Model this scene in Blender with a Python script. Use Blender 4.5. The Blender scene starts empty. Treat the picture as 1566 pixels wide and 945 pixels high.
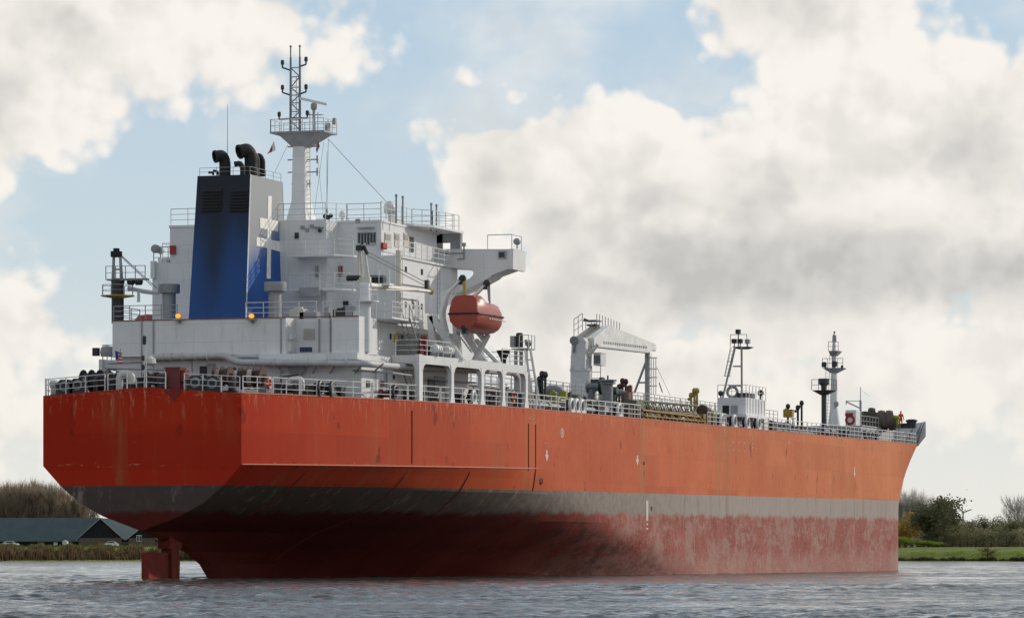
import bpy, bmesh, math, random
import numpy as np
from mathutils import Vector, Matrix, Quaternion
random.seed(7); rng = np.random.default_rng(11)
scn = bpy.context.scene
COL = scn.collection
R_ = math.radians

# ------------------------------------------------------------------ camera
# ship axes: s metres forward of the transom, b metres to starboard of the centreline, z above the water
# world: x = s, y = -b, z = z
F_, Z0, X0, AL, YH, HC = 6170.0, 257.5, -23.65, .3191, 848.0, 1.6
SI, CO = math.sin(AL), math.cos(AL)
CAMX = -(X0*SI + Z0*CO); CAMY = (X0*CO - Z0*SI)
cd = bpy.data.cameras.new('camera'); cam = bpy.data.objects.new('camera', cd); COL.objects.link(cam)
cam.location = (CAMX, CAMY, HC)
cam.rotation_euler = (R_(90), 0, AL - R_(90))
cd.lens = F_/1566*36; cd.sensor_width = 36; cd.shift_y = (YH-472.5)/1566
cd.clip_start = 1; cd.clip_end = 60000
scn.camera = cam
scn.view_settings.view_transform = 'Standard'; scn.view_settings.look = 'None'
scn.view_settings.exposure = 0.0; scn.view_settings.gamma = 1
scn.cycles.max_bounces = 6

# surveying helpers: a sight line met with a plane of the ship or a distance from the camera
def Q(px, py, b):
    u = (px-783)/F_; s = (u*(Z0-b*SI)-X0-b*CO)/(SI-u*CO); Z = Z0+s*CO-b*SI
    return (s, b, HC+(YH-py)*Z/F_)
def R(px, py, s):
    u = (px-783)/F_; b = (u*(Z0+s*CO)-X0-s*SI)/(CO+u*SI); Z = Z0+s*CO-b*SI
    return (s, b, HC+(YH-py)*Z/F_)
def V(px, Z, z=0.0):                      # far point at distance Z, world coordinates
    X = (px-783)/F_*Z
    return Vector((CAMX + X*SI + Z*CO, CAMY - X*CO + Z*SI, z))
def hz(py, Z): return HC+(YH-py)*Z/F_

# ------------------------------------------------------------------ node helper
class NT:
    def __init__(s, t): s.t = t; s.n = t.nodes; s.l = t.links
    def new(s, k, **kw):
        n = s.n.new(k)
        for a, v in kw.items(): setattr(n, a, v)
        return n
    def put(s, sock, v):
        if v is None: return
        if hasattr(v, 'is_output') or isinstance(v, bpy.types.NodeSocket): s.l.new(v, sock)
        else:
            if isinstance(v, (tuple, list)) and len(v) == 3 and sock.type == 'RGBA': v = (*v, 1)
            sock.default_value = v
    def m(s, op, a, b=None, c=None, clamp=False):
        n = s.new('ShaderNodeMath', operation=op); n.use_clamp = clamp
        s.put(n.inputs[0], a); s.put(n.inputs[1], b)
        if c is not None: s.put(n.inputs[2], c)
        return n.outputs[0]
    def vm(s, op, a, b=None, c=None):
        n = s.new('ShaderNodeVectorMath', operation=op)
        s.put(n.inputs[0], a)
        if b is not None: s.put(n.inputs[3 if op == 'SCALE' else 1], b)
        if c is not None: s.put(n.inputs[2], c)
        return n.outputs['Value'] if op in ('DOT_PRODUCT', 'LENGTH') else n.outputs[0]
    def mix(s, f, a, b, blend='MIX'):
        n = s.new('ShaderNodeMix', data_type='RGBA', blend_type=blend)
        s.put(n.inputs[0], f); s.put(n.inputs[6], a); s.put(n.inputs[7], b)
        return n.outputs[2]
    def sep(s, v):
        n = s.new('ShaderNodeSeparateXYZ'); s.put(n.inputs[0], v); return n.outputs
    def comb(s, x, y, z):
        n = s.new('ShaderNodeCombineXYZ')
        for i, v in enumerate((x, y, z)): s.put(n.inputs[i], v)
        return n.outputs[0]
    def noise(s, v, scale=1, detail=4, rough=.55, dist=0, dim='3D'):
        n = s.new('ShaderNodeTexNoise', noise_dimensions=dim); s.put(n.inputs['Vector'], v); s.put(n.inputs['Scale'], scale)
        s.put(n.inputs['Detail'], detail); s.put(n.inputs['Roughness'], rough); s.put(n.inputs['Distortion'], dist)
        return n.outputs[0]
    def ramp(s, v, a, b, lo=0.0, hi=1.0, smooth=True):
        n = s.new('ShaderNodeMapRange'); n.interpolation_type = 'SMOOTHSTEP' if smooth else 'LINEAR'
        s.put(n.inputs[0], v); s.put(n.inputs[1], a); s.put(n.inputs[2], b); s.put(n.inputs[3], lo); s.put(n.inputs[4], hi)
        return n.outputs[0]

# ------------------------------------------------------------------ sky with cumulus
SUN_B, SUN_S, SUN_EL = 0.66, 0.75, 25.0                  # towards the sun: starboard, a little ahead
sx, sy = SUN_S, -SUN_B; nrm = math.hypot(sx, sy); sx /= nrm; sy /= nrm
el = R_(SUN_EL)
sunv = Vector((sx*math.cos(el), sy*math.cos(el), math.sin(el)))
wd = bpy.data.worlds.new('World'); scn.world = wd; wd.use_nodes = True
w = NT(wd.node_tree); w.n.clear()

def cloud_group():                       # broad cloud banks, placed by azimuth and elevation
    g = bpy.data.node_groups.new('cloud_banks', 'ShaderNodeTree')
    g.interface.new_socket('P', in_out='INPUT', socket_type='NodeSocketVector')
    g.interface.new_socket('D', in_out='OUTPUT', socket_type='NodeSocketFloat')
    t = NT(g); gi = t.new('NodeGroupInput'); go = t.new('NodeGroupOutput'); P = gi.outputs[0]
    warp = t.new('ShaderNodeTexNoise', noise_dimensions='2D'); t.put(warp.inputs['Vector'], P); warp.inputs['Scale'].default_value = 5; warp.inputs['Detail'].default_value = 2
    wv = t.vm('SCALE', t.vm('SUBTRACT', warp.outputs['Color'], (.5, .5, .5)), .13)
    Pw = t.vm('ADD', P, wv)
    blobs = BLOBS
    D = None
    for cx, cy, rx, ry, am in blobs:
        v = t.vm('MULTIPLY_ADD', Pw, (1/rx, 1/ry, 0), (-cx/rx, -cy/ry, 0))
        q = t.m('MULTIPLY_ADD', t.vm('LENGTH', v), -am, am)
        D = q if D is None else t.m('SMOOTH_MAX', D, q, .12)
    x, y, _ = t.sep(P)
    out = t.m('MAXIMUM', t.m('SUBTRACT', t.m('ABSOLUTE', t.m('SUBTRACT', x, .783)), .95), t.m('SUBTRACT', y, .95))
    om = t.ramp(out, 0, .35)
    gen = t.m('MULTIPLY', t.m('SUBTRACT', t.noise(P, .55, 2, .5, 0, '2D'), .50), 4.0)
    n1 = t.new('ShaderNodeMix'); t.put(n1.inputs[0], om); t.put(n1.inputs[2], D); t.put(n1.inputs[3], gen)
    t.put(go.inputs[0], n1.outputs[0])
    return g
BLOBS = [(.14, .84, .50, .26, 1.25), (.0, .70, .34, .16, 1.1), (.36, .82, .20, .13, .9), (.46, .76, .08, .05, .5),
         (.0, .33, .30, .17, .9), (.0, .42, .14, .06, .5), (.22, .63, .07, .05, .3),
         (.78, .57, .20, .13, 1.35), (.95, .53, .32, .20, 1.5), (1.25, .48, .42, .26, 1.6), (1.40, .60, .34, .26, 1.5), (1.25, .82, .24, .22, 1.5), (1.36, .90, .20, .18, 1.4), (1.66, .46, .30, .26, 1.3),
         (.95, .40, .34, .13, 1.1), (1.0, .27, .5, .12, .9), (1.45, .27, .38, .15, 1.1), (.08, .20, .3, .1, .7), (.735, .725, .085, .055, .30), (.97, .77, .10, .028, .28), (1.60, .74, .09, .05, .4)]
grp = cloud_group()
tc = w.new('ShaderNodeTexCoord'); d = tc.outputs['Generated']
dn = w.vm('NORMALIZE', d)
dR = w.vm('DOT_PRODUCT', dn, (SI, -CO, 0)); dF = w.vm('DOT_PRODUCT', dn, (CO, SI, 0)); dz = w.sep(dn)[2]
az = w.m('ARCTAN2', dR, dF); ele = w.m('ARCSINE', dz)
P = w.comb(w.m('MULTIPLY_ADD', az, 6.17, .783), w.m('MULTIPLY', ele, 6.17), 0.0)
gn = w.new('ShaderNodeGroup'); gn.node_tree = grp; w.put(gn.inputs[0], P); DB = gn.outputs[0]
def puff(vec, det):
    fb = w.m('MULTIPLY', w.m('SUBTRACT', w.noise(vec, 4.4, det, .53, .2, '2D'), .5), 1.3)
    vo = w.new('ShaderNodeTexVoronoi', feature='SMOOTH_F1', voronoi_dimensions='2D'); w.put(vo.inputs['Vector'], vec)
    vo.inputs['Scale'].default_value = 10; vo.inputs['Detail'].default_value = 2; vo.inputs['Roughness'].default_value = .6; vo.inputs['Smoothness'].default_value = .35
    return w.m('ADD', fb, w.m('MULTIPLY', w.m('SUBTRACT', .5, vo.outputs['Distance']), .40))
F1 = puff(P, 9); F2 = puff(w.vm('ADD', P, (.022, .048, 0)), 4)
D1 = w.m('ADD', DB, F1)
cov = w.ramp(D1, .05, .34)
veil = w.m('MULTIPLY', w.ramp(w.noise(w.vm('MULTIPLY', P, (1, 1.6, 1)), 3.0, 4, .55, 0, '2D'), .40, .72), .45)
cov = w.m('MAXIMUM', cov, veil)
lit = w.ramp(w.m('SUBTRACT', F1, F2), -.36, .20)
soft = w.noise(w.vm('MULTIPLY', P, (1, 1.5, 1)), 2.4, 4, .5, 0, '2D')
px_, py_, _z = w.sep(P)
base = w.m('MULTIPLY', w.ramp(w.m('ABSOLUTE', w.m('SUBTRACT', w.m('MULTIPLY_ADD', soft, .12, py_), .50)), .01, .10, 1, 0), w.ramp(px_, .80, 1.05))     # flat grey undersides
thick = w.ramp(D1, .25, 1.1)
g = w.m('MULTIPLY', thick, w.ramp(soft, .40, .62))
g = w.m('MAXIMUM', g, w.m('MULTIPLY', base, .95))
g = w.m('MULTIPLY_ADD', w.m('SUBTRACT', 1.0, lit), .36, w.m('MULTIPLY', g, .70), clamp=True)
ccol = w.mix(g, (.95, .91, .85), (.55, .54, .525))
sky = w.new('ShaderNodeTexSky', sky_type='NISHITA'); sky.sun_disc = False
sky.sun_elevation = el; sky.sun_rotation = math.atan2(sunv.x, sunv.y)
sky.air_density = 1.0; sky.dust_density = 1.2; sky.ozone_density = 1.5
SKS = .10
skyc = w.mix(1.0, sky.outputs[0], (1.0, 1.0, 1.0), 'MULTIPLY')
pale = w.mix(w.ramp(py_, .15, .95), (.66, .75, .785), (.49, .635, .775))
inview = w.ramp(py_, .9, 6.0, .85, .35)
skym = w.mix(inview, skyc, w.vm('SCALE', pale, 1/SKS))
ccs = w.vm('SCALE', ccol, w.ramp(py_, .6, 4.0, 1/SKS, .92/SKS))
c1 = w.mix(cov, skym, ccs)
haze_f = w.ramp(py_, .0, .46, .80, 0.0)
c2 = w.mix(haze_f, c1, tuple(v/SKS for v in (.88, .845, .775)))
c2 = w.vm('SCALE', c2, w.ramp(dF, -.5, .85, .96, 1.0))
bg = w.new('ShaderNodeBackground'); w.put(bg.inputs[0], c2); bg.inputs[1].default_value = SKS
wo = w.new('ShaderNodeOutputWorld'); w.l.new(bg.outputs[0], wo.inputs[0])

sd = bpy.data.lights.new('sun', 'SUN'); so = bpy.data.objects.new('sun', sd); COL.objects.link(so)
sd.energy = 2.4; sd.angle = R_(.6); sd.color = (1, .92, .81)
so.rotation_euler = sunv.to_track_quat('Z', 'Y').to_euler(); so.location = (0, -300, 300)

# ------------------------------------------------------------------ materials
MATS = {}
def mat(name, col, rough=.6, metal=0.0, var=.12, vs=1.5, streak=None, bump=0.0, coat=0.0, spec=.5, emit=None, plates=False):
    if name in MATS: return MATS[name]
    m = bpy.data.materials.new(name); m.use_nodes = True; t = NT(m.node_tree); t.n.clear()
    o = t.new('ShaderNodeOutputMaterial'); p = t.new('ShaderNodeBsdfPrincipled'); t.l.new(p.outputs[0], o.inputs[0])
    pos = t.new('ShaderNodeNewGeometry').outputs['Position']
    n = t.noise(pos, vs, 6, .6)
    c = t.mix(t.ramp(n, .3, .7), tuple(v*(1-var) for v in col), tuple(min(1, v*(1+var*.6)) for v in col))
    if streak:
        sc, amt = streak
        sn = t.noise(t.vm('MULTIPLY', pos, (2.2, 2.2, .22)), 1.3, 5, .65)
        c = t.mix(t.m('MULTIPLY', t.ramp(sn, .56, .74), amt), c, sc)
        sn2 = t.noise(t.vm('MULTIPLY', pos, (1, 1, 1)), 3.7, 7, .7)
        c = t.mix(t.m('MULTIPLY', t.ramp(sn2, .62, .72), amt*.9), c, tuple(v*.7 for v in sc))
    if plates:
        x_, y_, z_ = t.sep(pos); bk = t.new('ShaderNodeTexBrick'); t.put(bk.inputs['Vector'], t.comb(t.m('ADD', x_, y_), z_, 0.0)); bk.inputs['Scale'].default_value = 1.0; bk.inputs['Brick Width'].default_value = 3.1; bk.inputs['Row Height'].default_value = 1.22
        bk.inputs['Mortar Size'].default_value = .018; bk.inputs['Mortar Smooth'].default_value = .5; bk.inputs['Color1'].default_value = (.95, .95, .955, 1); bk.inputs['Color2'].default_value = (1, 1, 1, 1); bk.inputs['Mortar'].default_value = (.80, .79, .77, 1)
        c = t.vm('MULTIPLY', c, bk.outputs[0])
    t.put(p.inputs['Base Color'], c)
    t.put(p.inputs['Roughness'], t.ramp(n, .2, .8, max(0.03, rough-.08), min(1, rough+.08)))
    p.inputs['Metallic'].default_value = metal; p.inputs['Coat Weight'].default_value = coat
    p.inputs['Specular IOR Level'].default_value = spec
    if emit:
        p.inputs['Emission Color'].default_value = (*emit[0], 1); p.inputs['Emission Strength'].default_value = emit[1]
    if bump:
        b = t.new('ShaderNodeBump'); b.inputs['Strength'].default_value = bump; b.inputs['Distance'].default_value = .05
        t.put(b.inputs['Height'], t.noise(pos, vs*3, 5, .6)); t.l.new(b.outputs[0], p.inputs['Normal'])
    MATS[name] = m
    return m

# ------------------------------------------------------------------ mesh helper
class MB:
    def __init__(s, ship=True): s.v = []; s.f = []; s.ship = ship
    def add(s, vs, fs):
        o = len(s.v); s.v += [tuple(v) for v in vs]; s.f += [tuple(i+o for i in f) for f in fs]; return s
    def box(s, s0, s1, b0, b1, z0, z1):
        return s.add([(s0,b0,z0),(s1,b0,z0),(s1,b1,z0),(s0,b1,z0),(s0,b0,z1),(s1,b0,z1),(s1,b1,z1),(s0,b1,z1)],
                     [(0,3,2,1),(4,5,6,7),(0,1,5,4),(1,2,6,5),(2,3,7,6),(3,0,4,7)])
    def tube(s, p, q, r, n=6, r2=None):
        p = Vector(p); q = Vector(q); d = q-p
        if d.length < 1e-6: return s
        d.normalize(); a = d.orthogonal().normalized(); c = d.cross(a); r2 = r if r2 is None else r2
        vs = []
        for k in range(n):
            t = 2*math.pi*k/n; e = a*math.cos(t)+c*math.sin(t)
            vs.append(p+e*r); vs.append(q+e*r2)
        fs = [(2*k, 2*((k+1) % n), 2*((k+1) % n)+1, 2*k+1) for k in range(n)]
        fs += [tuple(2*k for k in range(n))[::-1], tuple(2*k+1 for k in range(n))]
        return s.add(vs, fs)
    def pipe(s, pts, r, n=8, joint=True):
        pts = [Vector(p) for p in pts]; N = len(pts); rings = []
        up = None
        for i, p in enumerate(pts):
            d = (pts[min(i+1, N-1)]-pts[max(i-1, 0)]).normalized()
            a = (up - d*up.dot(d)) if up is not None else d.orthogonal()
            if a.length < 1e-4: a = d.orthogonal()
            a.normalize(); up = a; c = d.cross(a)
            rr = r[i] if isinstance(r, (list, tuple)) else r
            rings.append([p+(a*math.cos(2*math.pi*k/n)+c*math.sin(2*math.pi*k/n))*rr for k in range(n)])
        vs = [v for g in rings for v in g]; fs = []
        for i in range(N-1):
            for k in range(n): fs.append((i*n+k, i*n+(k+1) % n, (i+1)*n+(k+1) % n, (i+1)*n+k))
        fs += [tuple(range(n))[::-1], tuple((N-1)*n+k for k in range(n))]
        return s.add(vs, fs)
    def arc(s, pts, rad=.5, steps=5):            # round the corners of a polyline
        pts = [Vector(p) for p in pts]; out = [pts[0]]
        for i in range(1, len(pts)-1):
            a, b, c = pts[i-1], pts[i], pts[i+1]
            u = (a-b); v = (c-b); r = min(rad, u.length*.45, v.length*.45); p0 = b+u.normalized()*r; p1 = b+v.normalized()*r
            for k in range(steps+1):
                t = k/steps; out.append(p0*(1-t)**2+b*2*t*(1-t)+p1*t*t)
        return out+[pts[-1]]
    def prism(s, poly, vec):
        n = len(poly); vec = Vector(vec); vs = [Vector(p) for p in poly]; vs += [p+vec for p in vs[:n]]
        fs = [tuple(range(n))[::-1], tuple(range(n, 2*n))]+[(i, (i+1) % n, n+(i+1) % n, n+i) for i in range(n)]
        return s.add(vs, fs)
    def lathe(s, c, prof, n=12, axis=(0,0,1)):
        c = Vector(c); d = Vector(axis).normalized(); a = d.orthogonal().normalized(); e = d.cross(a); vs = []
        for r, h in prof:
            for k in range(n):
                t = 2*math.pi*k/n; vs.append(c+d*h+(a*math.cos(t)+e*math.sin(t))*max(r, 1e-4))
        m = len(prof); fs = []
        for i in range(m-1):
            for k in range(n): fs.append((i*n+k, i*n+(k+1) % n, (i+1)*n+(k+1) % n, (i+1)*n+k))
        fs += [tuple(range(n))[::-1], tuple((m-1)*n+k for k in range(n))]
        return s.add(vs, fs)
    def ball(s, c, r, n=8, sc=(1,1,1)):
        c = Vector(c); vs = []; fs = []; m = max(4, n//2+1)
        for i in range(m+1):
            ph = math.pi*i/m
            for k in range(n):
                t = 2*math.pi*k/n
                vs.append(c+Vector((sc[0]*math.sin(ph)*math.cos(t), sc[1]*math.sin(ph)*math.sin(t), -sc[2]*math.cos(ph)))*r)
        for i in range(m):
            for k in range(n): fs.append((i*n+k, i*n+(k+1) % n, (i+1)*n+(k+1) % n, (i+1)*n+k))
        return s.add(vs, fs)
    def torus(s, c, Rr, r, axis, n=14, m=6):
        c = Vector(c); d = Vector(axis).normalized(); a = d.orthogonal().normalized(); e = d.cross(a); vs = []; fs = []
        for i in range(n):
            t = 2*math.pi*i/n; o = a*math.cos(t)+e*math.sin(t)
            for k in range(m):
                q = 2*math.pi*k/m; vs.append(c+o*(Rr+r*math.cos(q))+d*r*math.sin(q))
        for i in range(n):
            for k in range(m): fs.append((i*m+k, i*m+(k+1) % m, ((i+1) % n)*m+(k+1) % m, ((i+1) % n)*m+k))
        return s.add(vs, fs)
    def rail(s, pts, h=1.05, step=1.5, rails=3, r=.028, pr=.035, closed=False):
        pts = [Vector(p) for p in pts]
        if closed: pts.append(pts[0])
        for a, b in zip(pts[:-1], pts[1:]):
            n = max(1, round((b-a).length/step))
            for k in range(rails):
                zz = h*(k+1)/rails; s.tube(a+Vector((0,0,zz)), b+Vector((0,0,zz)), r if k < rails-1 else r*1.25, 4)
            for i in range(n): s.tube(a.lerp(b, i/n), a.lerp(b, i/n)+Vector((0,0,h)), pr, 4)
        s.tube(pts[-1], pts[-1]+Vector((0,0,h)), pr, 4); return s
    def ladder(s, p, q, side, w=.45, step=.32, r=.025):
        p = Vector(p); q = Vector(q); sd_ = Vector(side).normalized()*w/2
        s.tube(p-sd_, q-sd_, r, 4); s.tube(p+sd_, q+sd_, r, 4)
        n = max(2, int((q-p).length/step))
        for i in range(1, n): c = p.lerp(q, i/n); s.tube(c-sd_, c+sd_, r*.8, 4)
        return s
    def build(s, name, m, parent=None, smooth=False, label=None, cat=None, group=None, kind=None, recalc=True):
        vs = [(a, -b, c) for a, b, c in s.v] if s.ship else [tuple(v) for v in s.v]
        return mesh_obj(name, vs, s.f, m, parent, smooth, label, cat, group, kind, recalc)
WPOS = {}
def mesh_obj(name, vs, fs, m, parent=None, smooth=False, label=None, cat=None, group=None, kind=None, recalc=True, origin=None):
    A = np.array(vs, dtype=float)
    c = Vector(origin) if origin is not None else Vector(((A[:,0].min()+A[:,0].max())/2, (A[:,1].min()+A[:,1].max())/2, A[:,2].min()))
    A = A-np.array(c)
    me = bpy.data.meshes.new(name); me.from_pydata(A.tolist(), [], fs)
    if recalc:
        bm = bmesh.new(); bm.from_mesh(me); bmesh.ops.recalc_face_normals(bm, faces=bm.faces); bm.to_mesh(me); bm.free()
    if smooth:
        for p in me.polygons: p.use_smooth = True
        if smooth != 'all':
            try: me.set_sharp_from_angle(angle=R_(38))
            except Exception: pass
    me.materials.append(m)
    o = bpy.data.objects.new(name, me); COL.objects.link(o)
    o.location = c - (WPOS[parent.name] if parent else Vector((0,0,0)))
    if parent: o.parent = parent
    WPOS[o.name] = c
    tag(o, label, cat, group, kind)
    return o
def tag(o, label=None, cat=None, group=None, kind=None):
    for k, v in (('label', label), ('category', cat), ('group', group), ('kind', kind)):
        if v: o[k] = v
def empty(name, loc, label, cat, group=None):
    o = bpy.data.objects.new(name, None); COL.objects.link(o); o.location = loc; o.empty_display_size = .5
    WPOS[o.name] = Vector(loc); tag(o, label, cat, group); return o
def copy_tree(o, dloc=None, rot=None, parent=None, scale=None):
    c = o.copy(); COL.objects.link(c)
    if parent: c.parent = parent
    if dloc is not None: c.location = dloc
    if rot is not None: c.rotation_euler = (0, 0, rot)
    if scale is not None: c.scale = scale
    for ch in o.children:
        copy_tree(ch, parent=c)
    return c
def SW(p): return Vector((p[0], -p[1], p[2]))            # ship to world

# ------------------------------------------------------------------ water
def water_mat():
    m = bpy.data.materials.new('canal_water'); m.use_nodes = True; t = NT(m.node_tree); t.n.clear()
    o = t.new('ShaderNodeOutputMaterial'); p = t.new('ShaderNodeBsdfPrincipled'); t.l.new(p.outputs[0], o.inputs[0])
    pos = t.new('ShaderNodeNewGeometry').outputs['Position']
    p.inputs['Base Color'].default_value = (.055, .056, .053, 1); p.inputs['IOR'].default_value = 1.33
    p.inputs['Roughness'].default_value = .06
    n1 = t.noise(pos, 1.3, 5, .62); n2 = t.noise(pos, 9, 3, .6)
    b = t.new('ShaderNodeBump'); gn_ = t.noise(pos, .10, 6, .78); t.put(b.inputs['Strength'], t.ramp(gn_, .40, .60, .15, 1.0)); t.put(p.inputs['Roughness'], t.ramp(gn_, .38, .62, .03, .22)); b.inputs['Distance'].default_value = .24
    t.put(b.inputs['Height'], t.m('ADD', n1, t.m('MULTIPLY', n2, .25))); t.l.new(b.outputs[0], p.inputs['Normal'])
    return m
def make_water():
    rows = [12, 25, 45, 65, 85]
    z_ = 97.0
    while z_ < 1190: rows.append(z_); z_ += .085*(z_/100)**1.6
    rows = np.array(rows+[1200, 1300, 1450])
    u = np.concatenate([np.linspace(-2.5, -.15, 14)[:-1], np.linspace(-.15, .15, 401), np.linspace(.15, 2.5, 14)[1:]])
    U, Zr = np.meshgrid(u, rows); X = U*Zr
    wx = CAMX+X*SI+Zr*CO; wy = CAMY-X*CO+Zr*SI
    cell = np.maximum(np.abs(np.gradient(rows))[:, None]*np.ones_like(U), .30/400*Zr)
    cell = np.where(np.abs(U) > .16, 1e3, cell)
    cell[rows < 96] = 1e3
    H = np.zeros_like(wx)
    wind = math.atan2(-CO*.3+SI*.9, SI*.3+CO*.9)+math.pi
    for i in range(90):
        lam = .24*math.exp(rng.uniform(0, 2.1)); k = 2*math.pi/lam
        th = wind+rng.normal(0, .75); ph = rng.uniform(0, 6.28)
        amp = .0066*lam**.85
        weight = np.clip((lam/cell-1.8)/1.6, 0, 1)
        a = (wx*math.cos(th)+wy*math.sin(th))*k+ph
        H += amp*weight*(np.sin(a)+.22*np.cos(2*a))
    for i in range(24):
        lam = 2.0*math.exp(rng.uniform(0, 1.1)); k = 2*math.pi/lam; th = wind+rng.normal(0, .6); ph = rng.uniform(0, 6.28)
        weight = np.clip((lam/cell-1.8)/1.6, 0, 1); a = (wx*math.cos(th)+wy*math.sin(th))*k+ph
        H += .0085*weight*(np.sin(a)+.25*np.cos(2*a))
    gust = .75+.45*np.sin(wx*.031+1.3)*np.sin(wy*.043+wx*.011)+.2*np.sin(wx*.11)*np.sin(wy*.09)
    H *= gust
    nr, nc = U.shape
    v = np.stack([wx, wy, H], -1).reshape(-1, 3)
    idx = np.arange(nr*nc).reshape(nr, nc)
    q = np.stack([idx[:-1,:-1], idx[:-1,1:], idx[1:,1:], idx[1:,:-1]], -1).reshape(-1, 4)
    me = bpy.data.meshes.new('water'); me.vertices.add(len(v)); me.vertices.foreach_set('co', v.ravel())
    me.loops.add(q.size); me.loops.foreach_set('vertex_index', q.ravel().astype(np.int32))
    me.polygons.add(len(q)); me.polygons.foreach_set('loop_start', np.arange(0, q.size, 4, dtype=np.int32))
    me.polygons.foreach_set('use_smooth', np.ones(len(q), dtype=bool))
    me.update(calc_edges=True); me.validate()
    if me.polygons[5].normal.z < 0: me.flip_normals()
    me.materials.append(water_mat())
    o = bpy.data.objects.new('water', me); COL.objects.link(o); o['kind'] = 'structure'
make_water()

# ------------------------------------------------------------------ far banks and land
GZ = 3.6
bank_line = [(-4200, 640, ), (-1500, 830), (-400, 930), (0, 985), (120, 1010), (230, 1035), (800, 1060), (1340, 1030), (1440, 1005), (1566, 965), (2100, 860), (4500, 640)]
def bank_Z(px):
    for (a, za), (b, zb) in zip(bank_line[:-1], bank_line[1:]):
        if a <= px <= b: return za+(zb-za)*(px-a)/(b-a)
    return 700
def ground_mat(name, c1, c2, sc):
    m = bpy.data.materials.new(name); m.use_nodes = True; t = NT(m.node_tree)
    p = t.n['Principled BSDF']; pos = t.new('ShaderNodeNewGeometry').outputs['Position']
    n = t.noise(pos, sc, 7, .65); n2 = t.noise(pos, sc*.13, 3, .6)
    t.put(p.inputs['Base Color'], t.mix(t.ramp(t.m('ADD', n, t.m('MULTIPLY', n2, .6)), .6, 1.0), c1, c2)); p.inputs['Roughness'].default_value = .95
    p.inputs['Specular IOR Level'].default_value = .1
    return m
def make_land():
    pxs = list(np.linspace(-4200, 4500, 240)); vs = []; fs = []
    prof = [(-1.0, -1.2), (0, .15), (2.0, .7), (5.0, 1.7), (9.0, 2.9), (12, GZ), (60, GZ), (600, GZ), (3000, GZ), (22000, GZ)]
    for x in pxs:
        z0 = bank_Z(x)
        for dz_, h in prof:
            j = random.uniform(-.35, .35) if 0 < dz_ < 12 else 0
            if x < 640 or dz_ > 50: hh = h
            else: hh = h*.62 if dz_ < 60 else h
            vs.append(V(x, z0+dz_+j, hh + (random.uniform(-.1, .1) if 0 < dz_ < 12 else 0)))
    n = len(prof)
    for i in range(len(pxs)-1):
        for k in range(n-1): fs.append((i*n+k, (i+1)*n+k, (i+1)*n+k+1, i*n+k+1))
    mesh_obj('ground', vs, fs, ground_mat('field_grass', (.11, .13, .03), (.21, .24, .06), .35), smooth='all', kind='structure', recalc=True)
make_land()
# ------------------------------------------------------------------ ship hull
DK0, TRIM = 11.82, .006
def zd(s): return DK0+TRIM*s
def interp(x, xs, ys): return float(np.interp(x, xs, ys))
BM = 13.7
TZ = [3.1, 3.6, 4.06, 4.93, 6.0, 7.3]; TB = [0, .2, .39, .63, .82, 1.0]
def zk(s): return 7.3+.012*s
def Bh(s, z):
    k = zk(s)
    bt = 6.87*interp(z, TZ, TB) if z < k else 6.87
    if z < 3.1: bt = 0.0
    if z >= k: s0, s1, q = 0., 42., 1.
    else:
        s0 = interp(z, [-1.5, 0, 1.0, 1.8, 3.1], [12, 11, 9.5, 7, 0])
        s1 = interp(z, [-1.5, 0, 2, 4, 6, 7.9], [88, 84, 74, 60, 48, 42]); q = interp(z, [-1.5, 0, 4, 7.9], [1.75, 1.6, 1.25, 1.0])
    if s < s0: return 0.0
    u = min(1, max(0, (s-s0)/(s1-s0)))
    r = bt+(BM-bt)*(1-(1-u**q)**2)
    if z < 3.1: r += .28*min(1, (s-s0)/1.5)*(1-u)
    L = 174.5+ (9*((z-6)/6.9)**1.7 if z > 6 else 0)
    a = 23.0
    w_ = max(0, (s-(L-a))/a)
    if w_ >= 1: return 0.0
    return r*math.sqrt(max(0, 1-w_**2.2))
def hull_end(z): return 174.5+(9*((z-6)/6.9)**1.7 if z > 6 else 0)
def hull_start(z): return interp(z, [-1.5, 0, 1.0, 1.8, 3.1], [12, 11, 9.5, 7, 0])

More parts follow.
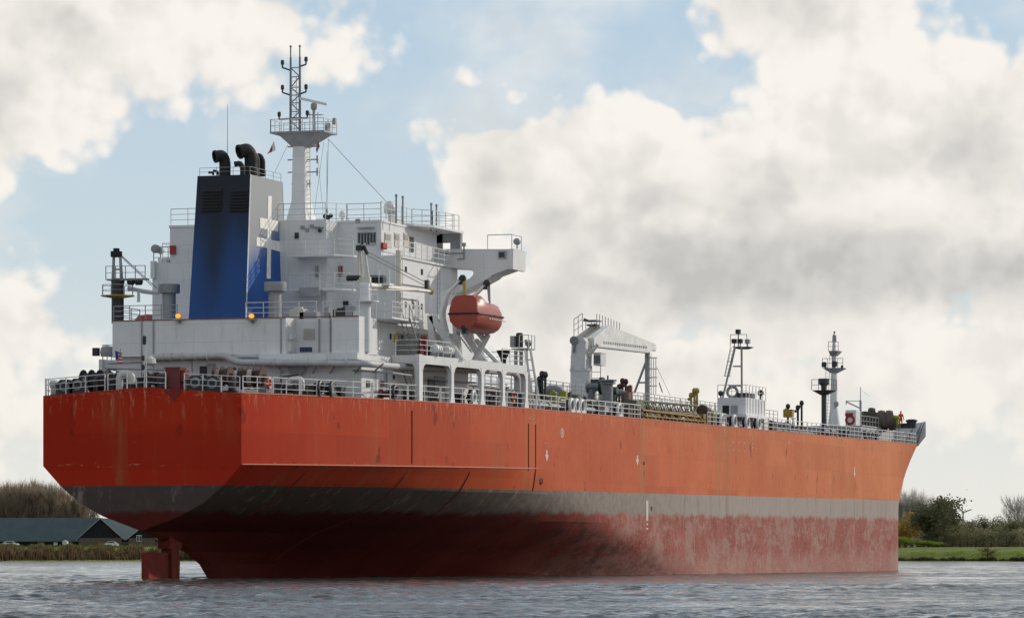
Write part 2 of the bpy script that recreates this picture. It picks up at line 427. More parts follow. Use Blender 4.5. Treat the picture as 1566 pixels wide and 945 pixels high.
def hull_material():
    m = bpy.data.materials.new('hull_paint'); m.use_nodes = True; t = NT(m.node_tree); t.n.clear()
    o = t.new('ShaderNodeOutputMaterial'); p = t.new('ShaderNodeBsdfPrincipled'); t.l.new(p.outputs[0], o.inputs[0])
    pos = t.new('ShaderNodeNewGeometry').outputs['Position']; x, y, z = t.sep(pos)
    sxz = t.comb(x, t.m('MULTIPLY', y, .35), z)
    # orange topsides, slightly patchy plates
    n1 = t.noise(sxz, .22, 5, .6); n2 = t.noise(sxz, 1.7, 6, .65)
    weight = t.m('POWER', t.ramp(x, -2, 150, 0, 1, False), .55)  # stern-to-bow gain of light along the side, painted into the orange
    oc_lit = t.mix(weight, (.44, .013, .002), (.60, .210, .085))
    orange = t.mix(t.ramp(n1, .35, .68), t.vm('MULTIPLY', oc_lit, (.93, .80, .80)), oc_lit)
    orange = t.mix(t.m('MULTIPLY', t.ramp(n2, .55, .75), .22), orange, t.vm('MULTIPLY', oc_lit, (.8, .85, .9)))
    # individual plates differ a little, thin weld seams between them
    bk = t.new('ShaderNodeTexBrick'); t.put(bk.inputs['Vector'], t.comb(t.m('ADD', x, y), z, 0.0)); bk.inputs['Scale'].default_value = 1.0; bk.inputs['Brick Width'].default_value = 9.6; bk.inputs['Row Height'].default_value = 2.35
    bk.inputs['Mortar Size'].default_value = .022; bk.inputs['Mortar Smooth'].default_value = .6; bk.inputs['Color1'].default_value = (.90, .88, .88, 1); bk.inputs['Color2'].default_value = (1.04, 1.05, 1.05, 1); bk.inputs['Mortar'].default_value = (.84, .86, .9, 1)
    orange = t.vm('MULTIPLY', orange, bk.outputs[0])
    # small scuffs and chips, thickest along the deck edge and the knuckle
    sp = t.noise(t.vm('MULTIPLY', sxz, (1, 1, 1.8)), 3.2, 5, .7)
    zl = t.m('SUBTRACT', z, t.m('MULTIPLY', x, .006)); zk_ = t.m('SUBTRACT', z, t.m('MULTIPLY', x, .012))
    nr = t.m('MAXIMUM', t.ramp(zl, 11.0, 11.8), t.m('MULTIPLY', t.ramp(t.m('ABSOLUTE', t.m('SUBTRACT', zk_, 7.3)), .05, .4, 1, 0), t.ramp(x, 40, 44, 1, 0)))
    orange = t.mix(t.m('MULTIPLY', t.ramp(t.m('ADD', sp, t.m('MULTIPLY', nr, .10)), .70, .73), .6), orange, (.52, .30, .20))
    # sooty and rusty streaks running down from the deck edge
    st = t.noise(t.comb(t.m('MULTIPLY', x, 1.0), t.m('MULTIPLY', y, .5), t.m('MULTIPLY', z, .045)), 1.1, 6, .7)
    stm = t.m('MULTIPLY', t.ramp(st, .52, .68), t.ramp(t.noise(sxz, .09, 2, .5), .38, .55))
    orange = t.mix(t.m('MULTIPLY', stm, .5), orange, (.30, .14, .05))
    st2 = t.noise(t.comb(t.m('MULTIPLY', x, 1.0), t.m('MULTIPLY', y, .5), t.m('MULTIPLY', z, .10)), 4.5, 4, .7)
    top = t.ramp(t.m('SUBTRACT', z, t.m('MULTIPLY', x, .006)), 9.6, 11.9)
    orange = t.mix(t.m('MULTIPLY', t.m('MULTIPLY', t.ramp(st2, .54, .68), top), .7), orange, (.50, .30, .16))
    # strong rust stains at a few frames
    for xs, wd_, am in ((66.5, 1.1, .55), (89.2, 1.0, .7), (91.5, .35, .6), (37.5, .5, .35), (38.9, .4, .45), (14.2, .5, .3), (136, .5, .4)):
        dx = t.m('ABSOLUTE', t.m('SUBTRACT', t.m('ADD', x, t.m('MULTIPLY', t.noise(t.comb(0, 0, z), .6, 2, .5), .6)), xs+.3))
        f = t.m('MULTIPLY', t.ramp(dx, 0, wd_, 1, 0), t.m('MULTIPLY', t.ramp(st2, .30, .62), am))
        orange = t.mix(f, orange, (.33, .20, .085))
    smu = t.noise(t.comb(t.m('MULTIPLY', x, .6), t.m('MULTIPLY', y, .9), t.m('MULTIPLY', z, .42)), 1.05, 4, .6)
    orange = t.mix(t.m('MULTIPLY', t.ramp(smu, .62, .70), .55), orange, (.10, .014, .008))
    # boot band and antifouling
    zz = t.m('SUBTRACT', z, t.m('MULTIPLY', x, .0063))
    rag = t.m('MULTIPLY', t.m('SUBTRACT', t.noise(sxz, .45, 7, .7), .5), 1.6)
    vs0 = t.noise(t.comb(x, t.m('MULTIPLY', y, .4), t.m('MULTIPLY', z, .14)), 1.9, 7, .72)
    grey = t.mix(t.ramp(n2, .3, .7), (.175, .145, .125), (.27, .23, .205))
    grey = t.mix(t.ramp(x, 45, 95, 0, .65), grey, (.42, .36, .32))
    grey = t.mix(t.m('MULTIPLY', stm, .5), grey, (.20, .12, .07))
    red = t.mix(t.ramp(n1, .35, .65), (.20, .030, .022), (.27, .050, .038))
    red = t.mix(t.ramp(x, 16, 64, .78, 0), red, (.045, .007, .005))  # shade below the overhanging stern, painted into the bottom red
    grey = t.mix(t.ramp(x, 8, 60, .88, 0), grey, (.060, .040, .034))  # aft end of the band darkened in colour for the same shade
    grey = t.mix(t.m('MULTIPLY', t.ramp(vs0, .55, .70), .6), grey, (.34, .27, .23)); grey = t.mix(t.m('MULTIPLY', t.ramp(vs0, .45, .32), .5), grey, (.12, .075, .05))
    wear = t.noise(t.vm('MULTIPLY', sxz, (.5, .5, .8)), .62, 10, .74)
    fwd = t.ramp(x, 42, 70)
    red = t.mix(t.m('MULTIPLY', fwd, .7), red, t.mix(t.ramp(n1, .35, .65), (.26, .070, .052), (.33, .115, .088)))
    red = t.mix(t.m('MULTIPLY', t.ramp(wear, .48, .58), t.m('MULTIPLY', fwd, .62)), red, (.35, .225, .19))
    low = t.m('MULTIPLY', t.ramp(zz, .2, 1.6, 1, 0), fwd)
    red = t.mix(t.m('MULTIPLY', low, .5), red, (.36, .19, .16))
    vs_ = t.noise(t.comb(x, t.m('MULTIPLY', y, .4), t.m('MULTIPLY', z, .12)), 3.6, 6, .75)
    red = t.mix(t.m('MULTIPLY', t.ramp(vs_, .58, .66), t.m('MULTIPLY', fwd, .55)), red, (.45, .34, .29))
    red = t.mix(t.m('MULTIPLY', t.ramp(vs_, .40, .30), .35), red, (.09, .03, .025))
    hs_ = t.noise(t.comb(t.m('MULTIPLY', x, .16), t.m('MULTIPLY', y, .1), z), 4.0, 6, .75)
    red = t.mix(t.m('MULTIPLY', t.ramp(hs_, .64, .70), t.m('MULTIPLY', fwd, .5)), red, (.42, .33, .28))
    cr = t.noise(sxz, 1.1, 8, .75, 1.8)
    crm = t.ramp(t.m('ABSOLUTE', t.m('SUBTRACT', cr, .5)), .012, .0, 0, 1)
    red = t.mix(t.m('MULTIPLY', crm, t.m('MULTIPLY', fwd, .65)), red, (.60, .50, .42))
    # fender rub: broad dark scuff where the flat side begins
    sc = t.m('ADD', t.m('MULTIPLY', t.m('SUBTRACT', zz, 3.6), 5.5), t.m('SUBTRACT', x, 47))
    scm = t.m('MULTIPLY', t.ramp(t.m('ABSOLUTE', sc), 0, 14, 1, 0), t.ramp(t.noise(t.vm('MULTIPLY', sxz, (.35, .35, 1)), .9, 8, .7), .46, .62))
    red = t.mix(t.m('MULTIPLY', scm, .75), red, (.055, .040, .034)); grey = t.mix(t.m('MULTIPLY', scm, .5), grey, (.09, .07, .06))
    bandh = t.m('ADD', t.m('ADD', 4.35, rag), t.m('MULTIPLY', t.ramp(x, 60, 175), -.2))
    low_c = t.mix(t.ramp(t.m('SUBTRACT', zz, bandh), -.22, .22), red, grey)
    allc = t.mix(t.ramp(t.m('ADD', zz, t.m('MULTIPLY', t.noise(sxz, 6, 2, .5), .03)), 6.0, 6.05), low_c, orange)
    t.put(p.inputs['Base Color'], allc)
    t.put(p.inputs['Roughness'], t.m('ADD', t.ramp(n2, .2, .8, .42, .58), t.ramp(zz, 6.0, 6.05, .15, 0)))
    p.inputs['Specular IOR Level'].default_value = .07
    b = t.new('ShaderNodeBump'); b.inputs['Strength'].default_value = .22; b.inputs['Distance'].default_value = .05
    # welded plates: faint dents between frames
    wv = t.new('ShaderNodeTexWave', wave_type='BANDS', bands_direction='X'); wv.inputs['Scale'].default_value = .36; t.put(wv.inputs['Vector'], pos); wv.inputs['Distortion'].default_value = .6
    t.put(b.inputs['Height'], t.m('ADD', t.m('MULTIPLY', wv.outputs[0], .25), t.m('ADD', t.noise(sxz, .5, 3, .5), t.m('MULTIPLY', n2, .15))))
    t.l.new(b.outputs[0], p.inputs['Normal'])
    return m
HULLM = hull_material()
tanker = empty('tanker', (90, 0, 0), 'orange and red product tanker with white superstructure under way on the canal', 'ship')

def make_hull():
    bm = bmesh.new()
    # z levels: fractions below and above the knuckle
    lows = [-1.5, -.8, -.3, 0, .3, .6, 1.0, 1.4, 1.8, 2.2, 2.6, 3.1, 3.35, 3.6, 4.06, 4.5, 4.93, 5.5, 6.0, 6.6]
    ups = [0, .001, .25, .5, .75, .9, 1.0]
    NL = len(lows)+len(ups)
    us = list(np.linspace(0, .35, 46))+list(np.linspace(.36, .80, 26))+list(np.linspace(.81, .955, 18))+list(np.linspace(.96, 1, 22))
    grids = []
    for side in (1, -1):
        G = []
        for u in us:
            col = []
            for k in range(NL):
                if k < len(lows): z = lows[k]
                else:
                    fr = ups[k-len(lows)]; z = None
                def sz(z): 
                    s0, s1 = hull_start(z), hull_end(z)
                    return s0+(s1-s0)*u
                if z is None:
                    s = u*hull_end(12.5)
                    for _ in range(4):
                        kk = zk(s); zz = kk+(zd(s)-kk)*fr; s = sz(zz)
                    z = zz; zb = z if fr > 0 else z-.002
                else: s = sz(z); zb = z
                b = Bh(s, zb) if u < .9999 else 0
                if z == lows[0]: pass
                if k == len(lows): b = Bh(s, zk(s)+.0005)      # knuckle point
                col.append(bm.verts.new((s, -side*b, z)))
            G.append(col)
        for i in range(len(us)-1):
            for k in range(NL-1):
                vs = (G[i][k], G[i+1][k], G[i+1][k+1], G[i][k+1])
                try: bm.faces.new(vs if side == 1 else vs[::-1])
                except Exception: pass
        grids.append(G)
    A, B = grids
    # transom plate
    for k in range(NL-1):
        if lows[min(k, len(lows)-1)] < 3.0 and k < len(lows): continue
        try: bm.faces.new((A[0][k], A[0][k+1], B[0][k+1], B[0][k]))
        except Exception: pass
    # deck with camber
    ND = 6; prev = None
    for i in range(len(us)):
        row = [A[i][-1]]; a = A[i][-1].co; b = B[i][-1].co; hb = abs(a.y)
        for j in range(1, 2*ND):
            f = j/(2*ND); yy = a.y+(b.y-a.y)*f
            row.append(bm.verts.new((a.x, yy, a.z+.46*(1-abs(yy)/max(hb, .01)) if hb > .05 else a.z)))
        row.append(B[i][-1])
        if i == 0: bm.faces.new(row)     # upper edge of the transom
        if prev:
            for j in range(len(row)-1):
                try: bm.faces.new((prev[j], row[j], row[j+1], prev[j+1]))
                except Exception: pass
        prev = row
    bmesh.ops.remove_doubles(bm, verts=bm.verts, dist=.0008)
    bmesh.ops.recalc_face_normals(bm, faces=bm.faces)
    bm.faces.ensure_lookup_table()
    me = bpy.data.meshes.new('hull'); bm.to_mesh(me); bm.free()
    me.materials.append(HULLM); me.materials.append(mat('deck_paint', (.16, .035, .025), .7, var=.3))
    for p in me.polygons:
        p.use_smooth = True
        if p.normal.z > .9 and p.center.z > 10: p.material_index = 1
    me.set_sharp_from_angle(angle=R_(12))
    o = bpy.data.objects.new('hull', me); COL.objects.link(o); o.parent = tanker; o.location = (-90, 0, 0); WPOS['hull'] = Vector((0,0,0))
    return o
hull = make_hull()
hull['label'] = 'orange topsides over a grey boot band and worn red bottom paint'
# ------------------------------------------------------------------ ship materials
RUST = (.32, .17, .08)
WHITE = mat('white_paint', (.72, .725, .725), .5, var=.06, vs=.5, streak=((.40, .30, .21), .32), plates=True)
WHITE2 = mat('rail_white', (.62, .62, .61), .5, var=.1, streak=((.3, .2, .12), .3))
GREY = mat('grey_paint', (.30, .31, .32), .5, var=.15, streak=(RUST, .25))
PGREY = mat('pipe_grey', (.20, .21, .215), .5, var=.2, streak=(RUST, .3))
DARK = mat('dark_paint', (.022, .023, .026), .5, var=.3)
SOOT = mat('soot_black', (.012, .012, .013), .75, var=.3)
GLASS = mat('window_glass', (.012, .015, .02), .12, var=.1)
GREEN = mat('green_machinery', (.035, .055, .045), .5, var=.3, streak=(RUST, .3))
BROWN = mat('rusty_brown', (.075, .042, .032), .8, var=.4, streak=((.16, .08, .05), .5))
ROPE = mat('rope_fibre', (.30, .25, .22), .95, var=.3, vs=5)
YELL = mat('yellow_paint', (.50, .36, .03), .5, var=.2, streak=(RUST, .4))
REDP = mat('red_paint', (.32, .022, .02), .5, var=.2)
BOATO = mat('lifeboat_orange', (.35, .045, .018), .4, var=.1, vs=.8, coat=.08, streak=((.25, .06, .03), .3))
RUBB = mat('tyre_rubber', (.012, .012, .012), .8, var=.3)
CREAM = mat('cream_paint', (.62, .585, .52), .5, var=.1, streak=(RUST, .3))
WIRE = mat('steel_wire', (.10, .10, .10), .5, metal=.5)
LAMPM = mat('deck_lamp_glow', (.9, .4, .05), .4, emit=((1, .34, .015), 1.25))
YG = mat('tank_green_yellow', (.25, .27, .02), .6)

def PT(name, mb, m, parent=tanker, **k): return mb.build(name, m, parent, **k)
def E(px, inset=.15, zz=12.0):                  # where a sight line meets the deck edge
    lo, hi = 0., 172.
    for _ in range(40):
        mid = (lo+hi)/2; b = Bh(mid, zd(mid))-inset
        x = 783+F_*(X0+mid*SI+b*CO)/(Z0+mid*CO-b*SI)
        if x < px: lo = mid
        else: hi = mid
    return lo, Bh(lo, zd(lo))-inset
def dz(s, b=None):
    B = max(.1, Bh(s, zd(s))); b = B if b is None else b
    return zd(s)+.46*(1-min(1, abs(b)/B))

# ---- rudder, propeller, rubbing bars
m = MB(); m.prism([(.5, -.22, -1.5), (3.9, -.3, -1.5), (3.9, -.3, 1.75), (.5, -.22, 1.75)], (0, .5, 0))
PT('rudder', m, mat('rudder_red', (.17, .028, .018), .7, var=.3, spec=.1), label='rusty red rudder blade standing out of the water')
m = MB(); m.prism([(4.05, -.38, -1.5), (5.2, -.38, -1.5), (5.4, -.38, 1.2), (5.2, -.38, 2.2), (4.05, -.38, 2.3)], (0, .76, 0)); m.box(3.6, 5.6, -.42, .42, 2.0, 3.0)
PT('rudder_horn', m, MATS['rudder_red'])
m = MB(); m.lathe((9.2, 0, -2.2), [(0, -.9), (.4, -.7), (.6, 0), (.6, .6)], 12, (1, 0, 0))
for k in range(4):
    a = k*math.pi/2+.5
    m.prism([(9.1, .3*math.cos(a), -2.2+.3*math.sin(a)), (9.3, 1.9*math.cos(a-.3), -2.2+1.9*math.sin(a-.3)), (9.0, 2.1*math.cos(a), -2.2+2.1*math.sin(a)), (8.8, 1.9*math.cos(a+.3), -2.2+1.9*math.sin(a+.3))], (.1, 0, 0))
PT('propeller', m, mat('bronze', (.30, .17, .06), .4, metal=.8))

def bar_on_hull(s, ztop, zbot, r, name='rubbing_bar', n=26, lean=0):
    m = MB(); pts = []
    for i in range(n+1):
        z = ztop+(zbot-ztop)*i/n; ss = s+lean*(i/n)
        pts.append((ss, Bh(ss, z)+r*.25, z))
    m.pipe(pts, r, 6)
    return PT(name, m, mat('seam_dark', (.17, .030, .014), .8))
for px, zt, zb in ((630, 11.3, 1.2), (808, 11.0, 7.6), (819, 11.0, 6.2)):
    s_, b_ = E(px, 0); bar_on_hull(s_, zt, zb, .045)
for px, zt, zb in ((480, 7.25, 4.2), (722, 7.4, 4.5)):
    s_, b_ = E(px, 0); bar_on_hull(s_, zt, zb, .05)
# half-round at the knuckle
m = MB(); pts = [(s_, Bh(s_, zk(s_)+.01)+.01, zk(s_)+.03) for s_ in np.linspace(0.05, 40, 30)]; m.pipe(pts, .045, 5)
PT('knuckle_bar', m, mat('hull_bar', (.50, .16, .09), .6))

# ---- painted marks on the side (weld-on or paint, 1 cm proud)
MARKW = mat('mark_white', (.62, .52, .44), .7, var=.2)
MARKF = mat('mark_faded', (.60, .22, .13), .7, var=.2)
def mark(name, polys, m_, side=1):
    b = MB()
    for poly in polys:
        b.prism([(s_, side*(Bh(s_, z_)+.012), z_) for s_, z_ in poly], (0, side*.006, 0))
    return PT(name, b, m_)
def hull_at(px, py):
    s_, b_ = E(px, 0); return s_, HC+(YH-py)*(Z0+s_*CO-b_*SI)/F_
def arrow(px, y0, y1):
    s_, zt = hull_at(px, y0); _, zb = hull_at(px, y1)
    return [[(s_-.16, zt), (s_+.16, zt), (s_+.16, zb+.5), (s_-.16, zb+.5)], [(s_-.42, zb+.5), (s_+.42, zb+.5), (s_, zb)]]
mark('tug_arrow', arrow(836, 688, 706), MARKW); mark('tug_arrow', arrow(974.5, 696, 712), MARKW); mark('tug_arrow', arrow(1306.5, 714, 731), MARKW)
s_, zt = hull_at(989.5, 765); _, zb = hull_at(989.5, 796)
mark('draught_bar', [[(s_-.28, zt), (s_+.28, zt), (s_+.28, zb), (s_-.28, zb)]], MARKW)
for dd in (0, .35): mark('draught_figure', [[(s_-.25, zb-.2-dd), (s_+.25, zb-.2-dd), (s_+.25, zb-.33-dd), (s_-.25, zb-.33-dd)]], MARKW)
s_, zc = hull_at(859.5, 662)
ring = []
for k in range(14):
    a0, a1 = 2*math.pi*k/14, 2*math.pi*(k+1)/14
    f = lambda a, r: (s_+r*.42*math.cos(a), zc+r*.30*math.sin(a)*1.1)
    ring.append([f(a0, 1), f(a1, 1), f(a1, .76), f(a0, .76)])
mark('frame_mark', ring+[[(s_-.12, zc+.14), (s_+.12, zc+.14), (s_+.12, zc-.14), (s_-.12, zc-.14)]], MARKW)
def hull_text(txt, px, py, size, m_, sx_=1.0, name='hull_lettering'):
    cu = bpy.data.curves.new('txt', 'FONT'); cu.body = txt; cu.size = size; cu.align_x = 'CENTER'; cu.align_y = 'CENTER'; cu.space_character = sx_
    o = bpy.data.objects.new('txt', cu); COL.objects.link(o)
    dg = bpy.context.evaluated_depsgraph_get(); me = o.evaluated_get(dg).to_mesh()
    s0, zc_ = hull_at(px, py)
    co = [tuple(v.co) for v in me.vertices]; polys = [tuple(p.vertices) for p in me.polygons]
    o.evaluated_get(dg).to_mesh_clear(); bpy.data.objects.remove(o)
    par = list(range(len(co)))
    def fd(i):
        while par[i] != i: i = par[i]
        return i
    for f in polys:
        for q in f[1:]: par[fd(q)] = fd(f[0])
    comps = {}
    for f in polys: comps.setdefault(fd(f[0]), []).append(f)
    for fl_ in comps.values():
        ids = sorted({q for f in fl_ for q in f}); mp = {q: i for i, q in enumerate(ids)}
        vs = []
        for q in ids: s1 = s0+co[q][0]; z1 = zc_+co[q][1]+.006*(s1-s0); vs.append((s1, -(Bh(s1, z1)+.014), z1))
        mesh_obj('hull_letter', vs, [tuple(mp[q] for q in f) for f in fl_], m_, tanker, recalc=False)
hull_text('LOCOIPI', 1135, 684, 1.25, MARKF, 2.3)
hull_text('TUG', 836, 681, .55, MARKF); hull_text('TUG', 813, 644, .6, MARKF); hull_text('TUG', 974.5, 690, .5, MARKF)
s_, zc = hull_at(1206, 676); mark('frame_mark', [[(s_+.45*math.cos(a)*(1 if k % 2 else .5), zc+.38*math.sin(a)*(1 if k % 2 else .5)) for k, a in enumerate(np.linspace(0, 2*math.pi, 11)[:-1])]], MARKF)
# overboard discharges
for px, py, r in ((829, 735, .28), (984.5, 708, .16), (996, 777, .18)):
    s_, zc = hull_at(px, py); m = MB(); m.lathe((s_, Bh(s_, zc)-.05, zc), [(r, 0), (r, .08), (r*.75, .09), (r*.75, .02)], 12, (0, 1, 0)); PT('discharge_port', m, DARK)

# ---- deck edge railings
def edge_rail(sa, sb, step=1.6, inset=.12, name='railing', side=1, h=1.1, mat_=None, r=.030):
    n = max(1, int((sb-sa)/step)); pts = []
    for i in range(n+1):
        s_ = sa+(sb-sa)*i/n; b_ = side*(Bh(s_, zd(s_))-inset); pts.append((s_, b_, zd(s_)))
    m = MB(); m.rail(pts, h=h, step=step, r=r, pr=.042); return PT(name, m, mat_ or WHITE2)
edges = [0.3, 3.2, 6, 9.5, 14, 18.5, 23, 28, 34, 40, 47]
for a, b in zip(edges[:-1], edges[1:]):
    edge_rail(a, b-.15); edge_rail(a, b-.15, side=-1)
for a, b in ((52, 57), (57, 66.5), (86, 92), (106, 120), (120, 135), (135, 150), (150, 160), (160, 168)):
    edge_rail(a, b-.15, step=1.5, r=.034)
for k in range(8):
    a = 48+k*15; edge_rail(a, min(168, a+15), side=-1)
for x0, x1 in ((-6.7, -2.6), (-2.4, 1.6), (2.9, 6.7)):
    m = MB(); n = 3; m.rail([(.15, x0+(x1-x0)*i/n, dz(.1, x0+(x1-x0)*i/n)) for i in range(n+1)], step=1.4, r=.03, pr=.042); PT('railing', m, WHITE2)
# gunwale strip along the top of the hull
m = MB(); m.pipe([(s_, Bh(s_, zd(s_))-.02, zd(s_)+.03) for s_ in np.linspace(0, 170, 90)], .05, 5); PT('gunwale_bar', m, mat('hull_bar2', (.42, .10, .05), .6))

# ---- lower house, engine casing
HS = 13.5
A0, A1 = R(172, 487, HS)[1], R(549, 487, HS)[1]           # port and starboard edge of the lower house
rc0, rc1 = R(437, 487, HS)[1], R(508, 487, HS)[1]
ZA, ZB = 17.4, 15.08
def wall(name, *b, **k):
    m = MB(); m.box(*b); return PT(name, m, k.pop('m', WHITE), **k)
wall('lower_house', 14.1, 36, A0+.05, A1-.05, 11.9, ZB-.12)
wall('poop_house', HS, 23.2, A0, rc0, ZB-.12, ZA, label='broad plain white aft wall below the funnel')
wall('poop_house', HS, 17.0, rc1, A1, ZB-.12, ZA)
wall('recess_wall', 15.3, 23.1, rc0+.003, A1-1.4, ZB-.12, ZA-.003)
wall('side_house', 17.0, 23.1, A1-1.39, A1-.9, ZB-.12, ZA-.01)
wall('ledge', HS-.35, 15.3, rc0-1.8, A1+.02, ZB-.55, ZB-.123, m=WHITE)
wall('deck_edge_plate', HS-.06, HS, A0, A1, ZA-.03, ZA+.03, m=mat('rust_red', (.22, .07, .05), .7))
for bx in (R(217, 487, HS)[1], R(235, 487, HS)[1], R(430, 487, HS)[1]):
    m = MB(); m.tube((HS-.05, bx, ZB-2.6), (HS-.05, bx, ZA), .05, 5); PT('wall_pipe', m, GREY)
# panels and fittings in the recess
m = MB(); a = R(465, 503, 15.3); c = R(481, 519, 15.3); m.box(15.22, 15.3, a[1], c[1], c[2], a[2]); PT('vent_panel', m, mat('panel_grey', (.42, .41, .38), .6, streak=(RUST, .4)))
m = MB(); a = R(434, 495, 15.25); c = R(447, 521, 15.25); m.box(15.2, 15.29, a[1], c[1], c[2], a[2]); PT('doorway', m, DARK)
m = MB(); a = R(430, 511, 14.2); c = R(449, 519, 14.2); m.box(13.9, 14.6, a[1], c[1], c[2], a[2]); a = R(433, 519, 14.2); c = R(446, 537, 14.2); m.box(14.0, 14.5, a[1], c[1], c[2], a[2]); PT('hose_box', m, WHITE)
a = R(459, 531, 14.2); c = R(476, 538, 14.2); m = MB()
for k in range(3): q = a[1]+(c[1]-a[1])*k/3; m.box(14.1, 14.5, q, q+.22, c[2], a[2])
PT('battery_box', m, mat('navy_box', (.02, .03, .08), .5))
for px in (488, 505): m = MB(); p = R(px, 538, 15.2); q = R(px, 487, 15.2); m.pipe([p, q], .045, 5); PT('wall_pipe', m, GREY)
# brackets and pipes under the ledge
for x0, x1 in ((432, 423), (487, 478), (515, 505), (555, 543), (586, 570)):
    m = MB(); sgn = 1 if x0 < 480 else -1
    m.tube(R(x0 if x0 > 480 else x1, 556, 12.9), R(x1 if x0 > 480 else x0, 570, 14.05), .06, 5); PT('pipe_bracket', m, GREY)
m = MB(); m.pipe(m.arc([R(222, 547, 12.9), R(343, 543.5, 12.9), R(362, 554, 12.9), R(562, 556, 12.9), Q(600, 560, 10.6), Q(782, 569, 10.6), Q(792, 574, 10.6), Q(792, 606, 10.6)], .8), .23, 10); PT('exhaust_main', m, mat('light_pipe', (.46, .47, .47), .5, streak=(RUST, .3)), smooth=True)
m = MB(); m.pipe(m.arc([R(262, 548, 13.3), R(338, 549, 13.3), R(372, 545, 13.3), R(452, 547, 13.3)], .3), .13, 8); PT('branch_pipe', m, MATS['light_pipe'], smooth=True)
m = MB(); m.pipe(m.arc([R(165, 556, 13.2), R(260, 551, 13.2), R(293, 549, 13.2), R(294, 570, 13.2)], .3), .07, 6); m.pipe(m.arc([R(160, 563, 13.0), R(250, 566, 13.0)], .3), .06, 6); m.pipe([R(540, 566, 13.8), R(600, 570, 14.2), Q(690, 583, 10.2), Q(775, 588, 10.2)], .07, 6); PT('deck_pipe', m, GREY)
for px in (250, 262, 280, 300, 318, 390, 420, 470, 500, 530):
    m = MB(); p = R(px, 546 if px < 340 else 555, 12.9); m.lathe((p[0], p[1]-.05, p[2]), [(.28, 0), (.28, .1)], 10, (0, 1, 0)); PT('pipe_flange', m, MATS['light_pipe'])
m = MB(); p = R(455, 562, 13.95); m.lathe(p, [(.25, 0), (.55, .12), (.6, .2), (.2, .3)], 12, (-1, 0, 0)); PT('vent_cowl', m, GREY)
# doors and openings low on the aft wall
for x0, x1, y0, y1, mm in ((306, 316, 560, 600, DARK), (317, 329, 556, 600, GREY), (318, 328, 560, 583, mat('door_glass', (.35, .36, .34), .5))):
    a = R(x0, y0, 14.06); c = R(x1, y1, 14.06); m = MB(); m.box(13.98 if mm is not GREY else 14.0, 14.1, a[1], c[1], c[2], a[2]); PT('door', m, mm)
# wall fittings on the sunlit starboard side
def side_box(name, x0, x1, y0, y1, b, mm, t=.06, parent=tanker):
    a = Q(x0, y0, b); c = Q(x1, y1, b); m = MB(); m.box(min(a[0], c[0]), max(a[0], c[0]), b, b+t, c[2], a[2]); return PT(name, m, mm, parent)
bs = A1-.9
for x0, x1, y0, y1, mm, nm in ((602, 607, 511, 524, YELL, 'notice_board'), (596, 598, 510, 519, DARK, 'port_light'), (614, 616, 512, 521, DARK, 'port_light'), (578, 586, 502, 536, WHITE, 'door')):
    side_box(nm, x0, x1, y0, y1, bs+.005, mm)
for x0, x1, y0, y1, mm, nm in ((601, 603, 573, 580, DARK, 'port_light'), (582, 587, 582, 591, REDP, 'fire_hose_box'), (654, 663, 576, 607, DARK, 'doorway'), (664, 680, 575, 600, PGREY, 'door'), (560, 565, 582, 592, DARK, 'valve_box')):
    side_box(nm, x0, x1, y0, y1, A1-.045, mm)
for px in (575, 592, 591):
    m = MB(); m.pipe([Q(px, 603, A1+.05), Q(px, 566, A1+.05)], .04, 5); PT('wall_pipe', m, GREY)

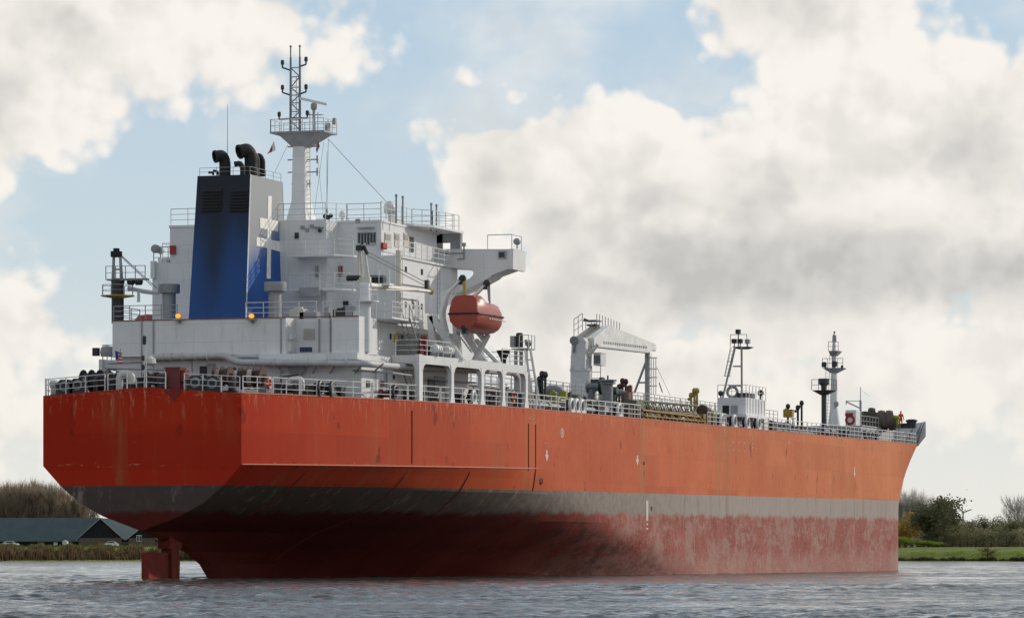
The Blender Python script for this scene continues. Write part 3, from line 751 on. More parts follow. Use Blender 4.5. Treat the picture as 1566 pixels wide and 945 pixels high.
# ---- boat deck on its portal frames, both sides
posts = [641, 689.5, 735.5, 768, 803]
PS = [E(px, .18) for px in posts]
for side in (1, -1):
    m = MB()
    for i, (s_, b_) in enumerate(PS):
        b_ *= side; w_ = .36 if i == 0 else .27
        zb = zd(s_)
        if i == 0: prof = [(-w_, 0), (-w_, 3.2), (w_, 3.2), (w_, 0)]
        else: prof = [(-w_*1.9, 0), (-w_*1.2, .45), (-w_, .9), (-w_, 2.4), (-w_*1.3, 2.62), (w_*1.3, 2.62), (w_, 2.4), (w_, .9), (w_*1.2, .45), (w_*1.9, 0)]
        mm = MB(); mm.prism([(s_+x, b_-.14*side, zb+z) for x, z in prof], (0, .28*side, 0)); PT('portal_post', mm, WHITE)
    for (sa, ba), (sb, bb) in zip(PS[:-1], PS[1:]):
        ba *= side; bb *= side; zt = 15.10; zl = 14.52; L = sb-sa; mm = MB()
        def P_(f, z): return (sa+L*f, ba+(bb-ba)*f-.14*side, z)
        c = .34/L*1.2; w1 = .27/L
        prof = [P_(0, zt), P_(1, zt), P_(1, zl-.45), P_(1-w1, zl-.45), P_(1-w1-c*.3, zl-.15), P_(1-w1-c, zl), P_(w1+c, zl), P_(w1+c*.3, zl-.15), P_(w1, zl-.45), P_(0, zl-.45)]
        mm.prism(prof, (0, .285*side, 0)); PT('boat_deck_beam', mm, WHITE)
    s_, b_ = PS[0]; b_ *= side; bi = (A1 if side > 0 else A0); mm = MB()
    o = side
    prof = [(s_-.15, bi, 15.098), (s_-.15, b_+.10*o, 15.098), (s_-.15, b_+.10*o, 12.0), (s_-.15, b_-.28*o, 12.0), (s_-.15, b_-.28*o, 14.2), (s_-.15, b_-.42*o, 14.5), (s_-.15, bi, 14.62)]
    mm.prism(prof, (.3, 0, 0)); PT('transverse_frame', mm, WHITE)
    mm = MB(); pl = [(s2, b2*side, 14.86) for s2, b2 in PS]+[(PS[-1][0], bi, 14.86), (PS[0][0], bi, 14.86)]
    mm.prism(pl, (0, 0, .10)); PT('boat_deck', mm, GREY)
    mm = MB(); mm.rail([(s2, b2*side, 15.1) for s2, b2 in PS[:2]], step=1.2); PT('railing', mm, WHITE2)
    mm = MB(); mm.rail([(PS[0][0], bi+.2*o, 15.1), (PS[0][0], b_, 15.1)], step=1.2); PT('railing', mm, WHITE2)
    mm = MB(); mm.rail([(s2, b2*side, 15.1) for s2, b2 in PS[3:]]+[(PS[-1][0], bi, 15.1)], step=1.5); PT('railing', mm, WHITE2)
# port-side bits over the port frame
m = MB(); p = R(144, 545, 18); m.lathe(R(164, 545, 18), [(.45, 0), (.5, .3), (.45, .6), (.1, .75)], 12); PT('vent_cowl', m, GREY)
m = MB(); p = R(146, 543, 18); m.box(17.9, 18.3, p[1]-.2, p[1]+.2, 15.3, 15.85); PT('winch_box', m, DARK)

# ---- accommodation tower
TS = 23.0
T0, T1 = R(233, 390, TS)[1], R(605, 400, TS)[1]
ZC, ZD_, ZT = 19.85, 22.05, 24.6
zt_port = R(240, 391, TS)[2]
wall('tower_block', TS, 36.0, T0, T1, ZA-.05, 22.0, label='tall white accommodation block in deck-high tiers')
wall('wheelhouse_aft', TS, 28.0, R(528, 340, TS)[1]-.6, R(583, 340, TS)[1], 22.0, ZT-.02)
bw = R(583, 340, TS)[1]
wall('wheelhouse', TS+.003, 34.5, -bw, bw-.003, 22.003, ZT-.2)
# set-back block beside the funnel with half-lit side
CS = 20.6
c0, c1 = R(436, 400, CS)[1], R(499, 400, CS)[1]
wall('casing_tower', CS, TS+.5, -3.2, c1, ZA-.04, ZT-.12)
wall('bridge_deck_slab', TS+.3, 35.5, bw-.3, T1+.12, 22.003, 22.14)
def corner_platform(z, s0, b0, b1, name='platform'):
    m = MB(); m.prism([(s0, b0, z), (s0, b1, z), (s0+1.4, b1+.9, z), (CS+.3, b1+.9, z), (CS+.3, b0, z)], (0, 0, .14)); PT(name, m, WHITE)
    m = MB(); m.rail([(s0+.06, b0, z+.14), (s0+.06, b1, z+.14), (s0+1.4, b1+.85, z+.14)], step=1.15); PT('railing', m, WHITE2)
corner_platform(R(480, 391, 18.9)[2]-.05, 18.9, R(443, 391, 18.9)[1], R(511, 391, 18.9)[1])
corner_platform(R(480, 443, 18.9)[2]-.05, 18.9, R(443, 443, 18.9)[1], R(511, 443, 18.9)[1])
m = MB(); a = R(458, 440, 18.6); c = R(489, 453, 18.6); m.box(18.5, 19.2, a[1], c[1], c[2], a[2]); PT('cable_box', m, GREY)
for x0, x1, y0, y1, mm, nm, s_ in ((451, 457, 356, 366, GLASS, 'port_light', CS), (514, 524, 407, 419, REDP, 'fire_hose_box', TS), (525, 533, 459, 472, DARK, 'port_light', TS), (544, 551, 335, 341, GREY, 'wall_fitting', TS)):
    a = R(x0, y0, s_); c = R(x1, y1, s_); m = MB(); m.box(s_-.07, s_+.01, a[1], c[1], c[2], a[2]); PT(nm, m, mm)
fr = MB(); a = R(546.5, 355.5, TS); c = R(575.5, 375.5, TS); fr.box(TS-.05, TS-.002, a[1], c[1], c[2], a[2]); wf = PT('wheelhouse_window', fr, mat('frame_grey', (.5, .51, .52), .5))
for k in range(6):
    m = MB(); q = a[1]+.08+(c[1]-a[1]-.05)*k/6; m.box(TS-.08, TS-.051, q, q+.155, c[2]+.08, a[2]-.05); PT('pane', m, GLASS, wf)
    if k in (0, 2, 4, 5):
        m = MB(); m.ball((TS-.10, q+.08, c[2]+.12), .07, 6); PT('lamp', m, WHITE, wf)
m = MB(); a = R(548, 350, TS); m.box(TS-.35, TS, a[1], a[1]+1.2, a[2], a[2]+.08); PT('rain_hood', m, GREY)
for px, py in ((463, 348), (470, 352), (477, 346)):
    m = MB(); p = R(px, py, CS-.06); m.box(CS-.12, CS, p[1]-.15, p[1]+.1, p[2]-.1, p[2]+.12); PT('cable_fitting', m, GREY)
m = MB(); p = R(490, 354, CS-.2); m.box(CS-.5, CS, p[1]-.55, p[1]+.15, p[2]+.25, p[2]+.33); PT('rain_hood', m, GREY)
m = MB(); m.ball(R(489, 353, CS-.2), .14, 8); PT('flood_lamp', m, DARK)
for x in (483, 486, 500, 520): m = MB(); p = R(x, 418, TS-.1 if x > 495 else CS-.1); m.pipe([(p[0], p[1], p[2]-.35), (p[0], p[1], p[2]+.5)], .05, 5); PT('cable_pipe', m, GREY)
# starboard-side windows of the tower
for px, py in ((620.5, 412), (645, 416), (620.5, 466), (631, 461), (645, 469), (632, 468)):
    h = 4.5; side_box('port_light', px-1.2, px+1.2, py-h, py+h, T1+.003, GLASS, .04)
for px0, px1 in ((588, 598), (603, 611), (617, 625)):
    fr_ = side_box('wheelhouse_window', px0, px1, 356, 379, bw+.003, mat('cream_frame', (.55, .50, .42), .6), .05)
    for q in (0,):
        a = Q(px0+1.2, 358.5, bw+.055); c = Q(px1-1.2, 368, bw+.055); m = MB(); m.box(a[0], c[0], bw+.055, bw+.075, c[2], a[2]); PT('pane', m, mat('lit_glass', (.30, .29, .26), .2), fr_)
side_box('doorway', 626, 632, 362, 386, bw+.003, DARK, .05)
side_box('fire_hose_box', 582, 588, 371, 382, bw+.05, REDP, .2)
# bridge side canopy and front shelter
zr = ZT-.05
m = MB(); p0 = Q(620, 353, bw)[0]; m.prism([(p0, bw-1, zr), (p0+.4, bw+.5, zr), (p0+2.2, bw+1.35, zr), (35.9, bw+1.55, zr), (35.9, bw-1, zr)], (0, 0, .16)); PT('bridge_roof', m, WHITE)
m = MB(); m.prism([(35.7, bw, 22.1), (35.7, bw+1.5, 22.1), (35.7, bw+1.5, 22.75), (35.7, bw+1.38, 22.8), (35.7, bw+1.38, 23.9), (35.7, bw+.6, 23.9), (35.7, bw+.6, 22.8), (35.7, bw, 22.8)], (.12, 0, 0)); PT('bridge_front_screen', m, GREY)
m = MB(); m.box(35.7, 35.82, bw-.5, bw+1.5, 23.9, zr); m.box(35.7, 35.82, bw-.6, bw+.02, 22.1, zr); PT('bridge_front_screen', m, GREY)
m = MB(); m.tube((35.5, bw+1.5, 22.7), (35.5, bw+1.5, zr), .08, 6); PT('stanchion', m, WHITE)
# roof of the wheelhouse
wall('wheelhouse_top', TS-.05, 34.9, -bw-.06, bw+.055, ZT-.2+.004, ZT-.03)
zr2 = ZT-.02
RT = [(TS+.2, bw-.1), (29.5, bw-.1), (31, bw+.9), (35.6, bw+1.3)]
for a, b in zip(RT[:-1], RT[1:]): m = MB(); m.rail([(*a, zr2+.1), (*b, zr2+.1)], step=1.1, h=1.15); PT('railing', m, WHITE2)
for b0, b1 in ((R(529, 340, TS)[1], bw-.1), (-bw, -4.0)):
    m = MB(); m.rail([(TS+.2, b0, zr2), (TS+.2, b1, zr2)], step=1.5, h=1.15); PT('railing', m, WHITE2)
m = MB(); m.rail([(CS+.1, -3, ZT-.12), (CS+.1, c1-.1, ZT-.12), (TS+.2, R(529, 340, TS)[1], zr2)], step=1.4, h=1.15); PT('railing', m, WHITE2)
m = MB(); m.rail([(35.4, -bw-1, zr2+.1), (35.4, bw+1, zr2+.1)], step=1.6, h=1.15); PT('railing', m, WHITE2)
for px in (606, 616, 659.5, 667.5):
    m = MB(); p = Q(px, 341, bw+.7); q = p[2]; m.tube((p[0], p[1], 24.4), (p[0], p[1], 24.4+1.9), .07, 5); m.ball((p[0], p[1], 26.3), .11, 6); PT('antenna', m, GREY)
# bridge-deck rail on the sunlit side
m = MB(); m.rail([(TS+.4, T1+.05, 22.14), (35.3, T1+.05, 22.14)], step=1.2, h=1.05); PT('railing', m, WHITE2)
# sat dome and its pedestal grille
p = Q(596, 335, bw-1.0); m = MB(); m.lathe((p[0], p[1], 25.35), [(.36, 0), (.42, .15), (.42, .45), (.36, .68), (.22, .84), (.05, .9)], 14); PT('radome', m, mat('dome_grey', (.55, .57, .60), .4), smooth='all')
m = MB(); m.tube((p[0], p[1], 24.5), (p[0], p[1], 25.4), .12, 8)
for k in range(4): m.tube((p[0]-.4+k*.27, p[1]+.35, 24.7), (p[0]-.4+k*.27, p[1]+.35, 25.35), .035, 4)
m.box(p[0]-.55, p[0]+1.2, p[1]+.6, p[1]+.66, 24.45, 24.95); PT('radome_stand', m, CREAM)
m = MB(); p = R(501, 333, TS+.5); m.ball(p, .2, 8); p2 = R(497, 331, TS+.5); m.ball(p2, .17, 8); m.ball(R(506, 330, TS+.5), .17, 8); m.tube((p[0], p[1], ZT-.1), p, .06, 6); PT('flood_lamp', m, DARK)
m = MB(); p = R(524, 335, TS+1); m.lathe((p[0], p[1], ZT-.05), [(.12, 0), (.12, .35), (.26, .38), (.26, .6), (.1, .8)], 10); PT('roof_vent', m, WHITE)

# ---- bridge wings
WS = 34.6
def wing(side):
    def pp(px, py, ds=0.0): _, b_, z_ = R(px, py, WS); return (WS+ds, b_*side, z_)
    for ds, nm in ((0, 'wing_frame'), (2.2, 'wing_frame')):
        m = MB()
        m.prism([pp(663, 381, ds), pp(780.5, 381, ds), pp(780.5, 410, ds), pp(752, 420.5, ds), pp(749, 424, ds), pp(725, 437, ds), pp(701, 447, ds), pp(667, 450, ds), pp(667, 444, ds), pp(700, 433, ds), pp(718, 426, ds), pp(723, 421, ds), pp(724, 417, ds), pp(722, 413, ds), pp(700, 410, ds), pp(663, 409, ds)], (.16, 0, 0))
        PT(nm, m, WHITE)
    m = MB(); a = pp(663, 409); c = pp(780.5, 410); m.prism([pp(663, 409, .163), pp(723, 411, .163), pp(723, 408, .163), pp(663, 406, .163)], (2.03, 0, 0)); m.box(WS+.163, WS+2.197, min(c[1], c[1]-.14*side), max(c[1], c[1]-.14*side), c[2]+.0, c[2]+1.25)
    m.prism([pp(723, 412, .163), pp(780, 409.5, .163), pp(780, 407, .163), pp(723, 409, .163)], (2.03, 0, 0)); PT('wing_deck', m, WHITE)
    m = MB(); top = pp(780, 381); e = top[1]+.35*side
    m.prism([(WS-.25, c[1]-.0*side, c[2]-.1), (WS-.25, c[1]+.02*side, top[2]+.003), (WS+2.6, c[1]+.02*side, top[2]+.003), (WS+2.6, c[1], c[2]-.1)], (0, .28*side, 0)); PT('wing_end', m, WHITE)
    m = MB(); q0 = pp(745, 381); m.rail([(WS+.1, q0[1], q0[2]), (WS+.1, top[1]+.1*side, q0[2]), (WS+2.3, top[1]+.1*side, q0[2])], step=1.9, h=1.0, rails=1, r=.035); PT('railing', m, WHITE2)
    m = MB(); p = pp(788, 369, .4); m.lathe((p[0]-.25, p[1], p[2]), [(.12, 0), (.24, .1), (.24, .4), (.18, .45)], 12, (1, 0, 0)); m.tube((p[0], p[1], p[2]-.2), (p[0], p[1], q0[2]), .05, 6); PT('searchlight', m, GREY)
    m = MB(); a = pp(762, 384); m.box(WS-.1, WS-.003, min(a[1], a[1]+.6*side), max(a[1], a[1]+.6*side), a[2]-.55, a[2]); b0 = PT('window', m, mat('frame_grey2', (.35, .35, .37), .5))
    m = MB(); m.box(WS-.14, WS-.101, min(a[1]+.1*side, a[1]+.5*side), max(a[1]+.1*side, a[1]+.5*side), a[2]-.45, a[2]-.1); PT('pane', m, GLASS, b0)
    m = MB(); m.tube(pp(667, 387.5, -.05), pp(710, 387.5, -.05), .05, 5); m.tube(pp(700, 396, -.05), pp(709, 396, -.05), .05, 5); m.tube(pp(710, 397, -.05), pp(710, 377, -.05), .06, 5); p = pp(710, 377, -.05); m.box(p[0]-.1, p[0]+.1, p[1]-.13, p[1]+.13, p[2], p[2]+.25); PT('wing_post', m, GREY)
wing(1); wing(-1)
# forward part of the tower below the wing, ladder
wall('forward_block', 36.0, 39.5, -T1-.1, T1+.1, 15.2, 21.3)
m = MB(); m.ladder(Q(671, 500, T1+.15), Q(671, 412, T1+.15), (1, 0, 0), w=.5); PT('ladder', m, GREY)
# port top of the tower: rail frame, lamp, red box
m = MB(); m.rail([(TS+.1, T0+.05, 22.0), (TS+.1, -2.5, 22.0)], step=1.2, h=1.1); PT('railing', m, WHITE2)
m = MB(); a = R(235, 390, TS+.1); c = R(283, 370, TS+.1); m.pipe(m.arc([(TS+.1, a[1], 22.0), (TS+.1, a[1], 23.1), (TS+.1, c[1], 23.1), (TS+.1, c[1], 22.0)], .2), .045, 6); PT('awning_frame', m, WHITE2)
m = MB(); p = R(240, 381, TS-.2); m.lathe(p, [(.15, 0), (.3, .08), (.3, .4), (.2, .5)], 12, (-1, 0, 0)); PT('searchlight', m, GREY)
m = MB(); p = R(265, 389, TS); m.box(TS-.2, TS+.1, p[1]-.2, p[1]+.2, p[2], p[2]+.6); PT('fire_hose_box', m, REDP)
m = MB(); p = R(235, 412, TS-.2); m.box(TS-.3, TS+.2, p[1]-.2, p[1]+.1, 20.9, 22.1); PT('cable_box', m, WHITE)

# ---- funnel
fs0 = 13.9; fL, fR_ = R(288, 487, fs0)[1], R(375.5, 487, fs0)[1]
ft = 15.6; tL, tR = R(302, 267, ft)[1], R(383, 267, ft)[1]; zf0, zf1 = ZA, R(383, 267, ft)[2]
fb1 = Q(441, 487, fR_)[0]; ft1 = Q(432.5, 267, tR)[0]
def funnel_b(z): f = (z-zf0)/(zf1-zf0); return fR_+(tR-fR_)*f
def funnel_s(z): f = (z-zf0)/(zf1-zf0); return fs0+(ft-fs0)*f
def funnel_mat(kind):
    m = bpy.data.materials.new('funnel_'+kind); m.use_nodes = True; t = NT(m.node_tree); p = t.n['Principled BSDF']
    pos = t.new('ShaderNodeNewGeometry').outputs['Position']; x, y, z = t.sep(pos)
    n = t.noise(t.vm('MULTIPLY', pos, (1, 1, .25)), .9, 6, .6)
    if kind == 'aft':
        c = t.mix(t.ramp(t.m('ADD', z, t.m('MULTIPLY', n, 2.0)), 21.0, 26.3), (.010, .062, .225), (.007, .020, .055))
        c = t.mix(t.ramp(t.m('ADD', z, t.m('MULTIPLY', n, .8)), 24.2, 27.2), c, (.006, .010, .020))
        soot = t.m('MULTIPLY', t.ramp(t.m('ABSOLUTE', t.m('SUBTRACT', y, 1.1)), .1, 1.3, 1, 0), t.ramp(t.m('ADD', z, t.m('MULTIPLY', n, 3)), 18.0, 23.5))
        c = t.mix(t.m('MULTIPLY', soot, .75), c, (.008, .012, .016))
    else:
        zz = t.m('ADD', z, t.m('ADD', t.m('MULTIPLY', t.m('SUBTRACT', n, .5), .9), t.m('MULTIPLY', t.m('SUBTRACT', x, 17.5), -.40)))
        blue = t.mix(t.ramp(n, .3, .7), (.012, .085, .33), (.016, .10, .36))
        c = t.mix(t.ramp(zz, 21.2, 23.8), blue, (.31, .32, .325))
    t.put(p.inputs['Base Color'], c); p.inputs['Roughness'].default_value = .45; p.inputs['Specular IOR Level'].default_value = .3
    return m
FA, FS = funnel_mat('aft'), funnel_mat('side')
m = MB(); m.prism([(fs0, fL, zf0-.3), (fs0, fR_-.01, zf0-.3), (ft, tR-.01, zf1), (ft, tL, zf1)], (.1, 0, 0)); PT('funnel_aft_plate', m, FA, label='dark blue sooty aft face of the funnel')
V8 = [(fs0+.102, fL, zf0-.3), (fb1, fL, zf0-.3), (fb1, fR_, zf0-.3), (fs0-.0, fR_, zf0-.3), (ft+.102, tL, zf1), (ft1, tL, zf1), (ft1, tR, zf1), (ft-.0, tR, zf1)]
m = MB(); m.add([V8[0], V8[1], V8[2], (fs0+.102, fR_, zf0-.3), V8[4], V8[5], V8[6], (ft+.102, tR, zf1)], [(0,3,2,1),(4,5,6,7),(0,1,5,4),(1,2,6,5),(2,3,7,6),(3,0,4,7)])
funnel = PT('funnel', m, FS, label='blue funnel casing fading to pale grey at the top')
m = MB(); m.prism([(fs0-.02, fR_-.012, zf0-.3), (fs0+.12, fR_+.012, zf0-.3), (ft+.12, tR+.012, zf1), (ft-.02, tR-.012, zf1)], (0, .015, 0)); PT('funnel_edge', m, mat('edge_white', (.5, .52, .55), .5))
def fp(px, py):
    b = fR_
    for _ in range(5): q = Q(px, py, b); b = funnel_b(q[2])
    return (q[0], b+.012, q[2])
m = MB()
for poly in ([(409.7, 300), (415, 300), (413.6, 426), (407.4, 426)], [(397, 333), (409.2, 335.2), (408.9, 351.2), (397.6, 349)], [(414.5, 336.2), (425.6, 338), (425, 354.6), (414.3, 352.4)], [(392, 362.5), (408.5, 365.8), (408.3, 379.6), (392, 376)], [(414.1, 367), (430, 370), (429.7, 385.7), (414, 381)]):
    m.prism([fp(*q) for q in poly], (0, .01, 0))
PT('funnel_emblem', m, mat('emblem_white', (.82, .80, .74), .6), funnel)
for x0, x1 in ((308, 339), (351.5, 380)):
    s_ = funnel_s(25.3); a = R(x0, 290, s_); c = R(x1, 324, s_); sa, sb = funnel_s(a[2]), funnel_s(c[2])
    m = MB(); m.prism([(sa-.03, a[1], a[2]), (sa-.03, c[1], a[2]), (sb-.03, c[1], c[2]), (sb-.03, a[1], c[2])], (.05, 0, 0)); lv = PT('louvre', m, SOOT)
    for k in range(7):
        z_ = c[2]+(a[2]-c[2])*(k+.5)/7; s2 = funnel_s(z_); mm = MB(); mm.prism([(s2-.04, a[1]+.05, z_+.05), (s2-.14, a[1]+.05, z_-.06), (s2-.14, c[1]-.05, z_-.06), (s2-.04, c[1]-.05, z_+.05)], (0, 0, .02)); PT('slat', mm, SOOT, lv)
def stack(pts, r, name='exhaust_pipe', flare=True):
    m = MB(); P3 = m.arc([R(x, y, s_) for x, y, s_ in pts], .7); m.pipe(P3, r, 10)
    if flare:
        d = (Vector(P3[-1])-Vector(P3[-2])).normalized(); m.lathe(Vector(P3[-1]), [(r, 0), (r*1.12, .02), (r*1.12, .14), (r*.8, .15), (r*.8, .0)], 10, d)
    PT(name, m, SOOT, smooth=True)
stack([(344, 272, 17.3), (344, 247, 17.3), (340, 238, 17.1), (331, 239.5, 16.8)], .40)
stack([(384, 272, 18), (384, 240, 18), (379, 229, 17.8), (368, 232, 17.4)], .46)
stack([(391, 272, 19), (391, 243, 19), (386, 236, 18.8), (380, 236, 18.7)], .30)
stack([(401, 270, 19.5), (401, 246, 19.5), (397, 239, 19.4), (392, 240, 19.3)], .22)
stack([(371, 270, 17), (371, 256, 17), (367, 250, 17), (361.5, 251, 16.9)], .18)
stack([(333, 268, 16.5), (333, 263, 16.5), (329, 262, 16.4)], .09); stack([(326, 268, 16.5), (326, 264, 16.5), (322, 264, 16.4)], .08)
m = MB(); m.rail([(ft+.15, tL+.1, zf1), (ft+.15, tR-.1, zf1), (ft1-.1, tR-.1, zf1)], step=1.3, h=.55, rails=2, r=.016, pr=.02); PT('railing', m, GREY)
m = MB(); p = R(348, 160, 18.5); q = R(348, 268, 18.5); m.tube(q, p, .03, 4, .012); PT('whip_antenna', m, WIRE)
# rail and lamps at the edge of the casing top
for x0, x1 in ((376, 484), (494, 506), (512, 549)):
    a, c = R(x0, 487, HS+.1), R(x1, 487, HS+.1); m = MB(); m.rail([(HS+.1, a[1], ZA), (HS+.1, c[1], ZA)], step=1.2, h=1.05); PT('railing', m, WHITE2)
a, c = R(174, 487, HS+.1), R(286, 487, HS+.1); m = MB(); m.rail([(18, a[1], ZA), (HS+.1, a[1], ZA), (HS+.1, R(270, 487, HS)[1], ZA)], step=1.3, h=1.0); PT('railing', m, GREY)
for px in (274, 386):
    p = R(px, 483.5, HS-.1); m = MB(); m.box(HS-.5, HS, p[1]-.3, p[1]+.3, p[2]-.28, p[2]-.2); m.box(HS-.05, HS, p[1]-.1, p[1]+.1, p[2]-.5, p[2]+.1); h = PT('deck_lamp', m, GREY)
    m = MB(); m.ball((HS-.28, p[1], p[2]), .17, 10, (1, 1.1, .9)); PT('lamp_bulb', m, LAMPM, h)
# mushroom vents
def mushroom(px0, px1, pyt, pym, pyb, s_, m_=GREY, stem=.62):
    a, c = R(px0, pyt, s_), R(px1, pyt, s_); r = (c[1]-a[1])/2; b_ = (a[1]+c[1])/2; zt_, zm_ = a[2], R(px0, pym, s_)[2]; zb_ = R(px0, pyb, s_)[2]
    m = MB(); m.lathe((s_, b_, zb_), [(r*stem, 0), (r*stem, zm_-zb_+.1), (r*.98, zm_-zb_), (r, zm_-zb_+.06), (r, zt_-zb_-.04), (r*.95, zt_-zb_)], 18); PT('mushroom_vent', m, m_, smooth=True)
mushroom(243, 274, 435, 449, 487, 16.5); mushroom(405, 437, 432, 446, 487, 14.6, stem=.55)
for s_ in (15.4, 16.5): pass
m = MB(); a = R(411, 487, 14.6); c = R(431, 447, 14.6); PT('vent_rungs', m.ladder((14.0, (a[1]+c[1])/2, ZA), (14.0, (a[1]+c[1])/2, ZA+1.6), (0, 1, 0)), GREY)
# clutter behind the rail on the casing top
for px, w_, h_, mm in ((455, 1.0, .7, CREAM), (472, 1.2, .5, GREY), (520, .9, .6, DARK), (535, .5, .8, GREY), (500, .4, .7, GREY), (548, .6, .5, WHITE)):
    p = R(px, 487, 16); m = MB(); m.box(15.8, 16.6, p[1]-w_/2, p[1]+w_/2, ZA, ZA+h_); m.tube((16.2, p[1]-w_*.3, ZA+h_), (16.2, p[1]+w_*.3, ZA+h_+.05), .12, 8); PT('deck_locker', m, mm)
# starboard pillar with platform at the casing corner, stair platforms
m = MB(); m.prism([(17.2, A1-1.4, ZA+.02), (17.2, A1+1.0, ZA+.02), (23.5, A1+1.0, ZA+.02), (23.5, A1-1.4, ZA+.02)], (0, 0, .12)); PT('side_platform', m, WHITE)
m = MB(); m.rail([(17.3, A1-.2, ZA+.14), (17.3, A1+.95, ZA+.14), (23.4, A1+.95, ZA+.14)], step=.7); PT('railing', m, WHITE2)
def stair(p, q, side, w=.7, n=8, name='stairs'):
    p = Vector(p); q = Vector(q); sd_ = Vector(side).normalized()*w/2; m = MB()
    for sg in (-1, 1):
        m.tube(p+sd_*sg, q+sd_*sg, .06, 4); m.tube(p+sd_*sg+Vector((0,0,.9)), q+sd_*sg+Vector((0,0,.9)), .03, 4); m.tube(p+sd_*sg, p+sd_*sg+Vector((0,0,.9)), .03, 4); m.tube(q+sd_*sg, q+sd_*sg+Vector((0,0,.9)), .03, 4)
    for i in range(n+1):
        c = p.lerp(q, i/n); d_ = Vector((q.x-p.x, q.y-p.y, 0)).normalized()*.11
        m.prism([c-sd_-d_, c+sd_-d_, c+sd_+d_, c-sd_+d_], (0, 0, .03))
    PT(name, m, GREY)
stair(Q(636, 540, A1+.7), Q(619, 487, A1+.7), (0, 1, 0)); stair(Q(637, 606, A1+.6), Q(622, 566, A1+.6), (0, 1, 0), n=9)
stair(Q(728, 538, 11), Q(706, 508, 11), (0, 1, 0))
# tall pipe with rungs up the tower corner
m = MB(); p = Q(609, 487, T1+.35); q = Q(609, 383, T1+.35); m.tube(p, (p[0], p[1], q[2]), .17, 10); m.ladder((p[0], p[1]+.25, p[2]), (p[0], p[1]+.25, q[2]), (1, 0, 0), w=.3); PT('ventilation_pipe', m, CREAM)
m = MB(); m.pipe(m.arc([Q(614, 456, T1+.08), Q(640, 459, T1+.08), Q(641, 500, T1+.08)], .3), .04, 5); m.pipe([Q(614, 434, T1+.08), Q(655, 440, T1+.08)], .04, 5); PT('wall_pipe', m, GREY)
# ---- provision crane, starboard
p = R(558, 487, 15.0); cb = p[1]
m = MB(); zt_ = R(558, 433, 15.0)[2]; m.lathe((15.0, cb, ZB), [(.40, 0), (.40, zt_-ZB-1.3), (.40, zt_-ZB-1.3), (.95, zt_-ZB-1.28), (.95, zt_-ZB-1.2), (.42, zt_-ZB-1.18), (.42, zt_-ZB-.1), (.36, zt_-ZB)], 18); pc = PT('crane_pedestal', m, WHITE, smooth=True)
m = MB(); m.rail([(15.0+.9*math.cos(a), cb+.9*math.sin(a), zt_-1.2) for a in np.linspace(0, 2*math.pi, 9)], h=.9, step=2, rails=2, r=.02, pr=.025); PT('railing', m, WHITE2, pc)
m = MB(); tp = R(550, 380, 15.0)
m.tube((15, cb-.42, zt_), (15, tp[1]-.1, tp[2]), .09, 8, .07); m.tube((15, cb-.15, zt_), (15, tp[1]+.05, tp[2]), .09, 8, .07); m.tube((15, cb+.30, zt_), (15, tp[1]+.35, tp[2]), .11, 8, .08); m.box(14.85, 15.15, cb-.5, cb+.4, zt_, zt_+.4); PT('crane_mast', m, CREAM, pc)
m = MB(); m.box(14.8, 15.2, tp[1]-.2, tp[1]+.25, tp[2]-.15, tp[2]+.2); m.tube((15, tp[1]+.3, tp[2]+.15), (15, tp[1]+.55, tp[2]-.4), .12, 6); PT('crane_head', m, DARK, pc)
m = MB(); m.lathe((15, cb-1.3, zt_+.35), [(.12, 0), (.2, .05), (.2, .9), (.12, 1.0)], 10, (0, 1, 0)); PT('crane_winch', m, DARK, pc)
tip = Q(659, 446, A1+1.3)
m = MB(); for_ = Vector((15, cb+.3, zt_-.15)); m.tube(for_, tip, .20, 6, .12); m.tube(for_+Vector((0,0,-.3)), Vector(tip)-Vector((2.5, 0, .05)), .06, 5); PT('crane_boom', m, CREAM, pc)
m = MB(); hd = Vector((15, tp[1]+.1, tp[2])); bl = Vector(Q(653, 433, A1+1.1)); m.tube(hd, bl, .028, 4); m.tube(hd-Vector((0,0,.25)), bl-Vector((0,0,.25)), .028, 4); PT('crane_wire', m, WIRE, pc)
m = MB(); m.box(bl.x-.2, bl.x+.2, bl.y-.12, bl.y+.12, bl.z-.4, bl.z+.2); PT('crane_block', m, DARK, pc)
m = MB(); m.ball(tip, .22, 8); PT('crane_hook', m, YELL, pc)
for k in range(4):
    c = R(570+k*5.2, 428, 17); m = MB(); m.box(16.8, 17.4, c[1]-.09, c[1]+.09, c[2]-.35, c[2]+.3); PT('battery_box', m, DARK)
m = MB(); c0_, c1_ = R(566, 434, 17), R(598, 434, 17); m.box(16.7, 17.6, c0_[1], c1_[1], c0_[2]-.15, c0_[2]); m.rail([(16.7, c0_[1], c0_[2]), (16.7, c1_[1], c0_[2])], h=.9, step=.8, rails=2, r=.02); PT('side_platform', m, WHITE)
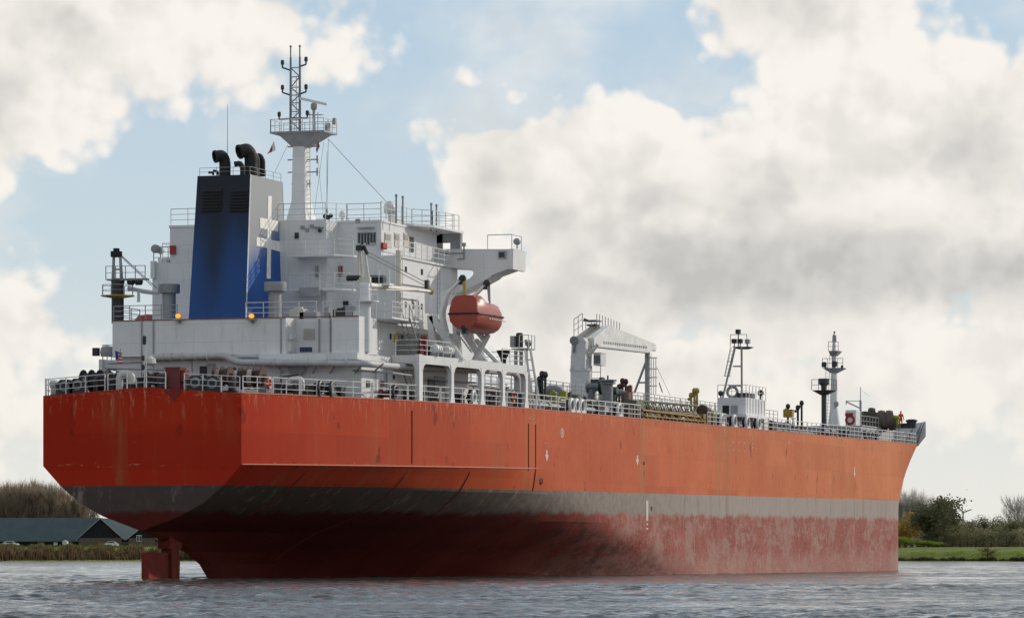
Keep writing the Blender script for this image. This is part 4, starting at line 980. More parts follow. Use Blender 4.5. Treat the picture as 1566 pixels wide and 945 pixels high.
# ---- provision crane, port: black pedestal
p = R(180, 487, 15.0); cb = p[1]; zt_ = R(180, 428, 15.0)[2]
m = MB(); m.lathe((15.0, cb, ZA-.1), [(.42, 0), (.42, zt_-ZA+.1)], 16); pc = PT('crane_pedestal', m, DARK, smooth=True, label='black crane pedestal at the port corner')
zp = R(180, 456, 15)[2]; m = MB(); m.lathe((15.0, cb, zp), [(.42, 0), (1.15, .12), (1.15, .18), (.42, .2)], 16); PT('crane_platform', m, YELL, pc)
m = MB(); m.rail([(15.0+1.1*math.cos(a), cb+1.1*math.sin(a), zp+.18) for a in np.linspace(0, 2*math.pi, 9)], h=.7, step=2, rails=2, r=.022, pr=.03); m.rail([(14.6, cb-.7, zt_), (14.6, cb+2.2, zt_)], h=.9, step=.7, rails=2, r=.025); PT('railing', m, GREY, pc)
m = MB()
for x, x2 in ((173, 174), (186, 184)): q0 = R(x, 428, 15); q1 = R(x2, 393, 15); m.tube(q0, q1, .13, 6, .1)
m.tube(R(173, 412, 15), R(186, 412, 15), .06, 5); m.box(14.7, 15.3, cb-.7, cb+2.2, zt_-.05, zt_+.06); PT('crane_mast', m, GREY, pc)
m = MB(); q = R(178, 390, 15); m.box(14.7, 15.3, q[1]-.3, q[1]+.3, q[2]-.15, q[2]+.25); m.box(14.8, 15.2, q[1]-.15, q[1]+.15, q[2]+.2, q[2]+.45); PT('crane_head', m, SOOT, pc)
m = MB()
for x in (172, 180, 196, 208): c = R(x, 431, 15); m.lathe((14.9, c[1], c[2]), [(.14, 0), (.24, .05), (.24, .45), (.14, .5)], 8, (0, 1, 0))
PT('crane_winch', m, DARK, pc)
m = MB(); m.tube(R(196, 441, 15.3), R(242, 449, 17), .16, 6, .10); m.tube(R(212, 443, 15.5), R(212, 462, 15.5), .11, 6); PT('crane_boom', m, WHITE, pc)
m = MB(); m.tube(R(186, 391, 15.2), R(240, 441, 20), .025, 4); m.tube(R(186, 393, 15.2), R(232, 437, 20), .025, 4); PT('crane_wire', m, WIRE, pc)

# ---- radar mast
ms = 25.5
def M_(px, py, s_=ms): return R(px, py, s_)
cbx = M_(461, 300)[1]
m = MB(); z0_, z1_, z2_ = ZT-.2, M_(461, 308)[2], M_(461, 212)[2]
def taper(zs): 
    vs = []; fs = []
    for z_, ws, wb in zs:
        vs += [(ms-ws, cbx-wb, z_), (ms+ws, cbx-wb, z_), (ms+ws, cbx+wb, z_), (ms-ws, cbx+wb, z_)]
    for i in range(len(zs)-1):
        for k in range(4): fs.append((i*4+k, i*4+(k+1) % 4, i*4+4+(k+1) % 4, i*4+4+k))
    fs += [(3, 2, 1, 0), tuple(len(vs)-4+k for k in range(4))]; return vs, fs
m.add(*taper([(z0_, 1.15, .82), (z1_, .62, .50), (z2_, .55, .42), (z2_+.3, .9, .8)])); mast = PT('radar_mast', m, WHITE, label='white radar mast with a lattice top above the wheelhouse')
zpl = M_(461, 206)[2]; w0 = M_(423, 206)[1]; w1 = M_(506, 206)[1]
m = MB(); m.prism([(ms-1.3, w0, zpl), (ms+1.3, w0, zpl), (ms+1.3, w1, zpl), (ms-1.3, w1, zpl)], (0, 0, .12))
m.add([(ms-.55, cbx-.5, zpl-.9), (ms+.55, cbx-.5, zpl-.9), (ms+.55, cbx+.5, zpl-.9), (ms-.55, cbx+.5, zpl-.9), (ms-1.2, w0+.5, zpl-.002), (ms+1.2, w0+.5, zpl-.002), (ms+1.2, w1-.4, zpl-.002), (ms-1.2, w1-.4, zpl-.002)], [(3,2,1,0),(4,5,6,7),(0,1,5,4),(1,2,6,5),(2,3,7,6),(3,0,4,7)])
PT('mast_platform', m, GREY)
m = MB(); m.rail([(ms-1.25, w0+.05, zpl+.12), (ms-1.25, w1-.05, zpl+.12), (ms+1.25, w1-.05, zpl+.12), (ms+1.25, w0+.05, zpl+.12)], h=.85, step=.75, rails=2, r=.025, closed=True); PT('railing', m, WHITE2)
# lattice top
la, lb = M_(444.5, 200)[1], M_(458.5, 200)[1]; zt1 = M_(445, 88)[2]
m = MB()
for b_ in (la, lb):
    m.tube((ms, b_, zpl+.1), (ms, b_, zt1), .11, 6, .075); m.tube((ms, b_, zt1), (ms, b_, zt1+.7), .05, 5); m.ball((ms, b_, zt1+.75), .09, 6)
ys = [200, 184, 171, 158, 146, 134, 118, 104]
for i in range(len(ys)-1):
    za, zb = M_(450, ys[i])[2], M_(450, ys[i+1])[2]
    m.tube((ms, la, za), (ms, lb, zb), .045, 4) if i % 2 else m.tube((ms, lb, za), (ms, la, zb), .045, 4)
    m.tube((ms, la, zb), (ms, lb, zb), .045, 4)
PT('lattice', m, PGREY)
m = MB(); m.ladder((ms-.25, (la+lb)/2, zpl+.1), (ms-.25, (la+lb)/2, M_(450, 118)[2]), (0, 1, 0), w=.35); PT('ladder', m, GREY)
for x0, y0, x1, y1 in ((444, 108, 432, 104), (459, 102, 468, 99), (444, 146, 432, 142), (459, 144, 468, 141), (455, 181, 427, 183), (444, 181, 470, 181)):
    m = MB(); a, c = M_(x0, y0), M_(x1, y1); m.tube(a, c, .06, 5); m.tube(c, (c[0], c[1], c[2]+.35), .06, 5); m.lathe((c[0], c[1], c[2]+.2), [(.1, 0), (.13, .05), (.13, .28), (.06, .34)], 8); PT('navigation_light', m, DARK)
for x0, x1, y_ in ((461, 485, 224), (461, 485, 244), (461, 485, 263), (446, 460, 281), (461, 474, 281), (440, 461, 224), (440, 461, 244), (440, 461, 263)):
    m = MB(); a, c = M_(x0, y_+1), M_(x1, y_); m.tube(a, c, .05, 5)
    for q in (x1,):
        c = M_(q, y_); m.tube((c[0], c[1], c[2]-.28), (c[0], c[1], c[2]+.28), .06, 6); m.ball((c[0], c[1], c[2]), .1, 6)
    PT('yard_light', m, GREY)
m = MB(); m.ladder((ms-.2, cbx+.62, z0_), (ms-.2, cbx+.55, zpl), (0, 1, 0), w=.3, r=.03); PT('ladder', m, WHITE2)
# radar scanners
p = M_(480, 190); m = MB(); m.tube((ms, p[1], zpl), (ms, p[1], M_(480, 168)[2]), .11, 8); m.tube((ms, p[1]-.3, zpl), (ms, p[1]-.3, M_(480, 172)[2]), .03, 4); m.tube((ms, p[1]+.3, zpl), (ms, p[1]+.3, M_(480, 172)[2]), .03, 4); zq = M_(480, 163)[2]; m.lathe((ms, p[1], zq-.25), [(.14, 0), (.22, .1), (.22, .4), (.12, .5)], 10); PT('radar_post', m, GREY)
m = MB(); a, c = M_(462, 152), M_(497, 159.5); m.prism([(ms-.5, a[1], a[2]-.08), (ms-.5, a[1], a[2]+.10), (ms+.35, c[1], c[2]+.10), (ms+.35, c[1], c[2]-.08)], (.16, 0, 0)); PT('radar_scanner', m, WHITE)
m = MB(); a, c = M_(468, 176), M_(494, 176); m.tube(a, c, .035, 5); m.box(ms-.3, ms-.1, M_(499, 200)[1], M_(506, 200)[1], zpl+.12, zpl+.7); m.box(ms-.2, ms+.1, M_(510, 190)[1], M_(514, 190)[1], zpl+.6, zpl+1.05); PT('radar_cabinet', m, GREY)
# stays, aerials and halyards
for (a, c), r in zip([((502, 213), (592, 310)), ((502, 213), (500, 322)), ((440, 222), (420, 264)), ((486, 240), (494, 325)), ((495, 218), (480, 330))], (.022, .016, .012, .012, .012)):
    m = MB(); pa = M_(*a); pc_ = R(c[0], c[1], 30 if c[0] > 560 else ms); m.tube(pa, pc_, r, 4); PT('stay_wire', m, WIRE)
m = MB(); m.tube(M_(500, 318, 24), M_(500, 335, 24), .07, 5); m.tube(M_(500, 232, 24), M_(500, 318, 24), .016, 4, .03); PT('whip_antenna', m, GREY)

# ---- lifeboats
def lifeboat_mesh(side, s0, b0, z0, L=6.3, Wd=2.6):
    hull_, top = MB(), MB()
    # stations along s, aft -> fwd
    st = [(0, .82, .25), (.12, .92, .10), (.35, 1.0, 0), (.65, 1.0, 0), (.85, .82, .12), (.95, .52, .35), (1.0, .12, .75)]
    N = 9; vs = []; fs = []
    for f, w_, kz in st:
        for k in range(N):
            t = k/(N-1); a = math.pi*t
            x = math.cos(a); yy = math.sin(a)**.75
            vs.append((s0+L*f, b0+x*Wd/2*w_, z0-(1.25-kz*.9)*yy))
    for i in range(len(st)-1):
        for k in range(N-1): fs.append((i*N+k, i*N+k+1, (i+1)*N+k+1, (i+1)*N+k))
    fs.append(tuple(range(N))); fs.append(tuple((len(st)-1)*N+k for k in range(N)))
    fs.append(tuple(i*N for i in range(len(st)))+tuple(i*N+N-1 for i in range(len(st)-1, -1, -1)))
    hull_.add(vs, fs)
    cv = [(.0, .80, .75, .55), (.03, .80, 1.22, .62), (.24, .90, 1.28, .62), (.30, .92, .88, .66), (.70, .94, .85, .62), (.88, .74, .72, .55), (.97, .42, .42, .4), (1.0, .15, .08, .3)]
    vs = []; fs = []
    for f, w_, h, tw in cv:
        W2 = Wd/2*w_
        row = [(-1, 0), (-.985, .35), (-(tw+.25), .8), (-tw, 1.0), (0, 1.06), (tw, 1.0), (tw+.25, .8), (.985, .35), (1, 0)]
        for x, y_ in row: vs.append((s0+L*f, b0+x*W2, z0+.02+h*y_))
    for i in range(len(cv)-1):
        for k in range(8): fs.append((i*9+k, i*9+k+1, (i+1)*9+k+1, (i+1)*9+k))
    fs += [tuple(range(9)), tuple((len(cv)-1)*9+k for k in range(9))]
    top.add(vs, fs)
    return hull_, top
LBs = Q(731, 479, 14.1)
def lifeboat(side):
    b0 = 13.0 if side > 0 else -10.7; s0 = LBs[0]+.1; z0 = LBs[2]-(0 if side > 0 else .9)
    lab = ('glossy orange enclosed lifeboat on davits outboard of the white starboard tower' if side > 0 else 'orange enclosed lifeboat at the port side, mostly behind the black crane post')
    t = empty('lifeboat', SW((s0+3.5, b0, z0-1.2)), lab, 'lifeboat', 'enclosed orange lifeboats')
    h, tp_ = lifeboat_mesh(side, s0, b0, z0)
    h.build('boat_hull', BOATO, t, smooth=True); tp_.build('canopy', BOATO, t, smooth=True)
    m = MB(); st = [(0, .82), (.12, .92), (.35, 1.0), (.65, 1.0), (.85, .84), (.95, .54), (1.0, .16)]
    P1 = [(s0+6.3*f, b0+1.3*w_+.03, z0) for f, w_ in st]; P2 = [(s0+6.3*f, b0-1.3*w_-.03, z0) for f, w_ in st]
    m.pipe(P1+P2[::-1]+P1[:1], .07, 6); m.build('fender_strake', mat('strake_dark', (.05, .012, .01), .6), t)
    m = MB()
    for k in range(9): s_ = s0+1.9+k*.45; w_ = np.interp((s_-s0)/7, [0, .12, .35, .65, .85], [.82, .92, 1, 1, .84]); m.box(s_, s_+.24, b0+side*1.3*w_*.985-.02, b0+side*1.3*w_*.985+.03, z0-.30, z0-.22)
    m.build('grab_line', mat('retro_white', (.7, .68, .6), .5), t)
    m = MB(); m.box(s0+1.6, s0+1.95, b0-.6, b0+.6, z0+.9, z0+1.12); m.build('conning_window', mat('boat_glass', (.30, .22, .2), .2), t)
    m = MB(); m.box(s0+.1, s0+.5, b0-.15, b0+.15, z0-1.35, z0-.7); m.lathe((s0-.05, b0, z0-.95), [(.05, 0), (.18, .04), (.18, .1), (.05, .14)], 10, (1, 0, 0)); m.build('propeller_guard', DARK, t)
    return t
lifeboat(1); lifeboat(-1)
def davit(side, ds):
    s_ = LBs[0]+ds; m = MB(); o = side
    def q(b_, z_): return (s_, b_*o, z_)
    for w_ in (-.16, .16):
        mm = m
        mm.prism([(s_+w_-.05, 10.3*o, 18.0), (s_+w_-.05, 10.75*o, 18.15), (s_+w_-.05, 12.9*o, 15.0), (s_+w_-.05, 12.3*o, 15.0)], (.1, 0, 0))
        mm.prism([(s_+w_-.05, 10.2*o, 18.1), (s_+w_-.05, 10.6*o, 18.2), (s_+w_-.05, 10.9*o, 15.0), (s_+w_-.05, 10.4*o, 15.0)], (.1, 0, 0))
    base = PT('davit_frame', m, WHITE)
    m = MB(); P3 = m.arc([q(11.6, 16.6), q(11.2, 18.2), q(11.6, 19.6), q(12.7, 20.6)], .5); m.pipe(P3, [.26]*(len(P3)-3)+[.2, .17, .13], 6); PT('davit_arm', m, WHITE)
    m = MB(); m.lathe((s_-.15, 12.75*o, 20.65), [(.14, 0), (.24, .03), (.24, .27), (.14, .3)], 10, (1, 0, 0)); m.box(s_-.12, s_+.12, 12.6*o-.12, 12.6*o+.12, 20.2, 20.7); PT('davit_sheave', m, DARK)
    m = MB(); m.tube((s_, 12.9*o, 20.5), (s_, 12.95*o, 18.6), .07, 6); m.tube((s_, 12.8*o, 20.5), (s_, 12.9*o, 19.4), .09, 6); PT('davit_fall', m, YELL if ds < 3 else GREY)
davit(1, .7); davit(1, 6.0)
m = MB(); m.tube((LBs[0], -9.6, 20.0), (LBs[0], -9.2, 17.4), .2, 6); m.tube((LBs[0], -9.6, 20.0), (LBs[0], -11.0, 20.2), .16, 6); PT('davit_arm', m, WHITE)
m = MB(); s_ = LBs[0]+5.2
m.tube((s_, 13.1, 17.0), (s_+.2, 11.9, 15.05), .22, 6); m.tube((s_, 12.2, 16.6), (s_+2.8, 13.0, 15.05), .18, 6); m.tube((s_-1, 12.6, 17.2), (s_+.5, 12.6, 16.7), .2, 6); PT('boat_cradle', m, WHITE)

# life rafts in canisters beside the boats
def liferaft(px, lab):
    p = Q(px, 534.5, 12.0); t = empty('life_raft', SW((p[0], 12.0, 15.1)), lab, 'life raft', 'white life-raft canisters')
    m = MB(); m.lathe((p[0]-.62, 12.0, 15.62), [(.05, 0), (.30, .06), (.34, .2), (.34, 1.04), (.30, 1.18), (.05, 1.24)], 14, (1, 0, 0)); m.build('canister', mat('raft_white', (.75, .75, .73), .35), t, smooth=True)
    for k in range(3): m = MB(); m.lathe((p[0]-.4+k*.36, 12.0, 15.62), [(.345, 0), (.365, .01), (.365, .07), (.345, .08)], 14, (1, 0, 0)); m.build('strap', GREY, t)
    m = MB(); m.box(p[0]-.5, p[0]-.4, 11.7, 12.3, 15.1, 15.35); m.box(p[0]+.4, p[0]+.5, 11.7, 12.3, 15.1, 15.35); m.build('cradle', GREY, t)
liferaft(668, 'white ribbed life-raft canister nearer the stairs on the boat deck'); liferaft(686, 'white ribbed life-raft canister nearer the lifeboat davit')
for px, py, h_, mm in ((648, 540, 1.5, REDP), (655, 541, .9, DARK), (660, 541, 1.7, YELL), (643, 541, .8, REDP)):
    p = Q(px, 541, A1+.6); m = MB(); m.box(p[0]-.2, p[0]+.2, p[1]-.2, p[1]+.2, 15.0, 15.0+h_); m.ball((p[0], p[1], 15.0+h_), .2, 8); PT('deck_locker', m, mm)
p = Q(770, 551, 12.6); m = MB(); m.lathe((p[0], p[1], 15.0), [(.22, 0), (.18, .35), (.25, .6), (.48, 1.0), (.5, 1.12), (.3, 1.14)], 14); PT('cowl_vent', m, SOOT, smooth=True)
# ------------------------------------------------------------------ mooring deck at the stern
def lump(name, pts, mm, smooth=True): 
    m = MB()
    for p, r, sc in pts: m.ball(p, r, 10, sc)
    return PT(name, m, mm, smooth=smooth)
def mooring_winch(s_, b0, b1, r=.62, rope=ROPE, body=BROWN, drums=4):
    base = dz(s_, (b0+b1)/2)+.05; ax = base+.95
    m = MB(); m.tube((s_, b0-.3, ax), (s_, b1+.3, ax), .12, 8)
    n = drums
    for k in range(n+1): b_ = b0+(b1-b0)*k/n; m.lathe((s_, b_-.04, ax), [(r+.12, 0), (r+.12, .07)], 14, (0, 1, 0))
    for b_ in (b0-.15, b1+.15): m.prism([(s_-.5, b_-.1, base-.1), (s_+.5, b_-.1, base-.1), (s_+.15, b_-.1, ax+.2), (s_-.15, b_-.1, ax+.2)], (0, .2, 0))
    w_ = PT('mooring_winch', m, body)
    for k in range(n):
        a = b0+(b1-b0)*k/n+.06; c = b0+(b1-b0)*(k+1)/n-.06; L = c-a; rr = r*random.uniform(.78, .98); m = MB()
        prof = [(rr*random.uniform(.93, 1.0), L*i/6) for i in range(7)]; m.lathe((s_, a, ax), prof, 14, (0, 1, 0)); PT('rope_drum', m, rope if (k+int(b0)) % 2 else BROWN, w_, smooth=True)
def along(x0, x1, s_): return R(x0, 590, s_)[1], R(x1, 590, s_)[1]
TAN = mat('rope_tan', (.36, .29, .25), .95, var=.25, vs=6)
b0, b1 = along(330, 352, 4.5); mooring_winch(4.5, b0, b1, .55, TAN, drums=2)
b0, b1 = along(358, 402, 7); mooring_winch(7, b0, b1, .62, mat('rope_white', (.55, .50, .45), .95, var=.2, vs=6), drums=4)
b0, b1 = along(128, 166, 6.5); mooring_winch(6.5, b0, b1, .66, mat('tarpaulin_black', (.03, .027, .025), .8, var=.4), DARK, drums=3)
b0, b1 = along(170, 200, 9.5); mooring_winch(9.5, b0, b1, .60, BROWN, drums=3)
b0, b1 = along(224, 256, 9.0); mooring_winch(9.0, b0, b1, .45, BROWN, drums=2)
b0, b1 = along(430, 480, 8.0)
for s_, px, w_, h_ in ((3.0, 268.5, 1.05, 1.35),):
    b_ = R(px, 590, s_)[1]; z_ = dz(s_, b_); m = MB(); m.box(s_-.5, s_+.5, b_-w_/2, b_+w_/2, z_, z_+h_); m.box(s_-.55, s_+.55, b_-w_/2-.04, b_+w_/2+.04, z_+h_, z_+h_+.08); m.box(s_-.4, s_+.3, b_+w_/2, b_+w_/2+.3, z_+.5, z_+h_-.1); PT('red_locker', m, mat('locker_red', (.16, .018, .016), .5, var=.3))
b_ = R(267, 592, .1)[1]; m = MB(); m.prism([(-.03, b_-.7, dz(0, b_)-.02), (-.03, b_+.7, dz(0, b_)-.02), (-.03, b_+.4, dz(0, b_)-.3), (-.03, b_, dz(0, b_)-.75), (-.03, b_-.3, dz(0, b_)-.45)], (.05, 0, 0)); PT('chafing_plate', m, mat('stain_dark_red', (.20, .010, .005), .7))
# mushroom and gooseneck vents among the gear
def goose(px, s_, r=.2, h=1.25, mm=None):
    b_ = R(px, 590, s_)[1]; z_ = dz(s_, b_); m = MB(); m.pipe(m.arc([(s_, b_-.42, z_), (s_, b_-.42, z_+h), (s_, b_+.42, z_+h), (s_, b_+.42, z_+.35)], .45, 7), r, 10); PT('gooseneck_vent', m, mm or WHITE, smooth=True)
goose(192, .9, .24, 1.0, mat('vent_white', (.55, .55, .52), .5)); goose(452, E(452, 1)[0], .22, 1.05, MATS['vent_white']); goose(155, 1.5, .13, .95, DARK)
for px, s_ in ((83, 3), (163, 13)):
    b_ = R(px, 590, s_)[1]; m = MB(); m.lathe((s_, b_, dz(s_, b_)), [(.25, 0), (.22, .5), (.32, .7), (.34, .95), (.2, 1.1)], 12); PT('cowl_vent', m, MATS['vent_white'], smooth=True)
def bollards(s_, b_, mm=DARK, r=.22, h=.8, along_s=True, gap=.9):
    z_ = dz(s_, b_); m = MB()
    for k in (-.5, .5):
        c = (s_+k*gap*along_s, b_+k*gap*(not along_s), z_); m.lathe(c, [(r, 0), (r, h-.12), (r*1.25, h-.1), (r*1.25, h)], 12)
    m.box(s_-.9 if along_s else s_-.4, s_+.9 if along_s else s_+.4, b_-.4 if along_s else b_-.9, b_+.4 if along_s else b_+.9, z_, z_+.08); PT('bollard_pair', m, mm)
for px in (100, 205, 236, 300, 345): bollards(2.2, R(px, 590, 2.2)[1], along_s=False)
for px in (420, 462, 520, 560, 700, 745): s_, b_ = E(px, 1.6); bollards(s_, b_, MATS['white_paint'] if px in (560,) else DARK)
# fairleads: white rimmed rings in line with the rail
def fairlead(px, side=1, mm=None, rr=.42):
    s_, b_ = E(px, .2); z_ = zd(s_)+.02; m = MB(); m.torus((s_, b_*side, z_+.52), rr, .13, (0, 1, 0), 16, 8); m.box(s_-.5, s_+.5, b_*side-.16, b_*side+.16, z_, z_+.2); f_ = PT('fairlead', m, mm or mat('fairlead_grey', (.22, .22, .22), .4, var=.3), smooth=True)
    m = MB(); m.lathe((s_, b_*side-.35, z_+.52), [(rr-.02, 0), (rr-.02, .3)], 14, (0, 1, 0)); PT('fairlead_throat', m, SOOT, f_)
for px in (490, 508, 604): fairlead(px, mm=DARK)
for px in (724,): fairlead(px, mm=WHITE2)
for px in (874, 882, 890, 947): fairlead(px, mm=WHITE2, rr=.48)
for px in (1104, 1123, 1143, 1160): fairlead(px, mm=WHITE2, rr=.5)
for px in (1296, 1325, 1332, 1340): fairlead(px, mm=DARK, rr=.3)
for px in (300, 326, 100, 120):
    b_ = R(px, 590, .5)[1]; z_ = dz(.3, b_); m = MB(); m.prism([(.35, b_-.55, z_), (.35, b_+.55, z_), (.35, b_+.55, z_+.7), (.35, b_+.3, z_+.95), (.35, b_-.3, z_+.95), (.35, b_-.55, z_+.7)], (.4, 0, 0)); f_ = PT('fairlead', m, DARK)
    m = MB(); m.torus((.33, b_, z_+.5), .28, .07, (1, 0, 0), 12, 6); PT('fairlead_lip', m, GREY, f_)
# low clutter seen through the rail
random.seed(3)
CM = [DARK, GREY, BROWN, GREEN, PGREY, DARK, mat('dull_red', (.14, .03, .025), .7, var=.3)]
for i in range(22):
    px = 405+i*18.5
    if 590 < px < 612: continue
    s_, b_ = E(px, 1.2+random.uniform(0, 1.6)); z_ = dz(s_, b_); mm = random.choice(CM); h_ = random.uniform(.35, .95); k = i % 4
    m = MB()
    if k == 0: m.box(s_-.45, s_+.5, b_-.3, b_+.3, z_, z_+h_); m.box(s_-.5, s_+.55, b_-.34, b_+.34, z_+h_, z_+h_+.05); nm = 'deck_locker'
    elif k == 1: m.lathe((s_, b_, z_), [(.2, 0), (.2, h_*.7), (.34, h_*.75), (.34, h_), (.15, h_+.1)], 10); nm = 'deck_vent'
    elif k == 2: m.lathe((s_, b_-.4, z_+.4), [(.12, 0), (.38, .05), (.38, .12), (.22, .14), (.22, .7), (.38, .72), (.38, .8), (.12, .85)], 10, (0, 1, 0)); nm = 'hose_reel'
    else: m.pipe(m.arc([(s_, b_, z_), (s_, b_, z_+h_+.2), (s_+.7, b_, z_+h_+.2), (s_+.7, b_, z_+.2)], .2, 4), .08, 6); m.lathe((s_, b_, z_+h_*.6), [(.2, 0), (.2, .06)], 8); nm = 'air_pipe'
    PT(nm, m, mm)
m = MB(); m.tube(R(425, 577, 5), R(458, 573, 5), .06, 6); m.tube(R(430, 578, 5), R(430, 592, 5), .05, 5); PT('gangway_pole', m, DARK)

# stern light mast, flag staff
m = MB(); p = R(221, 595, 1.6); q = R(221, 520, 1.6); m.tube(p, (p[0], p[1], q[2]), .05, 6); m.tube((p[0], p[1]+.12, p[2]+.5), (p[0], p[1]+.12, q[2]-.2), .03, 5); sm = PT('stern_light_mast', m, WHITE2)
for py in (518, 523, 548, 562): c = R(221 if py < 530 else 219, py, 1.6); m = MB(); m.lathe((c[0], c[1], c[2]-.15), [(.1, 0), (.13, .04), (.13, .3), (.07, .34)], 10); PT('navigation_light', m, DARK, sm)
m = MB(); c = R(229, 551, 2.2); m.lathe((c[0], c[1], c[2]-.3), [(.3, 0), (.42, .1), (.38, .4), (.1, .6)], 12); PT('lamp_cover', m, MATS['vent_white'], sm)

# flags: own things on their halyards
def flag(name, corners, colours, label, grid=(8, 5)):
    A, B, C_, D_ = [Vector(c) for c in corners]      # A top hoist, B top fly, C bottom fly, D bottom hoist
    t = empty(name, SW(D_), label, 'flag')
    nrm_ = (B-A).cross(D_-A).normalized()
    def P_(u, v): p = A.lerp(B, u).lerp(D_.lerp(C_, u), v); return p+nrm_*(.10*math.sin(u*7+v*2)*u)
    for nm, (v0, v1), (u0, u1), mm in colours:
        m = MB(); nu, nv = grid; vs = []; fs = []
        for i in range(nu+1):
            for j in range(nv+1): vs.append(P_(u0+(u1-u0)*i/nu, v0+(v1-v0)*j/nv))
        for i in range(nu):
            for j in range(nv): fs.append((i*(nv+1)+j, (i+1)*(nv+1)+j, (i+1)*(nv+1)+j+1, i*(nv+1)+j+1))
        m.add(vs, fs); n_ = len(vs); m.add([v+nrm_*.012 for v in vs], [f[::-1] for f in fs]); m.build(nm, mm, t, smooth='all')
    return t
FR = mat('flag_red', (.40, .02, .03), .8); FW = mat('flag_white', (.70, .68, .66), .8); FB = mat('flag_blue', (.02, .04, .20), .8)
cols = []
for k in range(7): cols.append(('stripe', (k/7, (k+1)/7), (.0 if k > 3 else .38, 1), FR if k % 2 == 0 else FW))
cols.append(('canton', (0, 4/7), (0, .38), FB))
s_ = .6
fl = flag('ensign', [R(176, 536, s_), R(187, 540, s_), R(189, 556, s_), R(178, 557, s_)], cols, 'drooping red and white striped ensign at the stern rail below the white wall', (4, 2))
m = MB(); p = R(185, 533, s_); q = R(178, 560, s_); m.tube(q, p, .03, 5); m.build('flag_staff', GREY, fl)
flag('courtesy_flag', [R(419, 215, 24.5), R(421.5, 231, 24.5), R(409, 236, 24.5), R(413, 229, 24.5)], [('red_field', (0.42, 1), (0, 1), mat('flag_maroon', (.30, .02, .05), .8)), ('white_field', (0, .42), (0, 1), FW)], 'small maroon and white flag flying left of the radar mast', (5, 3))
flag('courtesy_flag', [R(487, 216, 25.5), R(489, 226, 25.5), R(485, 235, 25.5), R(483, 229, 25.5)], [('red_band', (0, .33), (0, 1), FR), ('white_band', (.33, .6), (0, 1), FW), ('blue_band', (.6, 1), (0, 1), FB)], 'small red, white and blue flag hanging right of the radar mast', (5, 2))

# lifebuoys hung on rails
def lifebuoy(p, axis, label, r=.33):
    t = empty('lifebuoy', SW((p[0], p[1], p[2]-.4)), label, 'lifebuoy', 'orange lifebuoys on the ship')
    m = MB(); m.torus(p, r, .09, axis, 18, 8); m.build('ring', mat('buoy_orange', (.5, .06, .02), .5), t, smooth='all')
    for k in range(4):
        a = k*math.pi/2+.7; e = Vector(axis).normalized(); o_ = e.orthogonal().normalized(); c2 = e.cross(o_); d_ = o_*math.cos(a)+c2*math.sin(a)
        m = MB(); m.lathe(Vector(p)+d_*r-e.cross(d_)*.05, [(.095, 0), (.1, .01), (.1, .09), (.095, .1)], 10, e.cross(d_)); m.build('band', FW, t)
s_, b_ = E(411, .05); lifebuoy((s_, b_+.02, zd(s_)+.7), (0, 1, 0), 'red-orange lifebuoy on the rail by the rope drums at the stern quarter', .3)
p = Q(642, 531, A1+1.0); lifebuoy((p[0], p[1], 15.6), (0, 1, 0), 'orange lifebuoy beside the liferaft canisters on the boat deck')
s_, b_ = E(787, .2); lifebuoy((s_, b_-.1, zd(s_)+.8), (0, 1, 0), 'orange lifebuoy behind the rail between the last two portal posts')


# ------------------------------------------------------------------ cargo deck
WK = 14.9
m = MB(); m.box(38, 158, -.9, .9, WK, WK+.12)
for k in range(22): m.box(39+k*5.5, 39.2+k*5.5, -1.0, 1.0, 12.2, WK)
PT('catwalk', m, GREY)
for k in range(10):
    for b_ in (-.9, .9): m = MB(); m.rail([(38.5+k*12, b_, WK+.12), (50.2+k*12, b_, WK+.12)], step=1.6, r=.03, pr=.035); PT('railing', m, GREY)
PIPEM = [PGREY, mat('pipe_dark', (.09, .095, .10), .5, var=.3, streak=(RUST, .5)), mat('pipe_brown', (.12, .08, .07), .6, var=.3), GREEN]
for k, (b_, z_, r_, s0, s1) in enumerate([(2.0, 13.7, .30, 40, 150), (2.9, 13.6, .25, 40, 122), (3.8, 13.5, .30, 40, 116), (4.7, 13.4, .22, 44, 150), (5.6, 13.2, .25, 40, 108), (6.8, 13.0, .18, 42, 155), (7.8, 13.1, .16, 40, 150), (-2, 13.7, .3, 40, 150), (-3.5, 13.5, .3, 40, 140), (2.6, 14.35, .18, 42, 158), (4.2, 14.2, .15, 44, 140), (9.3, 12.9, .14, 44, 155), (10.6, 12.75, .2, 42, 100)]):
    m = MB(); q = [(s0, b_, z_), (s1, b_, z_+.3)]; m.tube(*q, r_, 8)
    n = int((s1-s0)/6)
    for i in range(n): f = (i+.5)/n; m.lathe((s0+(s1-s0)*f-.06, b_, z_+.3*f), [(r_*1.45, 0), (r_*1.45, .12)], 10, (1, 0, 0))
    PT('cargo_pipe', m, PIPEM[k % 4])
for i in range(12):
    s_ = 44+i*9; m = MB(); m.box(s_, s_+.2, 1.4, 8.2, 12.75, 12.95); m.box(s_, s_+.2, 1.4, 1.6, 12, 12.8); m.box(s_, s_+.2, 8.0, 8.2, 12, 12.8); m.box(s_, s_+.2, 4.6, 4.8, 12, 12.8); PT('pipe_support', m, BROWN)
def at_s(px, py, s_): return R(px, py, s_)
def dk(s_, b_): return dz(s_, b_)-.05
